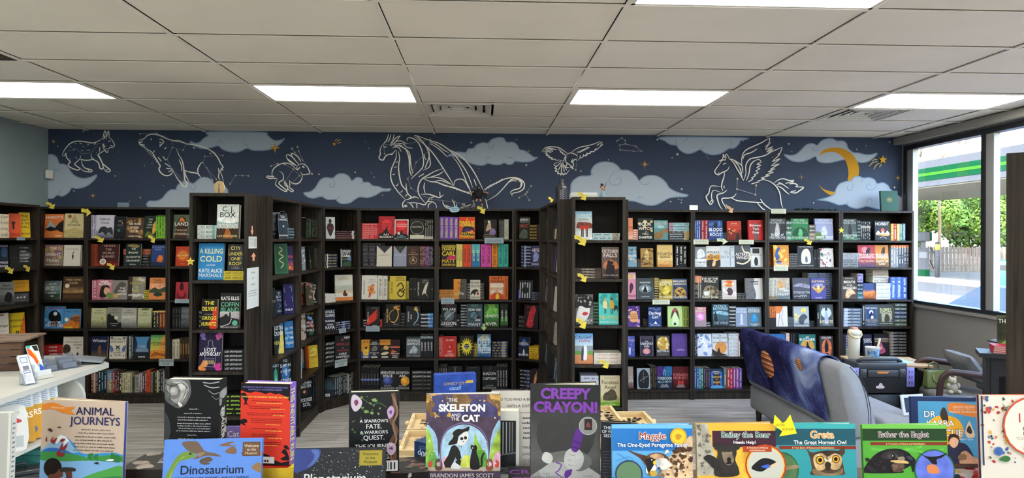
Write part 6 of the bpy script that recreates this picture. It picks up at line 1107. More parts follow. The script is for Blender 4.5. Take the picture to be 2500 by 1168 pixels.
cloud('1395 905 1480 895 1560 870 1620 840 1640 780 1680 720 1760 690 1820 680 1850 640 1910 632 1960 650 2030 645 2090 670 2120 715 2190 705 2250 740 2275 780 2370 860 2445 900 2445 1020 2200 1020 2100 1005 2000 980 1960 990 1880 1005 1800 985 1760 955 1680 965 1620 945 1540 920 1460 908', '1820 690 1838 740 1815 790 1780 790 1768 755 1790 745', '2120 715 2100 760 2060 790 2010 780 1995 745 2015 720 2045 730 2040 755', '2060 930 2050 895 2015 900 1990 950', '1760 955 1785 925', '1950 690 1940 660')
for q in ('1780 295 1790 300',): pass
# lynx
MZ = (90, 300)
ink(2.3, '300 385 310 350 340 300 385 250 440 222 500 217 560 222 610 232 660 238 700 225 740 205 775 185', '300 385 320 390 345 355 345 395 375 440 395 460 370 490 390 520 440 545 480 555 510 540 470 510 445 485 480 450 510 420 512 380', '525 435 535 490 565 530 610 545 645 555 640 575 590 575 550 565 520 540', '640 365 640 400 665 430 715 460 735 500 740 530 770 545 780 520 770 480 755 430 725 375', '830 300 780 335 720 375 745 425 775 480 820 520 862 555 845 578 810 570 785 530', '515 430 560 440 610 440 665 430')
ink(1.9, '775 185 785 140 803 85 815 140 820 190', '820 170 832 120 843 90 850 140 848 178', '848 178 875 190 890 215 905 240 912 262 900 285 870 292 850 298 835 315', '780 290 795 320 815 342 832 348 838 318', '770 260 787 252 777 280 802 272 787 305', '785 200 800 150 802 185', '865 272 890 268', '840 218 870 212', '740 285 738 340', '815 560 835 548', '620 562 600 555')
ink(1.6, *['%d %d %d %d' % (x, y, x+dx, y+dy) for x, y, dx, dy in ((505, 250, 20, -12), (450, 250, 8, -8), (595, 262, 14, -8), (545, 275, 4, 10), (525, 330, 16, -5), (600, 318, 3, 10), (615, 318, 3, 10), (675, 255, 22, -12), (680, 235, 24, -8), (395, 290, 8, -12), (430, 320, 12, -10), (460, 400, 3, 8), (470, 425, 6, -6), (390, 420, 6, 8), (700, 350, 5, 8), (660, 420, 6, -8))])
thin('365 320 415 330 445 298 475 315 530 362 640 358 725 240 795 240')
# bear
ink(2.5, '1200 215 1215 195 1240 195 1270 180 1300 150 1360 135 1430 145 1500 175 1600 210 1680 215 1750 245 1830 258 1900 270 1960 290 2040 325 2090 365 2130 420 2160 480 2190 525 2165 535 2187 555 2150 560 2170 610 2185 660 2195 720', '1200 215 1205 240 1225 265 1270 285', '1270 285 1310 320 1350 345 1380 390 1410 440 1440 490 1450 510 1435 545 1460 590 1510 620 1560 615 1595 585 1600 555 1580 530', '1600 560 1640 640 1690 710 1720 745 1750 750 1765 710 1740 670 1730 600 1725 520 1705 440 1670 380 1640 310', '1740 560 1800 580 1860 590 1900 605 1925 645', '1935 465 1900 520 1890 570 1905 620')
ink(2.0, '1200 215 1215 232 1237 220 1235 198', '1225 252 1250 258 1270 262', '1435 195 1465 195 1490 225 1470 250 1445 278 1450 250', '1480 395 1515 440', '1425 405 1465 455', '1505 475 1570 520', '1520 535 1585 545', '1670 430 1700 500 1705 570', '1740 555 1750 620 1785 685', '1380 325 1375 350', '1835 290 1858 300', '1545 575 1590 562', '1500 310 1520 290', '2130 530 2140 580 2135 640 2155 670', '2035 355 2048 368', '1440 232 1462 232')
dot(1345, 195, 9, WHITE)
for i in range(9):
    x, y = 1265+i*18, 288+i*20; ink(1.4, '%d %d %d %d' % (x-6, y+12, x+14, y-4))
thin('1215 130 1405 120 1490 160 1595 215 1750 245 2030 320 2185 385 1975 395 1950 470 1995 530 2065 670', '1995 530 2110 665', '1595 215 1595 290 1720 325 1750 245', '1595 290 1530 430 1600 570 1690 690', '1600 560 1730 680', '2270 720 2335 620 2415 620 2485 625')
stars('1215 130 1405 122 1490 160 1595 215 1750 245 2030 320 2185 385 1975 395 1950 470 1995 530 2065 670 2110 665 1595 292 1722 322 1530 430 1690 690 1732 682 2270 720 2335 620 2415 620 2485 625', 13)
spark8(200, 222, 42); spark8(663, 857, 40); spark(1093, 922, 22, 'b0a078'); spark(962, 347, 12, '9aa0a8'); spark(1267, 505, 18, 'b0b4bc'); spark(1487, 740, 14, 'b0b4bc')
for x, y, r in ((550, 100, 12), (250, 275, 8), (925, 625, 10), (980, 598, 5), (440, 800, 11), (1218, 880, 11), (1355, 480, 6)): dot(x, y, r, '9aa0a6')
MA.run('n 0'); 
for i in range(18): x = 135+i*17; ink(.7, '%d %d %d %d' % (x, 96, x+10, 86), col='4a5264')
# hare
MZ = (600, 300)
ink(2.2, '475 385 500 375 545 400 590 450 625 490', '475 385 500 440 550 480 600 505', '535 355 580 375 620 410 650 460', '535 355 545 400', '600 520 640 485 690 490 725 520 745 560 750 600 720 605 670 610 645 578', '600 555 540 495 470 475 400 490 340 530 312 580 315 640', '250 625 290 630 340 630', '250 625 250 642 290 655 320 650 345 655 372 655', '395 570 430 590 445 630 440 670 400 695 395 720 440 760 485 800 460 805 400 770 355 730 355 700 375 660', '450 680 480 720 495 770 480 805', '515 670 520 720 515 760 560 795 545 810 510 790 490 770', '670 620 650 680 610 715 560 715 525 690', '455 700 470 740 500 745', '500 430 590 500', '600 520 610 555 640 520')
MA.n = 0; cx, cyy = mp_(678, 520); MA.ell(cx, cyy, 16/4.808*WPX, WHITE, 9/4.808*WPX*MA.w/MA.h, rot=-.4)
thin('300 510 375 480 460 490 560 545 635 620 780 600 670 440 625 335 610 285', '670 440 580 350 545 300', '560 545 460 700', '635 620 515 740')
stars('300 510 375 482 460 490 560 547 635 622 670 442 625 335 580 350 515 740'); stars('780 600 610 285 545 305 460 700', 17)
spark(345, 295, 62, 'd0a040', 4, .3); cx, cyy = mp_(1040, 250); MA.star(cx, cyy, 27/4.808*WPX, GOLD, 5, .45)
ink(1.6, '1048 220 1060 202 1085 190', '1065 232 1090 210 1125 195', '1078 246 1100 235 1120 230', col='c8b070')
spark(1405, 220, 16, 'b0b4bc'); spark(1475, 590, 18, 'b0b4bc'); spark(1607, 852, 18, 'd0b070')
for x, y, r in ((863, 605, 9), (1287, 583, 9), (1447, 302, 6), (1508, 640, 8), (730, 872, 6)): dot(x, y, r)
# dragon
MZ = (900, 300)
ink(2.4, '175 250 145 290 135 340 140 370 125 400 130 425 170 440 195 400 230 375 280 365 300 340 320 320', '325 320 325 400 300 470 265 560 262 650 285 720 330 790 380 850 430 900', '350 335 365 420 352 520 365 640 390 730 430 780 450 800', '400 280 445 330 475 420 480 520 490 590 515 625', '430 300 480 360 490 440 500 520 520 590', '440 710 445 780 460 830 500 870 540 885', '455 215 450 195 475 175 530 190 580 230 620 310 640 400 645 480 620 545 520 640 500 665', '540 165 545 150 575 165 640 230 690 310 715 400 725 490 700 530 640 560', '540 165 600 210 660 260 740 340 820 450 890 560 960 670 1000 740', '560 150 640 180 720 210 830 245 930 310 1010 380 1100 500 1160 600 1200 700 1220 760', '930 310 1050 370 1150 460 1230 570 1290 680 1345 790', '640 230 700 310 710 400 680 490 660 540', '870 540 780 570 690 620 640 650 600 700 580 780 590 840 620 890 670 950', '640 655 720 690 800 700 900 740 1000 760 1100 800 1190 825', '620 840 700 840 770 860 830 880 880 845', '1345 800 1420 740 1520 700 1600 660 1700 645 1780 665 1825 710 1820 770 1770 810 1690 830 1680 855', '1690 855 1665 820 1700 790 1770 770 1800 720 1780 680 1700 660 1650 690 1580 770 1500 850 1390 915')
ink(2.0, '235 135 215 200 175 250', '265 135 250 190 225 230', '300 135 290 190 255 260', '375 155 320 180 270 255', '375 155 330 210 300 250', '175 250 200 225 225 190', '265 275 320 225 380 215 420 235 465 250', '250 270 300 258 360 245 410 250 450 290 520 300', '280 300 340 270 400 290 450 330 470 390', '290 290 350 290 385 340', '300 275 360 262 400 275', '175 262 185 290 215 280', '280 380 250 370', '720 225 800 260 880 320 945 355', '720 245 800 290 870 350 925 405', '985 400 1050 480 1110 600 1150 700 1200 820 1245 990', '1000 740 1010 690 1050 665 1110 670 1150 720 1170 770', '650 365 660 410 678 440', '590 635 650 600', '640 655 760 640 850 655 920 690 990 740', '880 570 820 610 720 640', '780 690 850 680 950 720', '660 700 650 760 665 830', '835 810 840 870', '430 910 490 890 540 870 590 890', '430 910 400 950 405 1000', '450 940 540 940 600 950 660 965 690 930 740 925 790 960 795 1005', '480 945 510 970 525 1005', '565 950 570 1005', '700 1005 705 960 740 935', '690 930 720 880', '730 880 770 870', '870 920 880 960 920 1000 980 1005', '1370 890 1385 950 1400 1010', '980 900 1000 940 1010 985', '1235 660 1250 700 1265 740', '415 1000 420 970 440 990 440 965 455 985', '1640 700 1690 680 1740 690', '1765 690 1790 700 1780 740', '905 965 920 980 960 990', '1070 1005 1140 985 1200 960')
for i, (x, y) in enumerate(((315, 465), (300, 525), (280, 610), (320, 738), (370, 815), (425, 860), (470, 890))): ink(1.6, '%d %d %d %d %d %d' % (x, y, x+18, y-2, x+28, y-26 if i > 2 else y-12))
for i in range(9): x, y = 820+i*42, 702+i*14; ink(1.6, '%d %d %d %d' % (x, y, x+60, y+34))
for i in range(6): x, y = 1370+i*32, 790-i*18; ink(1.6, '%d %d %d %d' % (x, y, x+40, y-42))
thin('175 255 255 260 455 245 620 220 720 200 705 330 560 465 515 590 460 660 500 770 640 860 740 900 1005 930 1120 955', '175 260 190 365', '1765 880 1840 840 1905 745', '1840 840 1885 910')
stars('190 365 560 465 515 590 460 660 500 770 740 900 1765 880 1840 840 1905 745 1885 910 1862 815'); stars('620 220 720 200 705 330 1005 928 1120 955', 18)
for x, y, r in ((1205, 235, 12), (1735, 198, 8), (1850, 498, 12), (1428, 682, 5), (957, 155, 4), (65, 640, 6)): dot(x, y, r)
spark(1875, 340, 36, 'c8a060', 4, .08); spark(1295, 537, 14, 'b0b4bc')
# owl and resting cat of stars
MZ = (1300, 300)
ink(2.0, '110 335 160 290 240 285 310 295 370 335 415 365', '415 365 445 355 480 365 510 380 525 400', '455 350 510 310 570 285 650 270 720 250 770 230 800 220', '160 300 240 320', '150 315 240 338', '140 330 220 350', '180 295 280 318', '110 340 170 350 150 365 180 370 160 385 200 395 190 410 230 415 220 430 260 430 280 442 320 440 350 455', '300 300 310 320 330 330 325 345 350 350 350 365 375 370 380 390 395 395', '825 235 790 270 825 255 770 300 750 320 740 305 720 340 690 340 670 365 650 360 630 390 600 390 580 410 550 420 530 450', '815 228 750 270', '520 350 580 325 660 285', '540 355 600 325 670 290', '370 440 260 480 255 500 275 510 260 535 285 545 265 570 300 575 292 600 322 598 332 615 350 592 362 615 385 590 392 606 420 570 440 550', '350 470 300 560', '345 480 335 590', '360 480 370 580', '370 500 400 560', '330 470 275 520', '400 470 440 500 470 530', '450 440 480 490 460 540', '475 420 455 470 500 430 520 450', '440 520 480 545', '385 395 370 430 360 470', '395 400 385 440 400 480', '415 470 390 520 430 530', '640 355 620 385', '600 370 590 405', '560 385 555 420', '680 335 670 362')
thin('400 375 530 345 505 555', '530 345 575 330', '400 375 360 460 350 520')
for q in ('990 215 1045 180 1085 210 1085 250 1020 265 1025 320 1180 335 1275 335 1210 280 1085 250',): MA.line(pts_(q), 1.1*WPX, 'c4c0d8', False)
stars('990 215 1045 180 1085 210 1085 250 1020 265 1025 320 1180 335 1275 335 1210 280', 12); stars('400 378 530 345 505 555 350 520', 14)
spark8(1315, 490, 62); spark(2035, 393, 18, 'c8b080')
for x, y, r in ((887, 437, 7), (567, 570, 10), (1463, 200, 13), (1697, 373, 15), (1635, 413, 8), (1747, 780, 12), (1617, 927, 10), (2060, 422, 5)): dot(x, y, r)
for x, y in ((1712, 900), (1745, 908), (1740, 940)): spark(x, y, 15, 'c8ccd0', 4, .25)
# winged horse
MZ = (1700, 300)
ink(2.4, '290 455 250 510 215 560 215 590 250 612 290 590 320 575 360 555 380 515', '325 575 320 630 300 690 290 750 305 805', '290 755 230 745 170 745 150 780 140 830 110 870 130 920 160 960 190 925 175 890 175 830 200 795 285 820', '355 790 310 825 240 850 245 910 270 980 300 1020', '465 830 430 870 380 885 300 890 300 930 330 980 345 1020', '400 880 470 915 560 925 680 935 770 940', '745 895 790 960 880 1025', '710 945 770 1010 800 1022', '780 670 840 685 900 720 945 770 975 840 990 950 1010 1005', '905 710 960 670 1020 660 1080 680 1135 680 1110 710 1080 720', '1080 720 1140 715 1180 735 1150 755', '1150 755 1250 760 1200 800 1160 825 1090 820', '1085 845 1040 810 1000 770 940 740', '545 680 575 600 575 500 620 430 700 410 800 385 880 340 950 310 1000 288', '535 570 525 450 540 370 580 320 660 280 750 240 810 205 855 180', '385 425 430 470 470 540 510 610 545 680', '385 425 430 440 480 470 530 510 540 590', '580 680 610 600 625 510 660 460 720 430', '540 430 560 380 640 350 710 305')
ink(1.9, '255 445 300 430 310 370 325 410 345 370 370 400 380 435', '265 455 310 440', '300 430 330 440 345 400', '305 495 325 480 345 480', '470 480 520 560', '430 440 490 510 530 600', '500 520 530 640', '930 730 990 720 1080 775', '950 700 1000 720 1050 760', '320 740 320 775', '250 598 260 585', '150 940 180 905', '1040 715 1120 690', '1100 810 1160 800', '340 960 355 985')
for s in ('855 180 840 250 790 290 865 230 800 320 890 280 810 350 895 305 830 365', '1000 288 970 360 870 410 975 370 880 460 980 420 870 510 975 480 860 550 920 540 830 580 900 580 800 620 860 620 750 650 800 660 700 690 740 690 640 720', '720 430 755 460 700 490 750 500 700 530 740 540 690 570 720 590 670 610 690 620 640 650 660 660 605 695'):
    MA.line(smooth(pts_(s), 3), 2.1*WPX, WHITE, False)
for q in ('475 660 470 780 685 845 695 735',): MA.line(pts_(q), 1.2*WPX, 'c4c0d8', False)
stars('475 660 470 780 685 845 695 735', 18)
cx, cyy = mp_(2180, 437); MA.star(cx, cyy, 54/4.808*WPX, 'e0a836', 5, .42)
ink(1.8, '2050 455 2080 435 2115 435', '2015 515 2060 470 2120 458', '2070 550 2100 500 2140 475', '2140 525 2148 505 2165 490', col='d0b880')
spark8(2355, 650, 46); spark(1225, 640, 46, 'd8b060', 4, .08); spark(1112, 340, 18, 'c0c0b8'); spark(1983, 272, 18, 'c0c0b8')
for x, y, r in ((1077, 250, 12), (1873, 315, 8), (2257, 230, 9), (1367, 942, 8), (2315, 760, 11), (545, 215, 5), (140, 422, 5)): dot(x, y, r, 'c8ccd0')
mural = mm.build('mural', M_WALLPAINT, wall_back)
mural['label'] = 'pale constellation animals, clouds, stars and a crescent moon painted on navy'
# ================================================================ paper notes on the shelves
M_CARD = M_MATTE
ARROW = [(0, 1), (.28, .99), (.55, .87), (.70, .63), (.98, .74), (.83, 0), (.26, .20), (.47, .36), (.36, .55), (.2, .65), (.02, .66)]
RARROW = [(0, .95), (.25, .98), (.50, .86), (.60, 1), (1, .45), (.52, 0), (.56, .38), (.35, .52), (.03, .50)]
DOWN = [(.3, 1), (.7, 1), (.7, .5), (1, .5), (.5, 0), (0, .5), (.3, .5)]
UPA = [(.3, 0), (.7, 0), (.7, .5), (1, .5), (.5, 1), (0, .5), (.3, .5)]
STAR = [(.5+.5*(1 if i % 2 == 0 else .45)*math.cos(PI/2+PI*i/5), .5+.5*(1 if i % 2 == 0 else .45)*math.sin(PI/2+PI*i/5)) for i in range(10)]
RECT = [(0, 0), (1, 0), (1, 1), (0, 1)]
BUB = smooth([(.05, .1), (.4, 0), (.85, .08), (1, .3), (.85, .55), (.75, .62), (.72, 1), (.55, .64), (.15, .58), (0, .35)], 3, True)
def note(bay, x0, y0, x1, y1, shape, col, label, art='', name='paper_note', d=-.0012, rot=0, tcol='444', cat='note', plane=None):
    if plane: P0, n, u = plane
    else: b = BAYS[bay]; P0 = b.p0+b.n*d; n = b.n; u = b.u
    A = hit((x0+x1)/2, (y0+y1)/2, P0, n); a0 = hit(x0, (y0+y1)/2, P0, n); a1 = hit(x1, (y0+y1)/2, P0, n); w = (a1-a0).length
    t0 = hit((x0+x1)/2, y0, P0, n); t1 = hit((x0+x1)/2, y1, P0, n); h = abs(t0.z-t1.z)
    mb = MB(); ang = math.atan2(u.y, u.x)
    mb.prism([((p[0]-.5)*w, (p[1]-.5)*h) for p in shape], (0, 0, 0), (1, 0, 0), (0, 0, 1), (0, -1, 0), .0006, C(col, .04))
    a = Art(mb, (-w/2, -.0006, -h/2), (w, 0, 0), (0, 0, h), (0, -1, 0))
    if art: a.run(art)
    o = mb.build(name, M_CARD); o.location = A; o.rotation_euler = (0, R(rot), ang)
    return tag(o, label, cat, 'notes taped to the bookcases')
YEL = 'e0cc54'; AT = 'l 555 3 15 84 40 76 58 56;l 555 2 52 48 66 30'
for bay, q, rot, lab in (('L1', (112, 494, 135, 511), 0, 'on the top of the narrow bookcase under the lynx'), ('L2', (198, 509, 223, 529), 0, 'pointing at the lavender horse book'),
    ('L2', (230, 577, 255, 593), 0, 'under the lavender horse book'), ('L2', (362, 575, 380, 594), 0, 'above the blue book with the orange swimmer'), ('L2', (261, 643, 281, 660), 0, 'under the dark red book in the bay under the bear'),
    ('L0', (12, 651, 34, 670), 0, 'on the left wall bookcase at the photo edge'), ('C2', (1165, 504, 1186, 523), 0, 'below the caped figurine'), ('E2', (1410, 470, 1433.5, 490), 0, 'on the top edge of the right end bookcase'),
    ('E2', (1402, 575, 1433.5, 601), 0, 'under the snowy book in the right end bookcase'), ('E2', (1410, 668, 1434, 690), 0, 'on the second shelf of the right end bookcase'), ('E2', (1406, 777.6, 1433, 804), 0, 'under the masked woman book'),
    ('E2', (1463, 879, 1488, 901), 0, 'under the white paperbacks in the right end bookcase'), ('R3', (1963, 584, 1983, 599), 0, 'below the bright green book near the garland')):
    note(bay, *q, RARROW if lab.startswith('pointing') else ARROW, YEL, 'yellow paper arrow '+lab, AT, 'paper_arrow', -.0015, rot)
note('L0', 57, 647, 74, 665, ARROW, YEL, 'small yellow arrow under the grey smoke book on the left wall bookcase', AT, 'paper_arrow')
note('S3', 1339, 481, 1351, 497, ARROW, YEL, 'yellow paper arrow seen on edge at the top of the alcove right side', '', 'paper_arrow', plane=(Vector((.585, 5.9, 0)), Vector((0, 1, 0)), Vector((1, 0, 0))))
note('C2', 1173.5, 791, 1189, 808, DOWN, 'b4d08a', 'pale green paper arrow pointing down at the icy blue book', 'l 555 4 50 90 50 60', 'paper_arrow')
note('R2', 1773.5, 503, 1791, 521, ARROW, 'e0b08a', 'peach paper arrow on the top of the bay under the winged horse', AT, 'paper_arrow')
note('R2', 1750, 582, 1777, 598, RARROW, 'd0dcb8', 'pale green curved arrow under the red landscape book', AT, 'paper_arrow')
note('E1', 454, 628, 476, 650, STAR, YEL, 'yellow paper star on the left side of the left end bookcase', 'l 555 3 30 50 70 50;l 555 3 35 42 65 42', 'paper_star', cat='star')
note('R4', 2046, 555, 2062, 571, STAR, YEL, 'yellow paper star between the two bays nearest the window', '', 'paper_star', cat='star')
note('C2', 1098, 496, 1122, 519, BUB, '9cc0d4', 'pale blue speech bubble sign beside the white cat figurine', 'T .5 .36 .12 345 Common;T .5 .16 .12 345 Theory!', 'speech_bubble', cat='sign')
CD = 'd .06 .94 .72 4 445 .22'
for bay, q, lab in (('C2', (1183, 581, 1229.6, 595), 'below the tan and violet figure book'), ('C2', (1077, 728, 1109, 743), 'below the half orange half grey book'), ('C1', (893, 797, 927, 810), 'below the red wing book'),
    ('K1', (828, 802, 845, 814), 'below the navy paperbacks in the narrow corner case'), ('L3', (427, 731, 461, 741), 'below the small red book with a black figure'), ('L0', (41, 579, 61, 587), 'below the yellow book on the left wall')):
    note(bay, *q, RECT, '9aacb8', 'pale blue shelf card '+lab, CD, 'shelf_card', cat='card')
for bay, q, lab in (('K1', (818, 878, 848, 896), 'under the red lettered black book in the corner case'), ('L2', (388, 877, 424, 894), 'under the green to orange book')):
    note(bay, *q, RECT, 'a4b0b4', 'handwritten blue grey price card '+lab, 'T .5 .58 .24 445 USED BOOKS;T .5 .2 .24 445 $ 2.00', 'price_card', cat='card')
for bay, q, lab in (('R2', (1693, 585, 1730, 597), 'below the blue patterned spines'), ('R2', (1804, 586, 1840, 597), 'below the bright red hooded figure book'), ('R1', (1593, 732, 1635, 744), 'below the dark grey silhouette book'),
    ('R3', (1883, 510, 1919, 522), 'on the top of the bay under the garland'), ('R3', (1889, 649, 1924, 662), 'below the blue dragon book')):
    note(bay, *q, RECT, 'd4d8c4', 'cream shelf card with handwriting '+lab, CD, 'shelf_card', cat='card')
PE1 = (Vector((-1.6318, 4.9, 0)), Vector((1, 0, 0)), Vector((0, 1, 0)))
note('', 612, 552, 619, 575, DOWN, 'e0a080', 'peach arrow pointing down on the left partition end panel', '', 'paper_arrow', plane=PE1)
note('', 613, 617, 625, 637, UPA, 'e0a080', 'peach arrow pointing up on the left partition end panel', '', 'paper_arrow', plane=PE1)
note('', 607, 578, 627, 607, RECT, 'd0d4d4', 'small white card between two peach arrows on the end panel', 'd .08 .55 .85 6 667 .12;r .6 .1 .94 .9 b0b4b8', 'notice_card', plane=PE1, cat='card')
note('', 603, 654, 632, 752, RECT, 'd4dade', 'tall white sheet offering book donations on the end panel', 'T .5 .86 .045 445 We accept;T .5 .72 .045 445 book;T .5 .57 .045 445 donations!;d .12 .88 .42 3 778 .06', 'notice_sheet', plane=PE1, cat='notice')

# ================================================================ things on top of the bookcases
M_CLEAR = bpy.data.materials.new('clear_acrylic'); M_CLEAR.use_nodes = True
nt = M_CLEAR.node_tree; nt.nodes.remove(nt.nodes['Principled BSDF']); tr = nt.nodes.new('ShaderNodeBsdfTransparent'); gl = nt.nodes.new('ShaderNodeBsdfGlossy'); ms = nt.nodes.new('ShaderNodeMixShader'); ms.inputs[0].default_value = .16
gl.inputs['Roughness'].default_value = .08; tr.inputs[0].default_value = (.86, .9, .95, 1)
nt.links.new(tr.outputs[0], ms.inputs[1]); nt.links.new(gl.outputs[0], ms.inputs[2]); nt.links.new(ms.outputs[0], nt.nodes['Material Output'].inputs[0])
TZ = TOP+.0006
def top_at(x, Y): return atY(x, 500, Y).x
def holder(x0, x1, Y, label, h=.05):
    a, c = top_at(x0, Y), top_at(x1, Y); t = thing('sign_holder', label, 'sign holder', ((a+c)/2, Y, TZ)); w = (c-a)/2
    part('acrylic_base', M_CLEAR, t, ((-w, -.03, 0), (w, .04, .003))); part('acrylic_plate', M_CLEAR, t, ((-w, 0, .0035), (w, .003, h)), ((-w, .006, .0035), (w, .009, h)))
holder(286.5, 314.6, 7.2, 'clear acrylic holder on the bookcase under the bear'); holder(735, 775, 6.62 if False else 7.22, 'clear acrylic holder on the corner case behind the left alcove'); holder(1684, 1704, 7.2, 'clear acrylic holder on the wall bookcase near the winged horse', .055)
# oval wooden plaque
P0 = atY(535, 458, 4.95); t = thing('wooden_plaque', 'pale oval wooden plaque standing on the left end bookcase', 'plaque', (P0.x, 4.95, TZ))
mb = MB(); mb.prism([(.036*math.cos(a*PI/12), .048+.048*math.sin(a*PI/12)) for a in range(24)], (0, 0, 0), (1, 0, 0), (0, 0, 1), (0, 1, 0), .012, C('d8bc90', .1)); mb.build('plaque_board', M_MATTE, t)
mb = MB(); a = Art(mb, (-.036, 0, 0), (.072, 0, 0), (0, 0, .096), (0, -1, 0)); a.run('p 3a2c20 38 0 44 0 48 75 46 75;p 3a2c20 52 75 54 75 60 0 54 0;l 3a2c20 4 42 75 58 75'); mb.build('carved_strokes', M_MATTE, t)
# dark purifier bottle on the right partition
P0 = atY(1371, 470, 5.75); t = thing('air_purifier', 'dark grey bottle shaped device with a slotted violet window on the right partition', 'device', (P0.x, 5.75, TZ))
mb = MB(); mb.lathe([(.05, 0), (.052, .01), (.052, .12), (.045, .138), (.024, .15), (.02, .16), (.018, .195), (.012, .2), (0.001, .2)], seg=8, col=C('3a3a40')); mb.sm = [False]*len(mb.sm); mb.build('housing', mat('device_plastic', '232429', .45), t)
mb = MB(); mb.box((-.026, -.0515, .012), (.026, -.049, .112)); mb.build('window', mat('violet_window', '1a1228', .2), t)
mb = MB()
for i in range(6): mb.box((-.022, -.0545, 0), (.022, -.052, .004), M=Matrix.Translation((0, 0, .022+i*.015)) @ Matrix.Rotation(R(-30), 4, 'Y'))
mb.build('slat', mat('slat_grey', '8a8a98', .4), t)
# white flat box and papers
A = top_at(1392, 5.15); B = top_at(1455, 5.15); t = thing('white_box', 'flat white box lying on the right end bookcase', 'box', ((A+B)/2, 5.13, TZ))
mb = MB(); mb.rbox((-(B-A)/2, -.05, 0), ((B-A)/2, .06, .03), .004, 2); mb.build('box_body', mat('white_card', 'd8dcd8', .6), t)
mb = MB(); mb.rbox((-(B-A)/2+.003, -.047, .0305), ((B-A)/2-.003, .057, .036), .002, 1); mb.build('box_lid', mat('white_lid', 'e4e6e0', .6), t)
tag(part('paper_sheet', mat('white_paper', 'dcdcd4', .8), None, ((.60, 5.32, TOP+.0006), (.78, 5.60, TOP+.002))), 'loose white sheet on the right partition beside the bottle shaped device', 'paper')
# small doll with a bun and a raised sword
P0 = atY(1466, 478, 5.12); t = thing('doll_figurine', 'small doll figurine with brown hair bun and raised sword', 'figurine', (P0.x+.012, 5.12, TZ))
M_SKIN = mat('doll_skin', 'b08468', .6); M_HAIR = mat('doll_hair', '2e1c14', .6)
mb = MB(); mb.lathe([(.018, 0), (.022, .01), (.012, .035), (.016, .05), (.006, .058)], seg=12, col=C('6a8aa8')); mb.build('dress', mat('doll_dress', '8aa4b8', .7), t)
mb = MB(); mb.ball((0, -.002, .075), (.014, .014, .018)); mb.build('head', M_SKIN, t)
mb = MB(); mb.ball((0, .004, .083), (.016, .015, .014)); mb.ball((0, .002, .103), (.013, .013, .011)); mb.build('hair', M_HAIR, t)
mb = MB(); mb.tube([(.014, 0, .05), (.02, 0, .08)], .004, 6); mb.build('arm', M_SKIN, t)
mb = MB(); mb.tube([(.02, 0, .08), (.034, 0, .125)], [.004, .001], 6); mb.build('sword', mat('sword_steel', '5a6a70', .3, metal=.6), t)
# caped figurine and cat
P0 = atY(1168, 500, 7.16); t = thing('caped_figurine', 'black caped and hooded action figure with bare legs on the alcove bookcase', 'figurine', (P0.x, 7.16, TZ))
M_BLK = mat('black_cloth', '121215', .8); M_FIG = mat('figure_skin', 'b08a74', .6)
mb = MB(); mb.lathe([(.03, .11), (.045, .15), (.04, .185), (.02, .2), (.008, .205)], seg=12)
mb.prism([(-.085, .20), (-.04, .205), (0, .20), (.04, .205), (.095, .165), (.085, .10), (.045, .135), (0, .12), (-.04, .09), (-.075, .10), (-.07, .16)], (0, 0, 0), (1, 0, 0), (0, 0, 1), (0, 1, 0), .012); mb.build('cape', M_BLK, t)
mb = MB(); mb.ball((0, 0, .225), (.017, .018, .022)); mb.build('hood', M_BLK, t); mb = MB(); mb.ball((.003, -.012, .224), (.009, .008, .012)); mb.build('face', M_FIG, t)
for s, k in ((-1, (-.075, .012)), (1, (.045, .012))):
    mb = MB(); mb.tube([(.012*s, 0, .115), (.03*s, -.004, .07), (k[0], -.004, k[1])], [.012, .010, .006], 8); mb.build('leg', M_FIG, t)
    mb = MB(); mb.tube([(.026*s, -.004, .076), (.034*s, -.004, .062)], .0125, 8); mb.build('knee_pad', M_BLK, t)
    mb = MB(); mb.rbox((k[0]-.008, -.022, 0), (k[0]+.008, .008, .012), .003, 1); mb.build('shoe', M_BLK, t)
    mb = MB(); mb.tube([(.05*s, -.005, .18), (.085*s, -.02, .172), (.105*s, -.025, .165 if s > 0 else .18)], [.009, .007, .007], 8); mb.build('arm', M_FIG if s < 0 else M_FIG, t)
P0 = atY(1134, 508, 7.12); t = thing('cat_figurine', 'small grey and white cat figurine beside the blue speech bubble sign', 'figurine', (P0.x, 7.13, TZ))
M_CATF = mat('cat_grey', '8a8880', .7, noise=.3, nscale=60)
mb = MB(); mb.ball((0, 0, .028), (.022, .014, .016)); mb.ball((-.018, -.004, .045), (.013, .012, .012))
for s in (-1, 1): mb.tube([(-.018+.007*s, -.004, .053), (-.018+.009*s, -.004, .064)], [.005, .001], 6)
for x in (-.014, .014):
    for y in (-.007, .007): mb.tube([(x, y, .022), (x, y, 0)], [.006, .005], 6)
mb.tube([(.02, 0, .03), (.034, 0, .02), (.045, 0, .008)], [.005, .004, .003], 6); mb.build('cat_body', M_CATF, t)
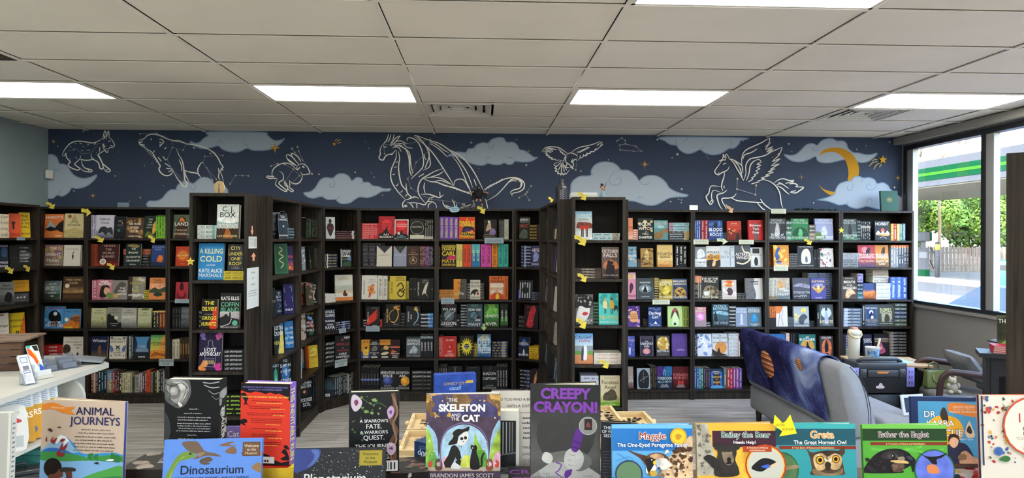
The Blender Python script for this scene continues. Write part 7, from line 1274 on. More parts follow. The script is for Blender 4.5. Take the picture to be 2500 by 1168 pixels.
# green garland
t = thing('green_garland', 'dark green leafy garland lying along the wall bookcase top', 'garland', (0, 0, 0)); rnd = random.Random(5); mb = MB(); A = top_at(1940, 7.2); B = top_at(2046, 7.2); pts = []
for i in range(40): pts.append((A+(B-A)*i/39, 7.2+.012*math.sin(i*1.1), TZ+.008+.004*math.sin(i*.8)))
mb.tube(pts, .005, 6); mb.build('garland_stem', mat('stem_green', '1a3a28', .7), t); mb = MB()
for i in range(170):
    x = A+(B-A)*rnd.random(); y = 7.2+.03*(rnd.random()-.5); a = rnd.random()*PI*2; e = rnd.uniform(.1, 1.0); L_ = rnd.uniform(.018, .04) if x < A+.2 else rnd.uniform(.012, .024)
    d = Vector((math.cos(a)*math.cos(e), math.sin(a)*math.cos(e), math.sin(e))); s = d.cross(Vector((0, 0, 1))).normalized()*L_*.25; p = Vector((x, y, TZ+.010))
    mb.add([p, p+d*L_*.5+s, p+d*L_, p+d*L_*.5-s], [(0, 1, 2, 3)])
mb.build('leaves', mat('garland_leaf', '1f4a38', .6), t)
# green book
P0 = top_at(2151, 7.17); P1 = top_at(2192, 7.17)
o = cover_book('book', P1-P0, .222, .03, '2a5446', 'r .02 .02 .98 .98 2a5446;l b8a04a 2 50 68 66 56 50 44 34 56 50 68;l b8a04a 2 50 64 50 48;l b8a04a 2 38 56 62 56;l b8a04a 1.5 42 62 58 50;l b8a04a 1.5 58 62 42 50', 'dark green book with a gold diamond emblem standing by the window on the bookcase top')
o.location = ((P0+P1)/2, 7.16, TZ); o.rotation_euler = (R(-5), 0, 0)
# ================================================================ white service counter at the left
M_WHITE = mat('white_laminate', 'c4c3bd', .4); M_WHITE2 = mat('white_panel', 'b8b8b3', .5)
CT = .91
t = thing('service_counter', 'white service counter with cut corner and open shelf below at the left', 'counter', (-2.9, 3.4, 0))
def cpart(name, m, mb): o = mb.build(name, m, t); o.location = (2.9, -3.4, 0); return o
mb = MB(); mb.prism([(-3.75, 2.2), (-2.345, 2.2), (-2.345, 4.38), (-2.63, 4.655), (-3.75, 4.655)], (0, 0, CT-.03), (1, 0, 0), (0, 1, 0), (0, 0, 1), .03); cpart('worktop', M_WHITE, mb)
mb = MB(); mb.box((-2.55, 2.25, .0), (-2.53, 4.08, CT-.0305)); cpart('back_board', M_WHITE2, mb)
def rounded(): return [(-2.9, 0), (-2.33, 0), (-2.33, .70)]+[(-2.45+.12*math.cos(a*PI/16), .755+.12*math.sin(a*PI/16)) for a in range(0, 9)]+[(-2.9, .8795)]
mb = MB(); mb.prism(rounded(), (0, 4.085, 0), (1, 0, 0), (0, 0, 1), (0, 1, 0), .022); cpart('end_panel', M_WHITE, mb)
mb = MB(); mb.box((-2.529, 2.25, .595), (-2.33, 4.084, .615)); cpart('shelf', M_WHITE, mb)
mb = MB(); mb.box((-2.529, 2.25, .20), (-2.33, 4.084, .22)); cpart('shelf', M_WHITE, mb)
mb = MB(); mb.box((-3.7, 2.3, 0), (-2.56, 4.5, CT-.031)); cpart('cabinet_body', M_WHITE2, mb)
mb = MB(); mb.box((-2.50, 4.0835, .855), (-2.472, 4.0845, .878)); cpart('outlet', mat('outlet_grey', '8a8c86', .6), mb)
CZ_ = CT+.0008
# wooden crate
M_CRATE = wood_mat('weathered_crate', '2a1a14', '6a5040', (4, 40, 4), .8); M_CRATE2 = wood_mat('weathered_crate_top', '5a463a', '8a7464', (4, 40, 4), .8)
P0 = atZ(45, 912, CT); t = thing('wooden_crate', 'weathered dark wooden crate standing on the white counter', 'crate', (-2.86, 4.26, CZ_), R(12)); t.scale = (1, 1, .86)
mb = MB()
for i in range(4): mb.box((-.2, -.16, .005+i*.048), (.115, -.15, .047+i*.048))
mb.build('slatted_front', M_CRATE, t)
mb = MB()
for i in range(4): mb.box((-.2, .15, .005+i*.048), (.115, .16, .047+i*.048))
mb.build('slatted_back', M_CRATE, t)
part('side_panel', M_CRATE, t, ((-.2, -.149, 0), (-.19, .149, .19))); part('corner_post', M_CRATE, t, ((.095, -.149, 0), (.115, -.12, .19))); part('corner_post', M_CRATE, t, ((.095, .12, 0), (.115, .149, .19))); part('side_rail', M_CRATE, t, ((.1, -.119, .02), (.11, .119, .06)))
mb = MB(); mb.box((-.21, -.17, .1975), (.125, -.06, .21)); mb.box((-.21, -.055, .1975), (.125, .055, .21)); mb.box((-.21, .06, .1975), (.125, .17, .21)); mb.build('lid_boards', M_CRATE2, t)
# blank rounded stand card
P0 = atZ(5, 905, CT); t = thing('acrylic_sign', 'white rounded acrylic card at the left photo edge on the counter', 'sign', (P0.x-.03, P0.y, CZ_), R(20))
mb = MB(); mb.prism(smooth([(-.09, .01), (.03, .01), (.055, .03), (.06, .11), (.045, .125), (-.09, .125)], 3, True), (0, 0, 0), (1, 0, 0), (0, .1, 1), (0, 1, 0), .004); mb.build('sign_plate', mat('sign_white', 'd4d6dc', .4), t)
mb = MB(); mb.box((-.06, -.01, -.0004), (.05, .05, .004)); mb.build('sign_foot', M_CLEAR, t)
# leaflets in holders (facing the customers, leaning back towards the counter)
def leaflets(px, py, label, face_art, w, h, n, colr, lean=27):
    P = atZ(px, py, CT); t = thing('leaflet_holder', label, 'leaflet holder', (P.x, P.y, CZ_), R(62))
    M = Matrix.Rotation(R(-lean), 4, 'X')
    mb = MB(); mb.box((-w/2-.006, -.02, 0), (w/2+.006, .05, .003)); mb.box((-w/2-.006, -.006, .0035), (-w/2-.003, .05, .06)); mb.box((w/2+.003, -.006, .0035), (w/2+.006, .05, .06)); mb.build('acrylic_holder', M_CLEAR, t)
    for i in range(n):
        mb = MB(); y = .0+i*.0045; mb.box((-w/2, y, .006), (w/2, y+.004, .006+h-.004*i), C(colr), M)
        if i == 0:
            a = Art(mb, M @ Vector((-w/2, y, .006)), M.to_3x3() @ Vector((w, 0, 0)), M.to_3x3() @ Vector((0, 0, h)), M.to_3x3() @ Vector((0, -1, 0))); a.run(face_art)
        mb.build('leaflet', M_MATTE, t)
leaflets(75, 940, 'clear holder of white narrow leaflets near the counter edge', 'r .15 .72 .85 .92 4a5a90;r .2 .74 .8 .9 c8d0dc;r .2 .48 .8 .62 7a7a88;r .15 .36 .85 .46 4a5a90;r .2 .38 .8 .44 c8d0dc;d .2 .8 .28 8 99a .03', .05, .165, 3, 'dcdde4')
leaflets(98, 915, 'clear holder of rainbow striped leaflets behind the white leaflets', 'p e05a24 0 95 30 85 60 60 70 40 50 30 30 55 0 70;p e8b03a 30 80 60 55 70 35 78 30 60 70;p 3a5ac8 55 5 95 5 100 20 70 35;p 3ab0a0 0 100 40 100 20 88 0 92;p 2a2a24 45 98 95 98 95 78 60 80;p 5ab05a 50 30 65 33 60 20', .06, .175, 2, 'd8dce0')
P = atZ(106, 925, CT); t = thing('card_holder', 'small white business card holder in front of the rainbow leaflets', 'card holder', (P.x, P.y, CZ_), R(62))
mb = MB(); mb.rbox((-.045, -.02, 0), (.045, .03, .016), .004, 2); mb.build('holder_base', M_WHITE, t); mb = MB(); mb.box((-.042, 0, .0165), (.042, .012, .045)); mb.build('business_card', mat('card_white', 'd4d6d8', .6), t)
P = atZ(150, 904, CT); t = thing('tiered_holder', 'clear tiered acrylic card holder on the counter', 'card holder', (P.x, P.y, CZ_), R(62))
mb = MB(); mb.box((-.12, -.02, 0), (.12, .12, .003)); mb.build('acrylic_base', M_CLEAR, t)
for i in range(3):
    M = Matrix.Translation((0, .032*i, .004)) @ Matrix.Rotation(R(-20), 4, 'X'); mb = MB(); mb.box((-.12, 0, 0), (.12, .003, .04+.022*i), M=M); mb.build('acrylic_tier', M_CLEAR, t)
    mb = MB()
    for j in range(2): mb.box((-.10+.115*j, .004, .003), (-.02+.115*j, .006, .034+.016*i), C('8a8ea0'), M)
    mb.build('card_pack', mat('card_pack_grey', 'a4a8b4', .5), t)
P = atZ(185, 893, CT); t = thing('document_binder', 'silver grey binder lying tilted on a black wedge on the counter', 'binder', (P.x, P.y+.08, CZ_), R(20))
M = Matrix.Translation((0, 0, .012)) @ Matrix.Rotation(R(8), 4, 'Y'); mb = MB(); mb.rbox((-.11, -.09, .0), (.11, .09, .010), .003, 2, M=M @ Matrix.Translation((0, 0, .01))); mb.build('binder_cover', mat('binder_grey', '7d838c', .4), t)
mb = MB(); mb.prism([(-.11, 0), (.1, 0), (-.11, .03)], (0, -.08, 0), (1, 0, 0), (0, 0, 1), (0, 1, 0), .16); mb.build('wedge', M_FRAME, t)
for i, (x0, x1, y) in enumerate(((195, 215, 881), (208, 231, 880))):
    A = atZ(x0, y, CT); B = atZ(x1, y, CT); mb = MB(); mb.box((-.05, -.03, 0), (.05, .03, .001), C('8a8a86')); a = Art(mb, (-.05, -.03, .001), (.1, 0, 0), (0, .06, 0), (0, 0, 1)); a.run('r .05 .1 .5 .9 5a5c60;d .55 .95 .8 3 ccc .2')
    o = mb.build('business_card', M_MATTE); o.location = ((A.x+B.x)/2, A.y, CZ_+.0012*i); o.rotation_euler = (0, 0, R(10+25*i)); tag(o, ('grey printed card lying flat beside the binder on the counter', 'dark printed card lying nearest the cut corner of the counter')[i], 'card')
# books and cards on the open counter shelf
SZ = .6156
for i in range(4):
    yy = 3.45+.0+i*.045; art = 'r 0 .72 1 .98 d8dce0;d .05 .95 .95 6 4a6aa8 .04;t .5 .12 fff TOWERS;e .3 .25 .14 e8e4dc;e .7 .2 .12 5a6a8a'
    o = cover_book('book', .16, .25, .036, 'c8922a', art, ('yellow book with a checked blue band, nearest of the row on the counter shelf', 'second yellow book in the leaning row on the counter shelf', 'third yellow book in the leaning row on the counter shelf', 'furthest yellow book in the leaning row on the counter shelf')[i], 'yellow books on the counter shelf', hinge='L', spine='b8821f', spine_art='V .5 .4 f0e4c0 TOWERS', mott=.05)
    o.location = (-2.40, 3.63+i*.07, SZ+.009); o.rotation_euler = (R(-12), 0, R(52))
t = thing('white_display_card', 'white rounded activity card with a red drawing on the counter shelf', 'card', (-2.365, 3.53, SZ+.005), R(35))
mb = MB(); M = Matrix.Rotation(R(-18), 4, 'X'); pts = smooth([(-.06, 0), (.06, 0), (.06, .19), (.03, .225), (-.03, .225), (-.06, .19)], 3, True); mb.prism(pts, M @ Vector((0, 0, .002)), (1, 0, 0), M.to_3x3() @ Vector((0, 0, 1)), M.to_3x3() @ Vector((0, 1, 0)), .01, C('d4d4d0'))
a = Art(mb, M @ Vector((-.06, 0, .002)), (.12, 0, 0), M.to_3x3() @ Vector((0, 0, .225)), M.to_3x3() @ Vector((0, -1, 0))); a.run('d .25 .75 .85 3 666 .04;P b84a4a 20 60 35 68 65 70 85 62 60 58;P d8c8c0 30 40 40 58 65 58 70 40;r .1 .05 .9 .3 b0b4b4'); mb.build('card_board', M_MATTE, t)
tag(part('paper_box', mat('small_white_box', 'ccd0d2', .5), None, ((-2.46, 3.93, SZ), (-2.37, 4.06, SZ+.05))), 'small white box at the far end of the counter shelf', 'box')
t = thing('clear_case', 'dark see through plastic case on the low counter shelf', 'case', (-2.385, 3.60, .2206), R(35)); t.scale = (.9, .9, 1); M_DK = mat('smoked_plastic', '2a2e32', .25)
mb = MB(); mb.rbox((-.11, -.06, 0), (.11, .06, .26), .012, 2, C('2c3034')); a = Art(mb, (-.11, -.0602, 0), (.22, 0, 0), (0, 0, .26), (0, -1, 0)); a.run('r .08 .1 .92 .85 4a5056;r .12 .14 .88 .8 33383d;T .55 .62 .1 c8ccd0 BRIGHT;l aab 2 40 40 60 55'); mb.build('case_body', M_PRINT, t)
mb = MB(); mb.rbox((-.115, -.062, .2605), (.115, .062, .285), .008, 2); mb.build('case_lid', M_DK, t); mb = MB(); mb.tube([(-.04, 0, .285), (-.035, 0, .31), (.035, 0, .31), (.04, 0, .285)], .007); mb.build('handle', M_DK, t)
t = thing('teal_box', 'teal patterned box behind the dark case on the low counter shelf', 'box', (-2.43, 3.90, .2206)); mb = MB(); mb.rbox((-.09, -.12, 0), (.09, .12, .30), .005, 1); mb.build('box_body', mat('teal_card', '3a8a84', .6, noise=.25, nscale=40), t); mb = MB(); mb.box((-.092, -.122, .3005), (.092, .122, .325)); mb.build('box_lid', mat('teal_lid', '4a9c94', .6), t)

# ================================================================ grey loveseat with galaxy blanket
M_GREYF = mat('grey_upholstery', '8f9299', .9, spec=.15, noise=.06, nscale=25, bump=.15); M_PIPE = mat('black_piping', '1c1c20', .7); M_LEG = mat('dark_wood_leg', '2c1a14', .5)
t = thing('loveseat', 'grey upholstered loveseat seen from behind with black piping', 'sofa', (2.75, 5.3, 0))
def lp(name, m, mb): o = mb.build(name, m, t); o.location = (-2.75, -5.3, 0); return o
YA, YB_ = 4.46, 6.24
# backrest: profile in X-Z leaning, swept along Y
prof = smooth([(2.50, .36), (2.44, .60), (2.40, .80), (2.425, .85), (2.48, .855), (2.535, .80), (2.62, .62), (2.665, .44), (2.67, .36)], 4)
def sweep(prof, y0, y1, r=.0):
    mb = MB(); mb.smooth = True; n = len(prof); ys = [y0, y0+.012, y0+.03, y1-.03, y1-.012, y1]; ins = [.014, .004, 0, 0, .004, .014]
    cx = sum(p[0] for p in prof)/n; cz = sum(p[1] for p in prof)/n; vs = []
    for y, k in zip(ys, ins):
        for p in prof:
            d = Vector((cx-p[0], cz-p[1])); d = d.normalized()*k; vs.append((p[0]+d.x, y, p[1]+d.y))
    fs = [(j*n+i, j*n+(i+1) % n, (j+1)*n+(i+1) % n, (j+1)*n+i) for j in range(5) for i in range(n)]
    fs += [tuple(range(n))[::-1], tuple(5*n+i for i in range(n))]; mb.add(vs, fs); return mb
lp('backrest', M_GREYF, sweep(prof, YA, YB_))
mb = MB(); mb.rbox((2.50, YA+.01, .13), (3.04, YB_-.01, .355), .03, 3); lp('seat_base', M_GREYF, mb)
mb = MB(); mb.rbox((2.715, YA+.01, .358), (3.06, (YA+YB_)/2-.003, .475), .035, 3); lp('seat_cushion', M_GREYF, mb)
mb = MB(); mb.rbox((2.715, (YA+YB_)/2+.003, .358), (3.06, YB_-.01, .475), .035, 3); lp('seat_cushion', M_GREYF, mb)
pp = smooth([(2.49, .855), (2.56, .77), (2.605, .63), (2.62, .50), (2.615, .37)], 4)
mb = MB(); mb.tube([(p[0]-.012, YA+.001, p[1]-.012) for p in pp], .003, 6); lp('piping', M_PIPE, mb)
mb = MB(); mb.tube([(p[0]+.004, YA+.001, p[1]-.016) for p in pp[3:]], .003, 6); lp('piping', M_PIPE, mb)
for x in (2.56, 2.98):
    for y in (YA+.08, YB_-.08): mb = MB(); mb.tube([(x, y, .1295), (x, y, 0)], [.03, .02], 10); lp('leg', M_LEG, mb)
# blanket
M_GAL = bpy.data.materials.new('galaxy_blanket'); M_GAL.use_nodes = True; nt = M_GAL.node_tree; b = nt.nodes['Principled BSDF']; N = nt.nodes.new; L = nt.links.new
tc = N('ShaderNodeTexCoord'); n1 = N('ShaderNodeTexNoise'); n1.inputs['Scale'].default_value = 2.6; n1.inputs['Detail'].default_value = 8; n1.inputs['Distortion'].default_value = .8
L(tc.outputs['Object'], n1.inputs['Vector']); cr = N('ShaderNodeValToRGB'); e = cr.color_ramp.elements
at = N('ShaderNodeAttribute'); at.attribute_name = 'Col'
e[0].position = .30; e[0].color = C('0c0d26')[:3]+(1,); e[1].position = .82; e[1].color = C('a8b8e0')[:3]+(1,)
for pos, c_ in ((.46, '1a1a48'), (.58, '34386e'), (.68, '5a6aa4')): q = e.new(pos); q.color = C(c_)[:3]+(1,)
add = N('ShaderNodeMath'); add.operation = 'ADD'; L(n1.outputs[0], add.inputs[0]); L(at.outputs['Alpha'], add.inputs[1]); L(add.outputs[0], cr.inputs[0])
vo = N('ShaderNodeTexVoronoi'); vo.inputs['Scale'].default_value = 42; L(tc.outputs['Object'], vo.inputs['Vector']); lt = N('ShaderNodeMath'); lt.operation = 'LESS_THAN'; lt.inputs[1].default_value = .085; L(vo.outputs['Distance'], lt.inputs[0])
m1 = N('ShaderNodeMix'); m1.data_type = 'RGBA'; L(lt.outputs[0], m1.inputs[0]); L(cr.outputs[0], m1.inputs[6]); m1.inputs[7].default_value = (.75, .8, 1, 1)
pl = N('ShaderNodeMix'); pl.data_type = 'RGBA'; gt = N('ShaderNodeMath'); gt.operation = 'GREATER_THAN'; gt.inputs[1].default_value = .9; L(at.outputs['Alpha'], gt.inputs[0]); L(gt.outputs[0], pl.inputs[0]); L(m1.outputs[2], pl.inputs[6]); L(at.outputs['Color'], pl.inputs[7])
L(pl.outputs[2], b.inputs['Base Color']); b.inputs['Roughness'].default_value = .85; b.inputs['Specular IOR Level'].default_value = .15
t = thing('galaxy_blanket', 'dark blue galaxy blanket with planets draped over the loveseat back', 'blanket', (2.4, 5.4, .4))
bp = smooth([(2.465, .41), (2.445, .50), (2.42, .62), (2.393, .74), (2.38, .80), (2.405, .87), (2.48, .876), (2.555, .825), (2.605, .72)], 6)
mb = MB(); mb.smooth = True; NY = 40; vs, cs = [], []; n = len(bp)
for j in range(NY+1):
    y = 4.70+(6.17-4.70)*j/NY
    for i, p in enumerate(bp):
        w = .006*math.sin(y*9+i*.3)*max(0, 1-i/18); s = i/n
        vs.append((p[0]-.004+w-.001*math.sin(y*23), y, p[1])); band = math.exp(-((y-(5.15-.55*(s-.2)))/.22)**2)*(1 if i < 34 else .2)
        cs.append((0, 0, 0, .17*band-.03*(1 if y > 5.6 else 0)))
mb.add(vs, [(j*n+i, j*n+i+1, (j+1)*n+i+1, (j+1)*n+i) for j in range(NY) for i in range(n-1)], cs)
# printed planets
def planet(y, z, r, colr, stripes):
    import bisect
    def xat(zz):
        for i in range(n-1):
            if bp[i][1] <= zz <= bp[i+1][1]: k = (zz-bp[i][1])/(bp[i+1][1]-bp[i][1]); return bp[i][0]+(bp[i+1][0]-bp[i][0])*k
        return bp[0][0]
    for k in range(-8, 8):
        q = []
        for a in range(5):
            pass
        z0, z1 = r*k/8, r*(k+1)/8; w0 = math.sqrt(max(0, r*r-z0*z0)); w1 = math.sqrt(max(0, r*r-z1*z1)); cc = colr[(k+8) % len(colr)]
        pts = [(y-w0, z+z0), (y+w0, z+z0), (y+w1, z+z1), (y-w1, z+z1)]
        mb.add([(xat(p[1])-.0125, p[0], p[1]) for p in pts], [(0, 1, 2, 3)], [C(cc, 1)]*4)
planet(5.60, .655, .115, ('c87a50', '8a4a34', 'e0a880', 'a05a40', '6a3428', 'd89468'), 1); planet(4.98, .765, .045, ('b87a50', '7a4a38', 'd8a070'), 1)
o = mb.build('blanket_cloth', M_GAL, t); o.location = (-2.4, -5.4, -.4)
sd = o.modifiers.new('thick', 'SOLIDIFY'); sd.thickness = .004; sd.offset = 0

# ================================================================ rolling tool boxes, side table, cup
M_BLKP = mat('black_plastic', '16171a', .45); M_GREYP = mat('grey_plastic', '3a3d43', .45); M_PURP = mat('lavender_plastic', '7c78c0', .5); M_ORNG = mat('orange_latch', 'd88a3a', .4)
t = thing('side_table', 'black side table with pale wood top behind the tool boxes', 'table', (3.57, 5.92, 0), R(-8))
part('table_top', wood_mat('pale_wood', 'a8865c', 'd0b488', (2, 30, 30), .5), t, ((-.27, -.22, .603), (.34, .22, .62)))
for x in (-.25, .29):
    for y in (-.20, .17): part('leg', M_BLKP, t, ((x, y, 0), (x+.03, y+.03, .6025)))
part('shelf_box', M_BLKP, t, ((-.215, -.165, .06), (.285, .165, .56)))
t = thing('tool_box', 'black tool box with orange latch and lavender side plates on top of the black crate', 'tool box', (3.305, 5.565, .4315)); t.scale = (1, 1, .80)
mb = MB(); mb.rbox((-.205, -.11, 0), (.205, .10, .30), .012, 2); mb.build('box_body', M_BLKP, t)
mb = MB(); mb.rbox((-.21, -.115, .245), (.21, .105, .315), .012, 2); mb.build('lid', M_GREYP, t)
mb = MB(); mb.rbox((-.13, -.128, .175), (.13, -.112, .245), .008, 2); mb.build('front_panel', M_GREYP, t)
mb = MB(); mb.prism([(-.05, .0), (.03, 0), (.045, .02), (-.06, .02)], (0, -.131, .212), (1, 0, 0), (0, 0, 1), (0, 1, 0), .003); mb.build('latch', M_ORNG, t)
for s in (-1, 1): mb = MB(); mb.rbox((s*.165-.028, -.122, .165), (s*.165+.028, -.108, .255), .004, 1); mb.build('corner_clamp', M_GREYP, t)
mb = MB(); mb.tube([(-.18, -.05, .316), (-.15, -.06, .345), (.15, -.06, .345), (.19, -.05, .316)], .018, 8); mb.build('handle', M_GREYP, t)
def plates(t, z, h):
    for s in (-1, 1):
        mb = MB(); mb.rbox((s*.235-.033, -.118, z), (s*.235+.033, -.110, z+h), .004, 1); o = mb.build('side_plate', M_PURP, t)
        mb = MB()
        for i in range(3):
            for j in (0, 1): mb.box((s*.235-.016+j*.022, -.1186, z+.03+i*h*.28), (s*.235-.010+j*.022, -.1181, z+.055+i*h*.28))
        mb.build('punched_pattern', M_BLKP, o)
plates(t, .07, .20)
mb = MB(); mb.prism(smooth([(-.03, 0), (.03, 0), (.034, .02), (.022, .026), (.014, .05), (-.004, .052), (-.014, .028), (-.034, .022)], 3, True), (-.02, -.1115, .055), (1, 0, 0), (0, 0, 1), (0, 1, 0), .001, C('d8c8c8')); a = Art(mb, (-.054, -.1115, .055), (.068, 0, 0), (0, 0, .052), (0, -1, 0)); a.run('d .2 .8 .2 1 b08080 .1;l 555 5 50 60 60 75'); mb.build('sticker', M_MATTE, t)
t = thing('storage_crate', 'black open fronted crate below the tool box', 'crate', (3.305, 5.565, 0)); t.scale = (1, 1, 1.06)
mb = MB(); mb.rbox((-.205, -.095, .02), (.205, .10, .40), .008, 1); mb.build('crate_body', M_BLKP, t)
mb = MB()
for i in range(3): mb.box((-.15, -.112, .10+i*.09), (.15, -.098, .115+i*.09))
for x in (-.195, -.17, .155, .18): mb.box((x, -.112, .03), (x+.015, -.0955, .385))
mb.build('front_ribs', M_GREYP, t); plates(t, .18, .17)
part('base_foot', M_BLKP, t, ((-.18, -.08, 0), (.18, .08, .0195)))
TT = .6208
P = atZ(2097, 889, .62); t = thing('insulated_tumbler', 'cream tumbler with carry loop and pink flip lid on the side table', 'tumbler', (P.x-.012, P.y+.06, TT)); t.scale = (1.06, 1.06, 1.1); M_CREAM = mat('cream_enamel', 'd8d0bc', .4)
mb = MB(); mb.lathe([(.036, 0), (.042, .006), (.046, .15), (.048, .215), (.046, .22)], seg=24); mb.build('tumbler_body', M_CREAM, t)
mb = MB(); mb.lathe([(.049, .2205), (.05, .245), (.044, .262), (.03, .268)], seg=24); mb.build('lid', mat('cream_lid', 'dcd8cc', .45), t)
mb = MB(); mb.rbox((-.024, -.028, .2685), (.024, .024, .283), .006, 2); mb.build('flip_cap', mat('pink_cap', 'd8907a', .5), t)
mb = MB(); mb.tube([(-.052, -.01, .255), (-.05, -.03, .225), (-.025, -.05, .205), (.025, -.05, .205), (.05, -.03, .225), (.052, -.01, .255)], .006, 8); mb.build('carry_loop', mat('loop_yellow', 'c8b888', .5), t)
P = atZ(2131, 891, .62); t = thing('paint_tub', 'white tub smeared with blue paint holding a stir stick', 'tub', (P.x+.012, P.y+.03, TT)); t.scale = (1.05, 1.05, 1.12); M_TUB = mat('tub_plastic', 'd0d4d4', .4)
mb = MB(); mb.lathe([(.042, 0), (.045, .004), (.054, .125), (.056, .128), (.056, .132), (.051, .13), (.042, .01), (.001, .01)], seg=24)
rnd = random.Random(3)
mb.build('tub_body', M_TUB, t); mb = MB()
for k in range(26):
    a0 = rnd.uniform(-2.8, -.2); z0 = rnd.uniform(.065, .118); w, h = rnd.uniform(.1, .3), rnd.uniform(.008, .022); vs = []
    for q in range(8):
        an = a0+w*math.cos(q*PI/4); zz = max(.004, min(.126, z0-.02*abs(math.sin(a0*3))+h*math.sin(q*PI/4))); rr = .045+(.054-.045)*zz/.125+.0008+.00004*k; vs.append((rr*math.cos(an), rr*math.sin(an), zz))
    mb.add(vs, [tuple(range(8))], C(('6a9ac4', '9abcd8', '4a7aa8')[k % 3]))
mb.build('paint_smear', M_PRINT, t); mb = MB(); mb.tube([(.012, 0, .015), (.06, -.01, .20)], .009, 6); mb.build('stir_stick', mat('stick_wood', 'c8bfa8', .6), t)
o = tag(part('green_sheet', mat('mint_paper', 'a8d0b4', .7), None, ((3.52, 5.78, .6208), (3.80, 6.10, .622))), 'mint green sheet lying on the side table behind the tool box handle', 'paper')
t = thing('eyeglasses', 'dark folded eyeglasses on the side table beside the blue smeared tub', 'glasses', (3.44, 5.90, TT+.001)); M_GLF = mat('glasses_frame', '1c1e22', .35)
for s in (-1, 1): mb = MB(); mb.tube([(s*.032+.022*math.cos(a*PI/8), 0, .019+.018*math.sin(a*PI/8)) for a in range(16)], .0025, 6, closed=True); mb.build('rim', M_GLF, t); mb = MB(); mb.tube([(s*.055, 0, .025), (s*.058, .06, .022), (s*.03, .11, .006)], .002, 6); mb.build('temple_arm', M_GLF, t)
mb = MB(); mb.tube([(-.011, 0, .022), (0, -.003, .025), (.011, 0, .022)], .002, 6); mb.build('bridge', M_GLF, t)

# ================================================================ armchair, pillows, bag, plush, cabinet
M_WARM = mat('dark_bentwood', '3a2620', .4); M_GCUSH = mat('grey_cushion', '77787a', .9, spec=.1, noise=.07, nscale=18, bump=.2); M_GDARK = mat('dark_grey_cushion', '55565a', .9, spec=.1, noise=.06, nscale=18)
t = thing('armchair', 'grey armchair with dark bent wood arms under the shop window', 'armchair', (4.05, 5.40, 0), R(-14)); t.scale = (1, .74, 1)
ARM = t
def ap(name, m, mb): o = mb.build(name, m, t); o.location = (-3.9, -5.2, 0); return o
mb = MB(); mb.rbox((3.57, 4.95, .30), (4.12, 5.62, .44), .04, 3); ap('seat_cushion', M_GCUSH, mb)
M = Matrix.Translation((4.14, 5.26, .66)) @ Matrix.Rotation(R(14), 4, 'Y'); mb = MB(); mb.rbox((-.07, -.34, -.26), (.07, .34, .20), .05, 3, M=M); ap('back_cushion', M_GCUSH, mb)
mb = MB(); mb.tube([(4.115, 4.925, .84), (4.08, 5.2, .86), (4.09, 5.5, .85)], .006, 6); ap('piping', M_PIPE, mb)
for y in (4.90, 5.665):
    mb = MB(); mb.tube([(p[0], y, p[1]) for p in smooth([(3.56, .03), (3.55, .30), (3.56, .54), (3.60, .625), (3.68, .645), (3.95, .615), (4.25, .58)], 5)], .026, 8); ap('arm', M_WARM, mb)
    mb = MB(); mb.tube([(3.56, y, .028), (4.15, y, .028)], .024, 8); ap('runner', M_WARM, mb)
    mb = MB(); mb.tube([(4.14, y, .03), (4.26, y, .60)], .022, 8); ap('rear_post', M_WARM, mb)
mb = MB(); mb.box((3.50, 4.93, .255), (4.15, 5.64, .295)); ap('seat_frame', M_WARM, mb)
def pillow(label, loc, size, rot, m):
    t = thing('throw_pillow', label, 'pillow', loc); mb = MB(); mb.smooth = True; n = 12; vs = []; sx, sy, sz = size
    for side in (1, -1):
        for i in range(n+1):
            for j in range(n+1):
                u, v = i/n*2-1, j/n*2-1; k = (max(0, (1-u**4)*(1-v**4)))**.45; pinch = 1-.06*(1-abs(u))*0
                vs.append((u*sx*(1-.07*(1-v*v)), v*sy*(1-.07*(1-u*u)), side*sz*k))
    m_ = (n+1)**2; fs = []
    for s in range(2):
        for i in range(n):
            for j in range(n): q = (s*m_+i*(n+1)+j, s*m_+(i+1)*(n+1)+j, s*m_+(i+1)*(n+1)+j+1, s*m_+i*(n+1)+j+1); fs.append(q if s == 0 else q[::-1])
    mb.add(vs, fs); o = mb.build('pillow_cover', m, t); o.rotation_euler = [R(a) for a in rot]; return t
pillow('flat grey throw pillow leaning in the armchair seat behind the plush toy', (4.05, 5.50, .64), (.155, .165, .055), (5, 50, 5), M_GCUSH)
t = thing('handbag', 'olive green handbag with two loop handles on the armchair', 'bag', (3.87, 5.62, .442), R(0)); t.scale = (.75, .75, .8); M_BAG = mat('olive_leather', '6e7a4c', .5, noise=.05, nscale=15)
mb = MB(); mb.smooth = False; mb.add([(-.13, -.06, 0), (.13, -.06, 0), (.13, .06, 0), (-.13, .06, 0), (-.12, -.035, .19), (.12, -.035, .19), (.12, .035, .19), (-.12, .035, .19)], [(3, 2, 1, 0), (4, 5, 6, 7), (0, 1, 5, 4), (1, 2, 6, 5), (2, 3, 7, 6), (3, 0, 4, 7)]); o = mb.build('bag_body', M_BAG, t); bv = o.modifiers.new('soft', 'BEVEL'); bv.width = .02; bv.segments = 3
for y, zt in ((-.047, -1), (.04, 1)): mb = MB(); mb.tube(smooth([(-.065, y, 0.14) [:2], (0, 0)], 1) and [(-.065, y, .15), (-.06, y-.012, .09), (-.02, y-.022, .055), (.02, y-.022, .055), (.06, y-.012, .09), (.065, y, .15)] if zt < 0 else [(-.065, y, .185), (-.05, y, .245), (0, y, .265), (.05, y, .245), (.065, y, .185)], .007, 8); mb.build('handle', mat('handle_olive', '8a9058', .45) if zt < 0 else M_BAG, t)
mb = MB(); mb.box((-.10, -.012, .191), (.10, .012, .196)); mb.build('zipper', mat('zip_dark', '2c2c24', .5), t)
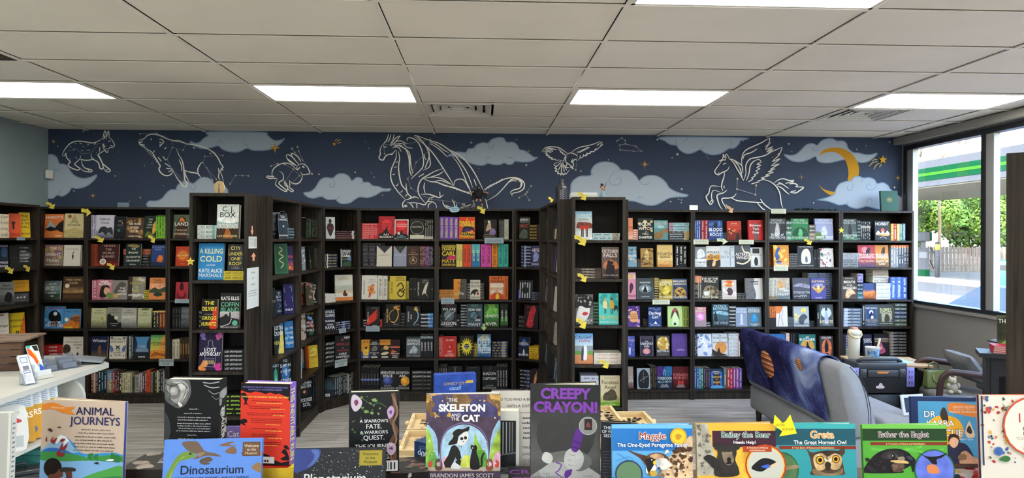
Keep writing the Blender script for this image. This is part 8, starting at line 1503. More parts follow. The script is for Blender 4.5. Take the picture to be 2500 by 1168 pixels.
t = thing('plush_toy', 'cream fluffy plush animal sitting behind the armchair armrest', 'plush toy', (3.86, 5.40, .442)); t.scale = (.8, .8, .8); M_PLU = mat('cream_plush', 'c4bca8', .95, spec=.1, noise=.2, nscale=70, bump=.6)
mb = MB(); mb.ball((0, 0, .055), (.05, .045, .055)); mb.build('body', M_PLU, t); mb = MB(); mb.ball((-.005, -.01, .13), (.04, .038, .036)); mb.ball((-.012, -.044, .122), (.017, .014, .013)); mb.build('head', M_PLU, t)
for s in (-1, 1):
    mb = MB(); mb.ball((s*.03, 0, .163), (.014, .010, .016)); mb.build('ear', M_PLU, t); mb = MB(); mb.ball((s*.045, -.035, .022), (.022, .032, .021)); mb.build('foot', M_PLU, t); mb = MB(); mb.ball((s*.052, -.015, .08), (.018, .02, .03)); mb.build('arm', M_PLU, t)
    mb = MB(); mb.ball((-.005+s*.014, -.045, .138), .004); mb.build('eye', M_PIPE, t)
CAZ = .95
P = atZ(2390, 856, CAZ); Q = P
t = thing('low_cabinet', 'black low cabinet with open shelf at the right photo edge below the window', 'cabinet', (3.67, 4.387, 0), R(-31)); M_CAB = mat('black_cabinet', '17181b', .5, noise=.1, nscale=6)
part('cabinet_top', M_CAB, t, ((-.30, -.2, CAZ-.03), (.30, .04, CAZ))); part('side_panel', M_CAB, t, ((-.26, -.16, 0), (-.235, .02, CAZ-.0305))); part('side_panel', M_CAB, t, ((.235, -.16, 0), (.26, .02, CAZ-.0305)))
part('back_panel', M_CAB, t, ((-.234, .0, .02), (.234, .015, CAZ-.0305))); part('shelf', M_CAB, t, ((-.234, -.15, .60), (.234, -.001, .62))); part('shelf', M_CAB, t, ((-.234, -.15, .10), (.234, -.001, .12)))
fr = part('front_frame', M_CAB, t, ((-.234, -.165, .80), (.234, -.15, CAZ-.0305)), ((-.234, -.165, .12), (-.19, -.1505, .80)), ((.19, -.165, .12), (.234, -.1505, .80)))
for i in range(4):
    P = atZ(2436, 862, CAZ); mb = MB(); c = C(('a82430', 'b82c38', 'c03440', 'a82430')[i], .1); mb.box((-.11, -.075, 0), (.11, .075, .0015), c); mb.box((-.11, -.075, .0105), (.11, .075, .012), c); mb.box((-.11, -.075, .0015), (-.1085, .075, .0105), c); mb.box((-.107, -.072, .0015), (.107, .072, .0105), C('d0a8a0', .1))
    o = mb.build('book', M_PRINT); o.location = (3.52, 4.36, CAZ+.0006+i*.0125); o.rotation_euler = (0, 0, R(-31+1.2*i)); tag(o, ('lowest', 'second from the bottom', 'third from the bottom', 'topmost')[i]+' of the thin red books on the black cabinet', 'book', 'red books on the cabinet')
P = atZ(2446, 852, CAZ)
o = cover_book('book', .19, .235, .03, '4a5234', 'n .5;P 8a9a4a 0 10 40 35 98 45 98 20 50 5;P 2c3020 0 30 40 40 98 55 98 90 0 90;P 6a7a3a 0 5 50 15 98 8 98 0 0 0;n 0;T .5 .78 .12 d8d4c0 THE HOBBIT;d .3 .7 .95 1 bbb', 'dark green landscape book with pale title standing behind the red stack on the cabinet')
o.location = (3.60, 4.43, CAZ+.0022); o.rotation_euler = (R(-3), 0, R(-31))
# tall bookcase at the right edge of the photo
t = thing('bookcase', 'tall dark bookcase back panel cutting into the right photo edge', 'bookcase', (1.876, 2.35, 0), R(-48))
for x in (0, .779): part('side_panel', M_CASE, t, ((x, .001, 0), (x+.021, DEP, TOP)))
part('back_panel', M_CASE, t, ((.0215, 0.001, .0), (.7785, .012, TOP))); part('top_panel', M_CASE, t, ((.0215, .0125, TOP-.022), (.7785, DEP, TOP)))
for z in SHELF: part('shelf', M_CASE, t, ((.0215, .0125, z-.02), (.7785, DEP-.01, z)))
# small white framed card by the loveseat
t = thing('framed_card', 'white framed card with navy centre beside the loveseat seat', 'card', (3.02, 4.60, .480), R(10))
mb = MB(); M = Matrix.Rotation(R(-12), 4, 'X'); mb.box((-.09, 0, 0), (.09, .012, .14), M=M); mb.build('white_frame', mat('frame_white', 'd4d8da', .5), t); mb = MB(); mb.box((-.07, -.0015, .02), (.07, -.0003, .12), M=M); mb.build('navy_card', mat('navy_card', '1c2a4a', .5), t)
# ================================================================ puzzle board on its table
M_PINE = wood_mat('pale_pine', 'c4a878', 'e4cfa4', (3, 30, 30), .55); M_PINE2 = mat('pine_panel', 'c4ab84', .6, noise=.05, nscale=5)
PZ = .665
t = thing('puzzle_table', 'low white table carrying the wooden puzzle board', 'table', (.2, 3.5, 0))
part('table_top', M_WHITE, t, ((-.42, -.42, PZ-.03), (.50, .42, PZ)))
for x in (-.40, .44):
    for y in (-.40, .36): part('leg', M_WHITE, t, ((x, y, 0), (x+.04, y+.04, PZ-.0305)))
t = thing('puzzle_board', 'pale wooden puzzle board with sorting drawers pulled out at both sides', 'puzzle board', (.2, 3.53, PZ+.0008))
part('board_panel', M_PINE2, t, ((-.37, -.36, .045), (.55, .36, .053)))
part('board_base', M_PINE2, t, ((-.37, -.36, 0), (.55, .36, .006)))
part('board_rim', M_PINE, t, ((-.37, -.36, .0535), (-.355, .36, .072)), ((.535, -.36, .0535), (.55, .36, .072)), ((-.354, -.36, .0535), (.534, -.345, .072)), ((-.354, .345, .0535), (.534, .36, .072)))
rnd = random.Random(9)
def pieces(mb, x0, x1, y0, y1, z, n, cols):
    for i in range(n):
        x, y = rnd.uniform(x0, x1), rnd.uniform(y0, y1); a = rnd.uniform(0, PI); s = .0085; M = Matrix.Translation((x, y, z+rnd.uniform(0, .003))) @ Matrix.Rotation(a, 4, 'Z')
        pts = [(-s, -s), (-s*.3, -s), (-s*.35, -s*1.5), (s*.35, -s*1.5), (s*.3, -s), (s, -s), (s, s), (s*.3, s), (s*.3, s*.6), (-s*.3, s*.6), (-s*.3, s), (-s, s)]
        mb.prism(pts, M @ Vector((0, 0, 0)), M.to_3x3() @ Vector((1, 0, 0)), M.to_3x3() @ Vector((0, 1, 0)), Vector((0, 0, 1)), .002, C(cols[rnd.randrange(len(cols))]))
for sx in (-1, 1):
    for k, (y0, y1) in enumerate(((-.34, -.005), (.018, .345))):
        xa, xb = (-.59, -.25) if sx < 0 else (.42, .74)
        d = MB(); d.box((xa, y0, .008), (xb, y1, .014)); d.box((xa, y0, .0145), (xb, y0+.014, .042)); d.box((xa, y1-.014, .0145), (xb, y1, .042)); e0 = xa if sx < 0 else xb-.016
        d.box((e0, y0+.0145, .0145), (e0+.016, y1-.0145, .042)); do = d.build('drawer', M_PINE, t)
        kx = xa-.012 if sx < 0 else xb+.012; mb = MB(); mb.ball((kx, (y0+y1)/2, .028), (.013, .013, .013)); mb.build('knob', M_PINE, do)
        mb = MB(); cols = (('2a2420', '4a3a2c', '8a7a60') if k else ('d8d0c0', 'b8b0a0', 'e0dcd0')) if sx < 0 else ('2a2420', '1a1814', '6a5a40')
        pieces(mb, *( (xa+.06, xa+.2) if sx < 0 else (xb-.2, xb-.04)), y0+.05, y1-.05, .0145, 60, cols); o = mb.build('puzzle_pieces', M_MATTE, do); o['kind'] = 'stuff'
mb = MB(); pieces(mb, .25, .52, .05, .33, .0535, 90, ('2a2420', '1a1814', '8a7a58', 'c8b890')); o = mb.build('puzzle_pieces', M_MATTE, t); o['kind'] = 'stuff'
part('assembled_puzzle', mat('puzzle_print', '3a3a38', .6, noise=.6, nscale=40), t, ((.05, -.15, .0535), (.45, .10, .0555)))

# ================================================================ display table with the front books
DT, DT2 = .87, .98
M_DTAB = wood_mat('display_table_wood', '3a2c22', '5a4636', (3, 40, 40), .5)
t = thing('display_table', 'stepped dark wood display table under the front row of books', 'table', (.2, 1.85, 0))
part('rear_tier', M_DTAB, t, ((-1.85, .02, DT-.03), (1.60, .56, DT))); part('front_tier', M_DTAB, t, ((-1.85, -.45, DT2-.03), (1.60, .018, DT2)))
part('riser', M_DTAB, t, ((-1.85, -.01, DT), (1.60, .018, DT2-.0305)))
for x in (-1.83, 1.54):
    for y in (-.43, .49): part('leg', M_DTAB, t, ((x, y, 0), (x+.05, y+.05, (DT if y > 0 else DT2)-.0305)))
def FG(x0, x1, yt, Y, z0, label, bgc, art, t=.03, yaw=0, lean=3, open_deg=0, hinge='L', group=None, h=None, **k):
    xm = (x0+x1)/2; c = atY(xm, yt, Y); fn = Matrix.Rotation(R(yaw), 3, 'Z') @ Vector((0, -1, 0))
    P0, P1 = hit(x0, yt+60, c, fn), hit(x1, yt+60, c, fn); w = (P1-P0).length
    if h is None: h = (c.z-z0-t*math.sin(R(lean)))/math.cos(R(lean))
    else: z0 = c.z-h*math.cos(R(lean))
    o = cover_book('book', w, h, t, bgc, art, label, group, open_deg=open_deg, hinge=hinge, **k)
    dy = h*math.sin(R(lean))*.9; back = -fn
    o.location = ((P0.x+P1.x)/2-back.x*dy, (P0.y+P1.y)/2-back.y*dy, z0+.0008+(t+w*math.sin(R(open_deg)))*math.sin(R(lean))); o.rotation_euler = (R(-lean), 0, R(yaw)); return o, w, h
def flatbook(x, Y, z, w, l, th, rz, bgc, label, art='', group=None, spine_art='', paper='e4dcc4'):
    """book lying flat: w along local x, l along local y, spine facing -y; origin at the centre of the bottom"""
    mb = MB(); ct = .0025; c = C(bgc, .1); mb.box((-w/2, -l/2, 0), (w/2, l/2, ct), c); mb.box((-w/2, -l/2, th-ct), (w/2, l/2, th), c); mb.box((-w/2, -l/2, ct), (w/2, -l/2+ct, th-ct), c)
    if art: Art(mb, (-w/2, -l/2, th), (w, 0, 0), (0, l, 0), (0, 0, 1)).run(art)
    if spine_art: Art(mb, (-w/2, -l/2, 0), (w, 0, 0), (0, 0, th), (0, -1, 0)).run(spine_art)
    o = mb.build('book', M_PRINT); tag(o, label, 'book', group); pb = MB(); pb.box((-w/2+.004, -l/2+ct+.0005, ct+.0002), (w/2-.004, l/2-.004, th-ct-.0002)); pb.build('page_block', M_PAGES, o)
    o.location = (x, Y, z+.0006); o.rotation_euler = (0, 0, rz); return o
# far left plain book
FG(-90, 27, 1012, 1.70, DT2, 'plain pale grey book with white spine cut off by the left photo edge', 'a4a29c', 'r .94 0 1 1 c4c2bc;n .3;b 3 10 3a2c2a .05 .5 0 .95 .12', t=.022, yaw=4, hinge='R', spine='d0d0cc', spine_art='d .3 .7 .9 20 333 .04')
# animal journeys back cover
FG(103, 304, 982, 2.0, DT, 'tan book back cover with mountains, water and a child holding binoculars', 'c0ac9a',
   'w .33 .93;P 3a8ac8 0 40 12 52 25 66 40 55 52 42 100 42 100 0 0 0;p 8ab0d0 0 44 12 56 24 66 30 64 40 50 48 44 30 40;p e4e8ec 12 56 24 66 30 64 38 54 44 48 34 58 28 52 24 60 20 54;P 2f6ab8 0 40 10 48 30 46 45 36 20 34;r 0 0 1 .38 7aa8d4;P 3f8a44 0 42 20 43 45 40 60 37 80 41 100 40 100 33 60 33 30 31 0 32;b 5 10 2f7438 .035 .55 .36 .98 .41;P 4f9a4a 40 0 60 14 80 22 100 27 100 0;P 357f40 50 0 70 10 100 14 100 0;P 4a9a4a 0 0 20 4 40 10 55 2 55 0;'
   'e .16 .22 .11 1c1614;P 6a4030 12 0 12 12 18 20 27 20 29 12 24 8 26 0;e .15 .24 .09 1c1614;P e09a94 10 0 18 3 28 2 30 0;P 5a3628 30 0 33 12 30 20 38 22 40 10 38 0;P 34302e 25 17 28 23 42 23 44 19 36 18;'
   'w .0 1;P d8802a 0 96 14 98 28 95 40 95 35 92 40 89 26 90 13 93 0 92;T .2 .935 .012 f0d8b0 SHINE-A-LIGHT;w .1 .975;P 8a2c28 12 66 16 70 14 66 20 69 18 65 16 63;P 8a2c28 24 60 28 65 27 60 33 64 30 58 26 58;P 8a2c28 20 54 24 59 25 55 30 56 28 52 23 52;P 7a2c28 6 66 7 70 8 65;P 4a2c28 8 76 12 77 14 75 16 77 13 74;P 4a2c28 20 78 22 79 25 78;P 7a2c28 24 66 26 68 30 68 27 65;'
   'w 0 1;T .65 .89 .062 2c2a5c ANIMAL;T .65 .813 .062 2c2a5c JOURNEYS;d .48 .86 .77 1 5a5048 .022;d .44 .9 .743 1 5a5048 .022;d .40 .92 .712 5 5a5048 .0265;w .33 .93;r .74 0 .92 .04 d8d4cc;P 222 66 30 70 32 72 29;P e8e8e8 80 34 88 34 90 36 84 36', t=.012, yaw=-8, hinge='R', spine='3a4fa0', spine_art='V .5 .5 e0e4f0 ANIMAL JOURNEYS', open_deg=7, backc='b8a494')
# stack of flat copies with the black hardcover on top
for i, dx in enumerate((0, .004, -.003)):
    P = atY(372, 1130, 2.13); flatbook(P.x+.045+dx, 2.17, DT+i*.0435, .24, .165, .043, R(2-3*i), '2c2826', ('lowest', 'middle', 'top')[i]+' copy in the flat stack beneath the black back cover book', 'n .5;b 4 10 8a8078 .12;n 0;d .3 .9 .6 4 ddd .08' if i == 2 else '', 'flat stacked copies left of the blue dinosaur book', paper='d8d0b8')
FG(402, 536, 928, 2.10, DT+.1312, 'thick black hardcover back cover with a white cloaked swirl', '17181a',
   'n .5;P 5a5c5c 0 100 40 100 47 94 48 84 42 75 34 69 24 67 14 70 0 78;P 8c8c8a 6 99 30 99 42 94 44 84 38 76 28 71 18 72 10 78 4 90;P b4b2ae 14 96 28 97 38 92 40 84 34 77 26 74 30 82 28 90;P 6a6a6a 10 94 22 95 28 88 26 80 16 77 9 82;n .2;e .17 .865 .075 9c9a96;e .155 .875 .045 b8b6b2;n 0;P d4d0cc 25 74 30 73 33 70 27 69;l 2c2c2e 1.2 0 96 14 92 30 96 42 90;l 2c2c2e 1.2 0 88 8 84 12 76 26 70;l 3a3a3c 1 40 92 36 82 28 74;l 3a3a3c 1 44 86 38 78 30 72;P 3a3c3e 0 60 8 56 12 44 10 34 4 26 0 24;l 9a9c9e 2 100 98 84 96 70 97;l b0b2b4 1.6 100 92 86 91 72 94;l 8a8c8e 1.4 100 86 90 84 80 88;l 6a6c6e 1.4 100 80 94 78 86 82;d .45 .62 .66 1 c8c4c0 .03;d .35 .7 .61 1 bbb .03;d .22 .86 .565 2 bbb .03;d .22 .86 .495 4 bbb .028;d .42 .6 .365 1 bbb .028;d .24 .84 .32 1 bbb .028;d .45 .55 .275 1 bbb .028', t=.046, yaw=-6, lean=1, hinge='R', spine='141416', spine_art='n .4;b 3 10 9a9c9c .3;n 0;V .5 .4 d8d8d4 TRAILER', paper='ece0bc')
# red and black back cover on its own flat copies
for i in range(2):
    P = atY(655, 1135, 2.06); flatbook(P.x+.01*i, 2.13, DT+i*.073, .245, .17, .072, R(4-5*i), ('c83024', 'd8b02a')[i], ('lower', 'upper')[i]+' thick flat copy beneath the red and black back cover', 'r 0 0 1 .5 c83024;n .3;b 5 12 e8d83a .12;n 0', 'flat copies under the red book', paper='d4ccb8')
FG(588, 708, 938, 2.07, DT+.1475, 'red and black hardcover back cover with a purple spine', 'd43a28',
   'p 18141a 0 100 100 100 100 78 94 84 86 86 78 88 70 87 60 89 50 87 40 89 30 90 20 88 10 89 0 91;t .945 .016 8a84d8 INCLUDES PART EIGHT OF THE EXCLUSIVE BONUS STORY;t .915 .016 8a84d8 BACKSTAGE AT THE PINEAPPLE CABARET;P 18141a 0 86 8 88 15 82 12 76 18 72 10 74 6 72 8 78;P 18141a 0 54 10 56 14 52 8 50 12 47 0 50;p 18141a 0 0 100 0 100 6 84 3 70 6 58 12 46 14 30 12 15 8 0 10;P 18141a 100 8 92 20 84 16 92 12 82 8 90 6;P 18141a 100 20 94 25 88 23 93 20;T .5 .825 .018 f0d85a PRAISE FOR THE DUNGEON CRAWLER CARL SERIES;d .2 .8 .78 1 5a1410 .022;d .3 .85 .755 1 f0d85a .022;d .15 .8 .71 2 5a1410 .022;d .6 .9 .685 1 f0d85a .022;d .1 .9 .63 2 5a1410 .022;d .65 .9 .605 1 f0d85a .022;d .18 .85 .56 3 5a1410 .022;d .5 .8 .49 1 f0d85a .022;d .2 .75 .44 1 5a1410 .022;d .5 .85 .415 1 f0d85a .022;d .2 .75 .37 2 5a1410 .022;d .55 .85 .325 1 f0d85a .022;d .15 .85 .275 2 5a1410 .022;d .3 .75 .235 1 f0d85a .022;r .42 .02 .7 .10 dcdcd8;d .44 .56 .035 1 222 .1', t=.045, yaw=-8, lean=1, hinge='R', spine='7a5ac0', spine_art='V .45 .6 d8e85a THIS INEVITABLE RUIN', paper='ece4c8', backc='7a5ac0')
FG(553, 590, 1043, 2.34, DT, 'small lavender book tucked behind the red hardcover', '8a7ac0', 'T .45 .82 .1 f0ecf8 Cat;T .5 .66 .1 f0ecf8 on the', t=.012)
# dinosaur and planetarium
FG(400, 640, 1075, 1.93, DT, 'wide blue dinosaur book with flying reptiles and a long green neck', '5a86d4',
   'w .42 .995;P 6a8a3a 0 0 2 30 8 55 14 72 22 80 30 78 32 70 24 66 16 62 11 45 7 20 6 0;P 9ab04a 4 10 8 40 16 66 22 72 14 62 9 40 6 10;e .27 .76 .012 222;'
   'P 6a5648 18 96 24 82 34 74 30 66 36 68 44 72 58 70 52 76 42 80 38 88 32 98;P 8a7460 34 76 42 79 40 74 36 70;P 7a5a44 56 90 64 95 72 96 66 91 74 89 62 88;P 7a5a44 62 78 70 88 74 80 72 74;P a06a40 84 74 90 79 96 78 100 74 100 70 94 72 88 71;P 6a4a30 84 75 80 76 78 75 84 73;P 5a4a3c 38 66 46 70 50 64 44 60 40 62 48 58 42 56 37 60;P 8a6a44 90 50 96 58 100 54 100 40 94 44;'
   'r .80 .70 .98 .95 5a3c28;r .81 .715 .97 .935 6a4a34;T .89 .86 .045 d8c8b0 Welcome;T .89 .795 .045 d8c8b0 to the;T .89 .73 .045 d8c8b0 Museum;t .40 .15 15172c Dinosaurium;t .31 .04 2c3a6a CURATED BY CHRIS WORMELL AND LILY MURRAY;P 4a6a3a 10 0 14 12 20 16 26 10 24 0;P 7a5a3a 84 0 88 16 92 24 95 10 96 0', t=.014, yaw=2, lean=8, mott=.04)
FG(718, 942, 1097, 1.93, DT, 'black space book with a blue planet corner and gold badge', '17181c',
   'w .465 1;n .2;s 3 260 c8ccd8 .004;s 9 40 f0f0f8 .007;n .1;P 2c3a78 0 100 26 100 28 84 22 66 12 55 0 52;P 4a62a0 18 97 26 97 27 84 21 67 14 60 20 74 22 86;n 0;r .71 .62 .96 .95 8a7a1c;r .72 .635 .95 .935 9a8a24;T .83 .84 .06 2a260c Welcome;T .83 .755 .06 2a260c to the;T .83 .67 .06 2a260c Museum;T .45 .26 .2 c8c8c4 Planetarium;t .12 .04 999 CURATED BY RAMAN PRINJA', t=.014, yaw=1, lean=8)
# sparrow back cover over flat copies
for i in range(2):
    P = atY(958, 1145, 2.14); flatbook(P.x-.012, 2.225, DT+i*.0445, .225, .155, .044, R(12-5*i), '1c1816', ('lower', 'upper')[i]+' black floral copy lying flat under the floral back cover', 'n .4;b 6 14 6a5048 .08;b 4 8 3a4a34 .07;n 0', 'flat floral copies', 'n .3;b 5 10 b8a8a0 .03', 'd8d0c0')
FG(852, 974, 958, 2.16, DT+.0905, 'black hardcover back cover with flowers, vines and white capitals', '16171a',
   'n .3;l 6a4a38 8 86 0 92 20 84 35 95 50 84 65 92 80 88 98;l 8a6a50 4 92 4 84 22 95 40 88 58 97 75 86 96;n 0;l 4a6a3a 1.4 8 88 25 92 45 84 60 86 75 80;l 4a6a3a 1.2 20 85 30 76 40 74;P c8b8c8 4 90 8 97 18 95 26 88 22 80 12 76 5 82;P 7a3a5a 10 88 15 91 19 87 14 83;P b89ac0 76 76 84 82 90 78 88 70 80 66;P 6a4a80 80 75 86 76 84 71;P c0a8c0 74 28 80 36 92 34 94 26 84 20;P 6a3a5a 80 29 86 31 88 27;b 4 12 6a8a4a .035 .2 .72 .75 .95;b 8 5 7a9a58 .05 .3 .7 .6 .92;b 5 8 4a6a3a .025 .04 .4 .3 .7;t .62 .038 e4e4e4 A SPARROW’S;t .545 .055 e4e4e4 FATE.;t .48 .038 e4e4e4 A WARRIOR’S;t .405 .055 e4e4e4 QUEST.;T .5 .30 .05 e4e4e4 THE JOURNEY;T .5 .235 .036 e4e4e4 IS ONLY THE;T .5 .165 .05 e4e4e4 BEGINNING.;r .7 .01 .98 .14 dcdcdc;r .74 .03 .76 .12 222;r .79 .03 .80 .12 222;r .83 .03 .86 .12 222;r .9 .03 .93 .12 222', t=.034, yaw=5, lean=1, hinge='R', spine='201c1c', paper='3a3030')
# skeleton and cat
FG(1041, 1222, 966, 2.22, DT, 'illustrated book with a hooded skeleton bending to a black cat', '54466a',
   'w .12 1;n .5;b 3 16 7a5a34 .10 0 .7 1 1;b 6 8 c89a4a .07 0 .75 .3 1;b 8 8 c8a05a .07 .75 .75 1 1;b 2 10 44406e .12 .1 .68 .9 .98;n .3;r 0 0 1 .74 4a3a50;P 9cc4dc 0 16 0 62 8 60 14 52 16 40 16 16;P 9cc4dc 100 16 100 68 92 62 88 52 86 40 86 16;P a4c8e0 22 16 21 42 26 55 36 62 48 65 60 64 72 58 80 48 83 36 82 16;n .5;P 9ac04a 0 18 0 58 6 54 10 40 14 18;P 6aa84a 0 16 4 30 12 34 16 16;P 8ab84a 66 56 70 46 76 36 78 26 62 26 64 40;P 5a9a3a 62 16 64 32 72 36 80 34 82 16;P c8d05a 46 16 50 28 58 30 62 18;P a8c84a 86 20 88 40 100 60 100 20;P d8a8c0 90 16 92 30 100 34 100 16;P d8a8b8 22 16 24 28 32 26 34 16;n 0;r 0 .12 1 .165 b8a89a;r 0 .115 1 .125 6a5040;'
   'p 1c1814 26 16 24 22 30 30 34 40 38 42 42 40 46 34 48 26 46 17 40 17 40 28 37 22 34 16;P 16120f 34 42 30 42 32 46 36 50 36 56 42 60 50 60 58 63 57 58 52 56 44 52 42 44;P e4e4e4 42 42 44 50 50 56 56 57 57 50 52 43 46 41;e .48 .49 .022 1a1a1a;e .53 .5 .022 1a1a1a;p 1a1a1a 49 45 51 45 51 47;l 444 .8 44 42 45 40;l 444 .8 47 41 48 39;P dce0e4 34 17 38 22 46 18 46 15 36 15;'
   'P 14120f 60 15 60 28 62 36 60 38 61 42 64 41 67 42 69 38 68 34 71 26 72 15;l 14120f 2.5 71 17 75 19 75 27 78 33;e .628 .385 .008 f0e8c0;P c04a34 3 17 5 24 9 22 8 17;P c04a34 93 17 94 24 98 23 98 17;P 5a4038 13 14 14 25 21 25 22 14;P 8a4a34 81 14 82 25 89 25 90 14;e .175 .2 .03 b0a8a0;e .855 .2 .03 d8c8b8;l 7a6a98 1.5 20 18 20 42 26 57 37 64 48 67 60 66 73 60 81 50 84 36 84 18;s 5 40 e0dcd0 .012;'
   'T .36 .915 .04 f4f4f4 THE;O .48 .805 .078 f4f4f4 f4f4f4 SKELETON;T .40 .745 .034 f4f4f4 AND;T .39 .70 .036 f4f4f4 THE;O .6 .69 .072 f4f4f4 f4f4f4 CAT;T .49 .05 .045 f0f0ec BRANDON JAMES SCOTT', t=.012, yaw=-2, lean=4, open_deg=9, hinge='L', backc='c8ccd8', paper='e8e4dc')
# framed black and white stage book, sign, puzzle boxes
FG(1165, 1267, 1004, 2.32, DT, 'white bordered book with a black and white striped stage photo', 'd4d2c8', 'r .08 .1 .93 .86 1a1a1a;l bbb 2 14 38 14 84;l bbb 2 22 37 22 84;l ccc 2 30 36 30 84;l bbb 2 38 36 38 84;l ccc 2.4 46 37 46 84;l bbb 2 54 38 54 84;l ccc 2 62 39 62 84;l bbb 2 70 40 70 84;l 999 2 78 42 78 84;l 888 1.6 84 42 84 84;p 6a6a6a 8 34 93 42 93 40 8 31;r .08 .1 .93 .2 6a6a68;l 222 1.5 10 12 92 18;l 222 1.5 10 16 92 12;d .5 .6 .03 1 333 .05', t=.04, yaw=-5, lean=2, hinge='L', paper='d8d4cc')
t0 = atY(1305, 955, 2.39); t1 = atY(1200, 955, 2.39); t = thing('sign_sheet', 'pale sign sheet asking about a dotted book, behind the crayon book', 'sign', (t1.x+.108, 2.39, DT+.0008))
mb = MB(); hh = t0.z-DT; mb.box((-.108, 0, 0), (.108, .003, hh), C('c8c2ba')); a = Art(mb, (-.108, 0, 0), (.216, 0, 0), (0, 0, hh), (0, -1, 0)); a.run('T .42 .88 .032 2a2a2a DID YOU FIND A BOOK;T .45 .80 .032 2a2a2a WITH A DOT?;r .3 .73 .75 .735 333;d .5 .8 .66 5 333 .06;T .6 .3 .03 2a2a2a TAKE A;T .6 .22 .03 2a2a2a LOOK!;d .5 .8 .16 3 444 .025'); mb.build('sheet', M_MATTE, t); mb = MB(); mb.box((-.108, -.02, -.0004), (.108, -.001, .002)); mb.box((-.108, .0035, 0), (.108, .006, hh+.004)); mb.build('acrylic_stand', M_CLEAR, t)
P = atY(1112, 915, 3.32); P0 = atY(1061, 915, 3.32); P1 = atY(1163, 925, 3.32); w = P1.x-P0.x; zb = PZ+.0735-.0168; h = P.z-zb
t = thing('puzzle_box', 'standing blue puzzle box with a picture window on the wooden board', 'puzzle box', ((P0.x+P1.x)/2, 3.32, zb), R(10))
mb = MB(); mb.box((-w/2, 0, 0), (w/2, .055, h), C('2a4aa0', .3)); a = Art(mb, (-w/2, 0, 0), (w, 0, 0), (0, 0, h), (0, -1, 0)); a.run('T .5 .84 .04 b8a05a LONELY CITY;T .5 .76 .06 9ac0e8 catalf;r .76 .86 .93 .9 c8a84a;n .4;r .2 .2 .78 .66 6a7a6a;P 4a6a34 40 35 50 52 62 58 70 48 72 35;P 2c2c28 22 30 26 55 30 58 34 45 33 30;n 0'); a = Art(mb, (w/2, 0, 0), (0, .055, 0), (0, 0, h), (1, 0, 0)); a.run('r .05 .02 .95 .98 9ac0dc;P 4a6a6a 20 30 40 60 80 50 80 30'); mb.build('box_body', M_PRINT, t)
P = atZ(1009, 1112, .948); 
for i, (z, hh, c_, lab) in enumerate(((DT, .078, '7a98b4', 'pale blue box lying under the navy puzzle box'), (DT+.0788, .055, '22406e', 'navy flat puzzle box with upside down white lettering'))):
    t = thing('puzzle_box', lab, 'puzzle box', (P.x+.075+.008*(1-i), 2.355, z+.0006), R(-32)); mb = MB(); mb.box((-.05, -.05, 0), (.12, .03, hh), C(c_, .15)); a = Art(mb, (-.05, .03, 0), (0, -.08, 0), (0, 0, hh), (-1, 0, 0))
    if i: a = Art(mb, (.12, -.05, hh), (-.17, 0, 0), (0, 0, -hh), (0, -1, 0)); a.run('T .72 .55 .36 dde4ee 1000p;d .1 .9 .35 2 8ab .12')
    mb.build('box_body', M_PRINT, t)
# creepy crayon
for i in range(2):
    P = atY(1290, 1155, 2.06); flatbook(P.x+.06, 2.15, DT+i*.0375, .235, .19, .037, R(-6+4*i), '1c1a1e', ('lower', 'upper')[i]+' purple lettered copy lying flat under the crayon book', 'n .2;T .3 .6 .2 7a3a9a CRAY;T .3 .25 .2 7a3a9a CREE;n 0' if i else '', 'flat copies under the crayon book', paper='3a383c')
FG(1296, 1466, 942, 2.07, DT+.0765, 'black and grey picture book with purple hand drawn title and a crayon', '1f2020',
   'n .1;g .30 .78 5a5a5a 2c2c2c;g .0 .30 3a3a3a 5a5a5a;e .5 .5 .42 383838;p a8a8a6 0 0 0 8 42 28 60 28 100 10 100 0;p 8a8a88 0 0 0 8 12 14 18 0;'
   'n 0;O .5 .86 .10 7a3aa4 7a3aa4 CREEPY;O .5 .725 .10 7a3aa4 7a3aa4 CRAYON!;'
   'n .15;P 6a6a68 16 24 22 30 32 32 52 34 76 32 88 24 80 16 66 14 50 22 30 22;P c4c4c2 16 26 20 32 28 31 32 26 28 21 20 22;P b8b8b6 48 26 52 34 64 37 74 32 76 24 70 16 58 15 50 19;n 0;l 777 .6 55 30 64 29;l 777 .6 52 25 60 24;l 777 .6 54 20 62 19;P 5a2a86 58 36 64 54 70 56 76 53 68 34;p 5a2a86 48 10 50 14 60 16 58 10 50 5;l 3a1860 1.5 61 44 71 41;l 3a1860 1.5 59 38 69 36;l 6a3a98 1.6 36 22 44 20 40 14 36 12 44 8 49 6;'
   'e .82 .59 .13 b0b0ae;e .82 .59 .12 8a8a88;r .77 .55 .88 .66 2a2022;P 7a3a34 79 58 82 63 86 58;T .25 .055 .03 6a6a6a AARON REYNOLDS;T .82 .03 .03 4a4a4a PETER BROWN;T .22 .10 .016 777 WORDS;T .82 .08 .016 777 PICTURES', t=.012, yaw=-5, lean=2, open_deg=14, hinge='L', spine='4a2a5a', backc='2a2a2c', paper='b8b8b8')
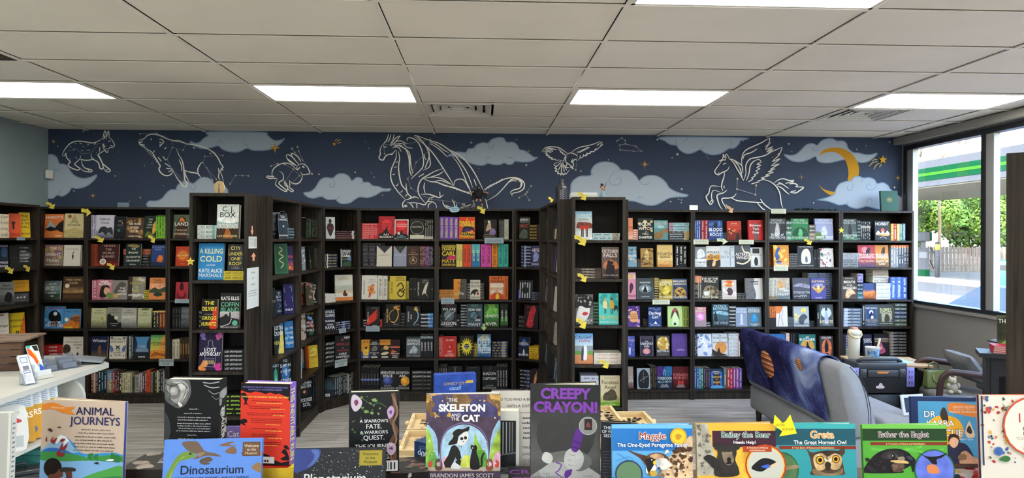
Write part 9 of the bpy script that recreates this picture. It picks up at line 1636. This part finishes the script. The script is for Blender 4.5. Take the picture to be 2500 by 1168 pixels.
# right hand row
FG(1467, 1540, 1033, 1.97, DT, 'dark back cover with a woman in orange behind the blue falcon book', '17181e', 't .93 .03 c8ccd8 THE WORLD;t .89 .03 c8ccd8 OF WITCH AND;t .85 .03 c8ccd8 SEDUCTION;n .4;P 7a5034 0 0 8 30 16 45 26 40 32 20 30 0;d .06 .34 .7 10 445 .03;n 0', t=.02, yaw=-10, lean=2)
FR = 'children’s animal books in the front row'
HID = 'e .72 .18 .2'
FG(1494, 1690, 1041, 1.78, DT2, 'bright blue book with a falcon and a gold seal, first of the front animal row', '3a86c8',
   'w .4 1;r 0 .93 1 1 6aaee0;r 0 .5 1 .93 1f6cb4;r 0 .0 1 .5 5a9cd0;n .2;l 4a8ac4 2 6 45 20 30 10 20;l 4a8ac4 2 4 30 22 38 30 20;n 0;'
   'n .5;P 4a3020 18 52 30 46 44 40 54 38 50 30 40 28 34 36 26 44;P c8a884 66 24 74 44 84 56 100 78 100 0 62 0;b 3 24 4a3020 .03 .76 .10 .99 .62;b 6 20 5a3c28 .022 .66 .02 .9 .36;b 8 14 e0ccb0 .022 .66 .04 .98 .5;P 5a3c28 38 30 42 40 50 46 60 46 68 40 70 30 64 22 46 20;P b89070 46 40 52 45 60 44 64 38 56 34;P e4dcd0 58 36 66 36 70 28 68 18 62 14 58 22;P e8dccb 42 20 46 28 52 26 54 16 50 8 42 8;b 5 16 7a5a3c .02 .42 .0 .64 .14;n 0;P 1c1612 40 34 44 36 50 34 52 28 48 16 44 10 42 20;e .475 .325 .034 14100e;e .485 .335 .009 d8d8d0;P a8b0bc 53 33 58 34 60 28 58 20 55 16 54 24;P 3a3e48 55 18 58 20 57 14;P d8b83a 50 30 54 32 54 26 51 25;P b8983a 46 12 54 12 54 4 48 2;'
   'e .20 .06 .17 1c2c4a;e .20 .06 .155 5a7a5a;e .82 .785 .105 c89a1c;e .82 .785 .085 e0b830;P b8881a 80 72 84 74 86 80 82 84 78 80;'
   'O .5 .735 .135 a0442c f0e8e4 Maggie;O .5 .588 .075 f4f4f4 18366a The One-Eyed Peregrine Falcon', t=.010, yaw=-2, lean=5, open_deg=5, group=FR, spine='5aa4dc', backc='6ab0e0', paper='e4e0d4')
FG(1700, 1893, 1038, 1.78, DT2, 'yellow and plum book with a black bear cub, second of the front animal row', 'd8a83a',
   'w .4 1;r .2 .55 1 .86 3a1c2c;n .4;p a8a294 0 0 0 100 14 100 18 70 22 40 24 0;b 4 30 6a645a .02 .01 .02 .2 .98;P d8a83a 40 0 46 50 100 45 100 0;n 0;'
   'n .4;P 2c2825 22 0 24 28 26 44 24 54 30 60 40 60 48 56 50 44 48 30 52 14 50 0;e .255 .56 .045 2a2624;e .5 .56 .045 2a2624;P 7a6a5a 32 42 38 46 44 42 46 28 40 20 34 26;n 0;e .325 .44 .014 c8a87a;e .43 .44 .014 c8a87a;e .325 .44 .009 111;e .43 .44 .009 111;e .40 .31 .028 14110f;P 14110f 36 24 40 28 44 25 40 22;n .3;P 24211f 8 34 14 40 22 36 30 24 30 10 22 12 14 24;n 0;'
   'e .86 .2 .26 a83a1c;e .86 .2 .24 e0b04a;e .86 .2 .225 b8b8ac;P 16151a 68 14 74 26 84 34 96 30 100 22 90 16 80 8;P 3a5ac0 80 18 90 22 88 14;P d8b090 90 18 100 26 100 20;'
   'O .62 .735 .11 1c4a44 e4f0ec Bailey the Bear;T .60 .615 .06 f4f4f4 Needs Help!;r .58 .46 .94 .57 a03c1c;T .76 .525 .03 f0dcc0 A True Story of Rescue;T .76 .475 .03 f0dcc0 and Rehabilitation', t=.010, yaw=-2, lean=5, open_deg=6, group=FR, spine='c8a86a', backc='c8a050', paper='e4e0d4')
FG(1893, 2088, 1038, 1.78, DT2, 'teal book with a horned owl and arrow note, third of the front animal row', '2f8c94',
   'w .4 1;r 0 .9 1 1 3a9ca0;r 0 .58 1 .9 1c4e5c;r .04 .50 1 .565 7a2c1c;n .3;e .06 .1 .22 2a5a34;e .06 .1 .2 4a6a44;P 8a7a5a 0 12 10 16 24 20 28 14 14 10 0 6;n 0;'
   'n .5;P 4a3828 38 52 44 44 54 46 64 46 76 46 84 54 86 44 82 34 84 10 82 0 44 0 44 12 42 34;P b8986a 46 30 50 40 62 42 62 30 60 12 50 10;P b8986a 66 42 78 40 82 30 78 12 68 12 64 30;P 7a6448 46 12 60 4 72 4 82 14 78 0 48 0;P 3a2a20 48 44 58 42 64 36 72 42 80 46 64 48;P d8ccb8 50 40 58 36 64 28 62 26 56 34;P d8ccb8 76 42 70 36 65 28 67 26 72 34;n 0;e .545 .29 .055 1a140f;e .545 .29 .045 d8a02a;e .545 .29 .026 111;e .74 .31 .05 1a140f;e .74 .31 .042 c8922a;e .74 .31 .024 111;P 2a2420 60 20 64 26 68 20 64 8;'
   'O .58 .72 .14 d8883a f0e0c8 Greta;T .55 .60 .075 f0f0ec The Great Horned Owl;T .46 .515 .034 f0c88a A True Story of Rescue and Rehabilitation', t=.010, yaw=-2, lean=5, open_deg=5, group=FR, spine='3a9490', backc='4aa8a4', paper='e4e0d4')
FG(2105, 2311, 1041, 1.80, DT2, 'green book with a dark eaglet, last of the front animal row', '4f9a34',
   'w .4 1;r 0 .92 1 1 6ab04a;r 0 .67 1 .92 1e3a1c;r .09 .575 1 .64 7a2c1c;n .2;l 5fae44 3 10 50 40 45 70 55;l 5fae44 3 50 50 80 40 95 50;n 0;'
   'n .5;P 1a1618 0 0 2 14 8 28 14 38 22 46 32 50 42 50 50 46 56 38 58 28 54 14 46 6 44 0;b 4 14 2c2628 .03 .02 .02 .3 .3;P 2a2426 20 34 28 44 40 46 48 40 44 32 30 28;P 5a4438 34 18 44 22 48 14 44 2 34 4;b 7 10 6a5444 .018 .34 .02 .46 .18;n 0;P 4a4440 28 36 33 40 39 38 41 33 36 30 30 31;e .35 .345 .026 14110f;e .343 .355 .007 c8c8c0;P 15151c 48 38 54 38 60 30 62 18 60 6 57 2 56 12 52 20 47 24;P 3a3c48 50 35 55 34 58 28 54 28;P c8a868 31 25 40 27 50 25 53 20 47 20 38 21;P 8a7a6a 40 32 47 34 48 27 42 26;n .3;'
   'e .83 .06 .24 2a5a3a;e .83 .06 .225 5a6ac0;n 0;P 15120f 62 46 72 36 80 34 90 36 99 42 92 32 86 28 86 18 80 20 76 28;P c87a4a 76 0 74 14 80 18 86 14 88 0;'
   'O .48 .75 .11 3a1c24 f0e4e4 Esther the Eaglet;T .5 .592 .034 f0c88a A True Story of Rescue and Rehabilitation', t=.010, yaw=-2, lean=5, open_deg=5, group=FR, spine='3a7a2c', backc='7aba5a', paper='e4e0d4')
FG(2224, 2391, 972, 2.12, DT+.0985, 'navy and sky blue book about a wildlife vet with white block title', '22345e',
   'r .1 .12 .98 .94 4a94c0;n .1;P e0a82a 16 50 26 66 44 74 66 70 76 54 70 40 50 30 28 34;n 0;P d8803a 54 82 58 92 96 88 98 72 60 78;T .77 .85 .026 f0d8b8 HEALING INJURED;T .77 .815 .026 f0d8b8 ANIMALS WITH A;T .77 .78 .026 f0d8b8 WILDLIFE VETERINARIAN;P 3a3228 42 74 45 84 50 84 54 70 52 64 46 66;P d8c0a0 78 52 84 66 88 58 92 46 86 42 80 44;P 3a2c24 80 52 84 60 88 52 86 48;'
   'O .28 .715 .085 f4f4f0 1c3a60 DR.;O .42 .585 .085 f4f4f0 1c3a60 KARRA;O .5 .445 .095 f4f4f0 1c3a60 RESCUE;T .78 .39 .022 dde4ec CHRISTY BOVE;n .2;P 2a2c44 46 22 54 34 66 36 80 32 90 14 90 6 46 6;P d8a888 54 34 56 42 62 44 67 40 66 32 60 28;P 3a241c 53 36 54 46 62 48 68 44 70 34 67 40 62 43 57 42;P c89878 70 20 78 24 88 16 96 12 96 4 70 4;P 8a6a48 66 16 72 20 78 18 78 12 68 11;r .5 .0 .98 .06 4a342a', t=.012, yaw=-4, lean=3, open_deg=5, spine='1c2c54', backc='3a5a90', paper='e4e0d4')
for i in range(2):
    P = atY(2330, 1160, 2.08); flatbook(P.x, 2.16, DT+i*.0485, .22, .20, .048, R(3-4*i), 'c8c0b8', ('lower', 'upper')[i]+' paint splashed red and white book lying flat under the wildlife vet book', 'n .2;b 5 14 b83a2c .1;b 6 8 d8b04a .06;n 0', 'flat books under the wildlife vet book', 'n .2;b 5 12 b8342c .08;b 3 6 3a3a44 .05', 'd8d0c4')
FG(2391, 2590, 968, 1.86, DT2, 'white book scattered with tiny toys around a red ringed title at the right edge', 'd4ccc0',
   'w .3 1;b 3 26 a83a34 .022;b 4 22 3a5a8a .022;b 5 18 c89a4a .022;b 6 16 3a4a34 .018;b 7 14 2a2428 .014;b 8 12 b87a4a .018;n .3;e .2 .2 .055 4a6aa8;e .2 .2 .04 3a5a98;n 0;P 3a6a3a 20 8 28 14 34 10 30 5;P 6a6a58 26 90 30 84 36 86 32 82 34 76 30 81 26 78 28 83;P b83a34 6 82 9 84 12 78 9 74;e .62 .56 .36 c04a30;e .62 .56 .34 d8d0c4;T .62 .62 .13 a8342c I SPY;T .62 .565 .024 8a4a3a A BOOK OF;T .62 .50 .05 2a2428 PICTURE;T .62 .435 .05 2a2428 RIDDLES;d .4 .84 .40 2 776 .025;P b83a30 50 24 56 30 60 24 56 18;r .0 0 .02 1 2a3050', t=.012, yaw=-3, lean=3, open_deg=4, spine='2a3a5a', backc='d8744a')
# local author arrow stuck to the owl book
t0 = atY(1888, 1013, 1.765); t1 = atY(1945, 1068, 1.765); mb = MB(); w, h = t1.x-t0.x, t0.z-t1.z
mb.prism([(p[0]*w, (p[1]-1)*h) for p in [(.05, 1), (.40, .62), (.52, .70), (.72, 1), (1, .16), (.25, .04), (.38, .26), (0, .55)]], (0, 0, 0), (1, 0, 0), (0, 0, 1), (0, -1, 0), .0008, C('e0cc2a')); a = Art(mb, (0, -.0008, -h), (w, 0, 0), (0, 0, h), (0, -1, 0)); a.text(.30, .50, .10, '2a2a1c', 'LOCAL', .4, .0); a.text(.62, .30, .10, '2a2a1c', 'AUTHOR!', .5, .0)
o = mb.build('paper_arrow', M_MATTE); o.location = t0; tag(o, 'large yellow paper arrow with handwriting stuck to the owl book', 'note')
# ================================================================ outside the windows
GZ = -.35
M_CONC = mat('light_concrete', '6c6860', .9, noise=.08, nscale=.8); M_ASPH = mat('asphalt', '26272b', .95, noise=.08, nscale=2); M_GRAV = mat('pale_lot', '68645c', .95, noise=.1, nscale=1)
def flat(name, pts, z, m):
    mb = MB(); mb.prism(pts, (0, 0, z-.05), (1, 0, 0), (0, 1, 0), (0, 0, 1), .05); o = mb.build(name, m, None, 'structure'); return o
flat('ground', [(-30, -40), (90, -40), (90, 110), (XR+.16, 110), (XR+.16, YF-.15), (-30, YF-.15)], GZ-.01, M_GRAV)
flat('pavement', [(XR+.3, -10), (17.55, -10), (17.55, 60), (XR+.3, 60)], GZ+.005, M_CONC)
flat('road', [(17.6, -10), (21.6, -10), (21.6, 60), (17.6, 60)], GZ+.004, M_ASPH)
# petrol station canopy
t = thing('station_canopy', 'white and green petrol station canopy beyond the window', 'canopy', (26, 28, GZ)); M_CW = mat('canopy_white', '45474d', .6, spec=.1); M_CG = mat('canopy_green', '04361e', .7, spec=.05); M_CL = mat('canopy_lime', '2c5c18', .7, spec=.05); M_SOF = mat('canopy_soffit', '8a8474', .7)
X0, X1, Ya, Yb, Zb, Zt = 21.9, 30.0, 13.0, 43.0, 4.35, 5.62
def cp(name, m, *bx):
    o = part(name, m, t, *bx); o.location = (-26, -28, -GZ); return o
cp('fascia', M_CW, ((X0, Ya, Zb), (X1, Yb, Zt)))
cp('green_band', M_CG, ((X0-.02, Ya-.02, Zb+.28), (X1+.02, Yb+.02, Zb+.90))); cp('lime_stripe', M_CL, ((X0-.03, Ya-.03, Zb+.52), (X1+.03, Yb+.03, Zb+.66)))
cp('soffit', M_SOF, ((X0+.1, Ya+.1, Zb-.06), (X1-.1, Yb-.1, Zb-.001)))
for y in (18, 41): cp('column', M_CW, ((25.8, y, GZ), (26.2, y+.4, Zb-.061)))
# pump
P = atZ(2254, 674, GZ); t = thing('fuel_pump', 'white and green fuel pump under the station canopy', 'fuel pump', (P.x, P.y, GZ+.02), R(-35))
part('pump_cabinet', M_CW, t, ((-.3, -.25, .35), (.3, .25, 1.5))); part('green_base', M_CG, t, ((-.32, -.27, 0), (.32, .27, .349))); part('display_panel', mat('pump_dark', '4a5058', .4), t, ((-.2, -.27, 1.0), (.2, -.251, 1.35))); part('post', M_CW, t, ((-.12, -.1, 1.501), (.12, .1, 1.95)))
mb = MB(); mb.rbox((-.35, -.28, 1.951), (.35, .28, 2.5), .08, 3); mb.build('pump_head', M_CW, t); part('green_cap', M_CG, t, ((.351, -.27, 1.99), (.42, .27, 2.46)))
mb = MB(); mb.tube(smooth([(.31, 0), (.55, 0), (.6, 0)], 1) and [(.31, -.1, 1.6), (.55, -.1, 1.3), (.62, -.1, .7), (.5, -.1, .4), (.33, -.1, .9)], .03, 6); mb.build('hose', M_PIPE, t)
P = atZ(2288, 678, GZ); t = thing('safety_bollard', 'white and yellow post beside the fuel pump', 'post', (P.x, P.y, GZ+.02)); mb = MB(); mb.lathe([(.11, 0), (.11, 1.9), (.02, 1.95)], seg=12); mb.build('post_body', M_CW, t); mb = MB(); mb.lathe([(.113, 1.5), (.113, 1.8)], seg=12); mb.build('yellow_band', mat('post_yellow', 'd8b83a', .5), t)
# fence
A = atZ(2225, 668, GZ); fy = 42.0; A = Vector((22.0, fy, GZ)); t = thing('wooden_fence', 'weathered grey board fence behind the petrol station', 'fence', (28.5, fy, GZ)); M_FEN = wood_mat('weathered_fence', '544c44', '70685e', (12, 12, 1.2), .85); mb = MB(); rnd = random.Random(2)
for i in range(100):
    x = -5.5+i*.125; hh = 1.55+rnd.uniform(-.05, .05)+(0.05 if i % 9 else .08); mb.box((x, -.02+.012*(i % 2), .03), (x+.105, .012*(i % 2), hh))
mb.build('fence_boards', M_FEN, t)
part('fence_rail', M_FEN, t, ((-5.5, .013, .4), (6.9, .06, .5)), ((-5.5, .013, 1.2), (6.9, .06, 1.3)))
# litter bin, car
P = atZ(2450, 700, GZ); t = thing('litter_bin', 'teal green litter bin on the forecourt', 'bin', (P.x, P.y, GZ+.013), R(-30)); M_TEAL = mat('bin_teal', '1f8a7c', .5)
mb = MB(); mb.rbox((-.45, -.4, 0), (.45, .4, 1.15), .1, 3); mb.build('bin_body', M_TEAL, t); part('bin_opening', M_PIPE, t, ((-.28, -.42, .72), (.28, -.399, .95)))
P = atZ(2445, 735, .75); t = thing('blue_car', 'blue car parked close to the shop window', 'car', (8.55, 9.6, GZ+.006), R(0)); M_CAR = mat('car_blue', '1c4aa8', .2, spec=.6); M_CGL = mat('car_glass', '1a2430', .1)
def carbody():
    mb = MB(); mb.smooth = True
    secs = [(-2.1, .35, .62, .75), (-2.0, .28, .78, .82), (-1.2, .26, .90, .86), (-.9, .26, .92, .86), (1.2, .26, .95, .86), (1.9, .28, .92, .84), (2.1, .38, .78, .76)]; vs = []
    for y, z0, z1, hw in secs: vs += [(-hw, y, z0), (-hw*1.0, y, (z0+z1)/2), (-hw*.92, y, z1), (hw*.92, y, z1), (hw, y, (z0+z1)/2), (hw, y, z0)]
    n = 6; fs = [(j*n+i, j*n+(i+1) % n, (j+1)*n+(i+1) % n, (j+1)*n+i) for j in range(len(secs)-1) for i in range(n)]+[tuple(range(n))[::-1], tuple((len(secs)-1)*n+i for i in range(n))]
    mb.add(vs, fs); return mb
o = carbody().build('car_body', M_CAR, t)
mb = MB(); mb.add([(-.76, -1.0, .90), (.76, -1.0, .90), (.78, 1.5, .93), (-.78, 1.5, .93), (-.6, -.35, 1.30), (.6, -.35, 1.30), (.62, .85, 1.32), (-.62, .85, 1.32)], [(4, 5, 6, 7), (0, 1, 5, 4), (1, 2, 6, 5), (2, 3, 7, 6), (3, 0, 4, 7)]); mb.build('cabin_glass', M_CGL, t)
mb = MB(); mb.rbox((-.61, -.37, 1.295), (.61, .87, 1.335), .015, 2); mb.build('car_roof', M_CAR, t)
for sx in (-1, 1):
    for y in (-1.3, 1.35): mb = MB(); mb.tube([(sx*.80-.1, y, .31), (sx*.80+.1, y, .31)], .31, 18); mb.build('wheel', M_PIPE, t)
# trees
M_LEAF = [mat('leaf_'+n, c, .7, spec=.2, noise=.3, nscale=1.5) for n, c in (('light', '46601e'), ('mid', '38541e'), ('dark', '2a441c'))]; M_BARK = mat('bark', '8a7458', .9, noise=.2, nscale=6)
def tree(name, label, x, y, h, r, seed, n, trunk=True, m=0, k=1):
    rnd = random.Random(seed); t = thing(name, label, 'tree', (x, y, GZ), 0, 'trees behind the fence'); mb = MB(); lobes = [(rnd.uniform(-.6, .6)*r, rnd.uniform(-.5, .5)*r, h*rnd.uniform(.35, .85), r*rnd.uniform(.35, .6)) for _ in range(9)]
    for i in range(n*2):
        lx, ly, lz, lr = lobes[rnd.randrange(9)]; d = Vector((rnd.gauss(0, 1), rnd.gauss(0, 1), rnd.gauss(0, 1))).normalized(); p = Vector((lx, ly, lz))+d*lr*rnd.uniform(.7, 1.05); s = rnd.uniform(.06, .14)*k
        a = Vector((rnd.gauss(0, 1), rnd.gauss(0, 1), rnd.gauss(0, 1))).normalized(); b_ = d.cross(a).normalized(); c_ = (d+a*.5).cross(b_).normalized()
        mb.add([p-b_*s, p-c_*s*.7, p+b_*s, p+c_*s*.7], [(0, 1, 2, 3)])
    mb.build('foliage', M_LEAF[m], t)
    if trunk:
        tb = MB(); tb.tube([(0, 0, 0), (.05, 0, h*.4), (0, .1, h*.75)], [.22, .16, .05], 8)
        for lx, ly, lz, lr in lobes[:6]: tb.tube([(0, 0, h*.35), (lx*.5, ly*.5, lz*.85), (lx, ly, lz)], [.10, .06, .02], 6)
        tb.build('trunk', M_BARK, t)
    return t
tree('leafy_tree', 'bright green tree behind the fence, nearest the dark window post', 31.2, 47.0, 6.4, 2.3, 1, 5200, m=0)
tree('leafy_tree', 'green tree behind the left end of the fence by the pump', 25.6, 46.5, 6.6, 2.2, 2, 5200, m=1)
tree('leafy_tree', 'tall darker tree rising behind the canopy soffit', 29.0, 54.0, 6.8, 2.7, 3, 5200, m=2)
tree('leafy_tree', 'dense light green tree seen in the second window', 36.5, 46.5, 7.0, 2.6, 4, 5200, m=0)
tree('leafy_tree', 'green bushy tree at the far edge of the second window', 42.5, 47.0, 7.4, 2.8, 5, 5200, m=1)
tree('leafy_tree', 'dark tree in the gap between the fence and the left window jamb', 22.0, 56.0, 6.8, 2.6, 6, 4200, m=2)
tree('leafy_shrub', 'low bright shrub mass at the foot of the second window trees', 38.0, 40.5, 3.4, 2.2, 7, 4200, trunk=False, m=0)
for i, (x, y, h, r) in enumerate(((26, 66, 6.4, 4.6), (37.5, 70, 6.6, 4.8), (48, 65, 6.6, 4.6), (59, 60, 6.4, 4.6))):
    tree('leafy_tree', ('hazy tall tree far behind the fence at the left of the window', 'hazy tall tree far behind the middle of the fence', 'hazy tall tree far behind the second window', 'hazy tall tree furthest away beyond the second window')[i], x, y, h, r, 20+i, 6000, m=i % 2+1, k=2.2)
P = hit(2293, 600, (0, 43.5, 0), Vector((0, 1, 0))); t = thing('bare_pole_tree', 'slim pale trunk standing upright behind the fence', 'tree', (P.x, 43.5, GZ)); mb = MB(); mb.tube([(0, 0, 0), (.03, 0, 3), (-.05, 0, 6.2)], [.10, .09, .07], 8); mb.build('trunk', M_BARK, t)
t = thing('bare_tree', 'leafless tree top showing above the petrol station canopy', 'tree', (37.0, 56, GZ)); rnd = random.Random(8); mb = MB()
def branch(p, d, l, r, k):
    q = p+d*l; mb.tube([p, (p+q)/2+Vector((rnd.uniform(-.1, .1)*l, 0, 0)), q], [r, r*.85, r*.6], 5)
    if k:
        for _ in range(3): branch(q, (d+Vector((rnd.uniform(-.7, .7), rnd.uniform(-.5, .5), rnd.uniform(-.1, .4)))).normalized(), l*rnd.uniform(.55, .75), r*.55, k-1)
branch(Vector((0, 0, 0)), Vector((0, 0, 1)), 5.8, .17, 5); mb.build('branches', M_BARK, t)
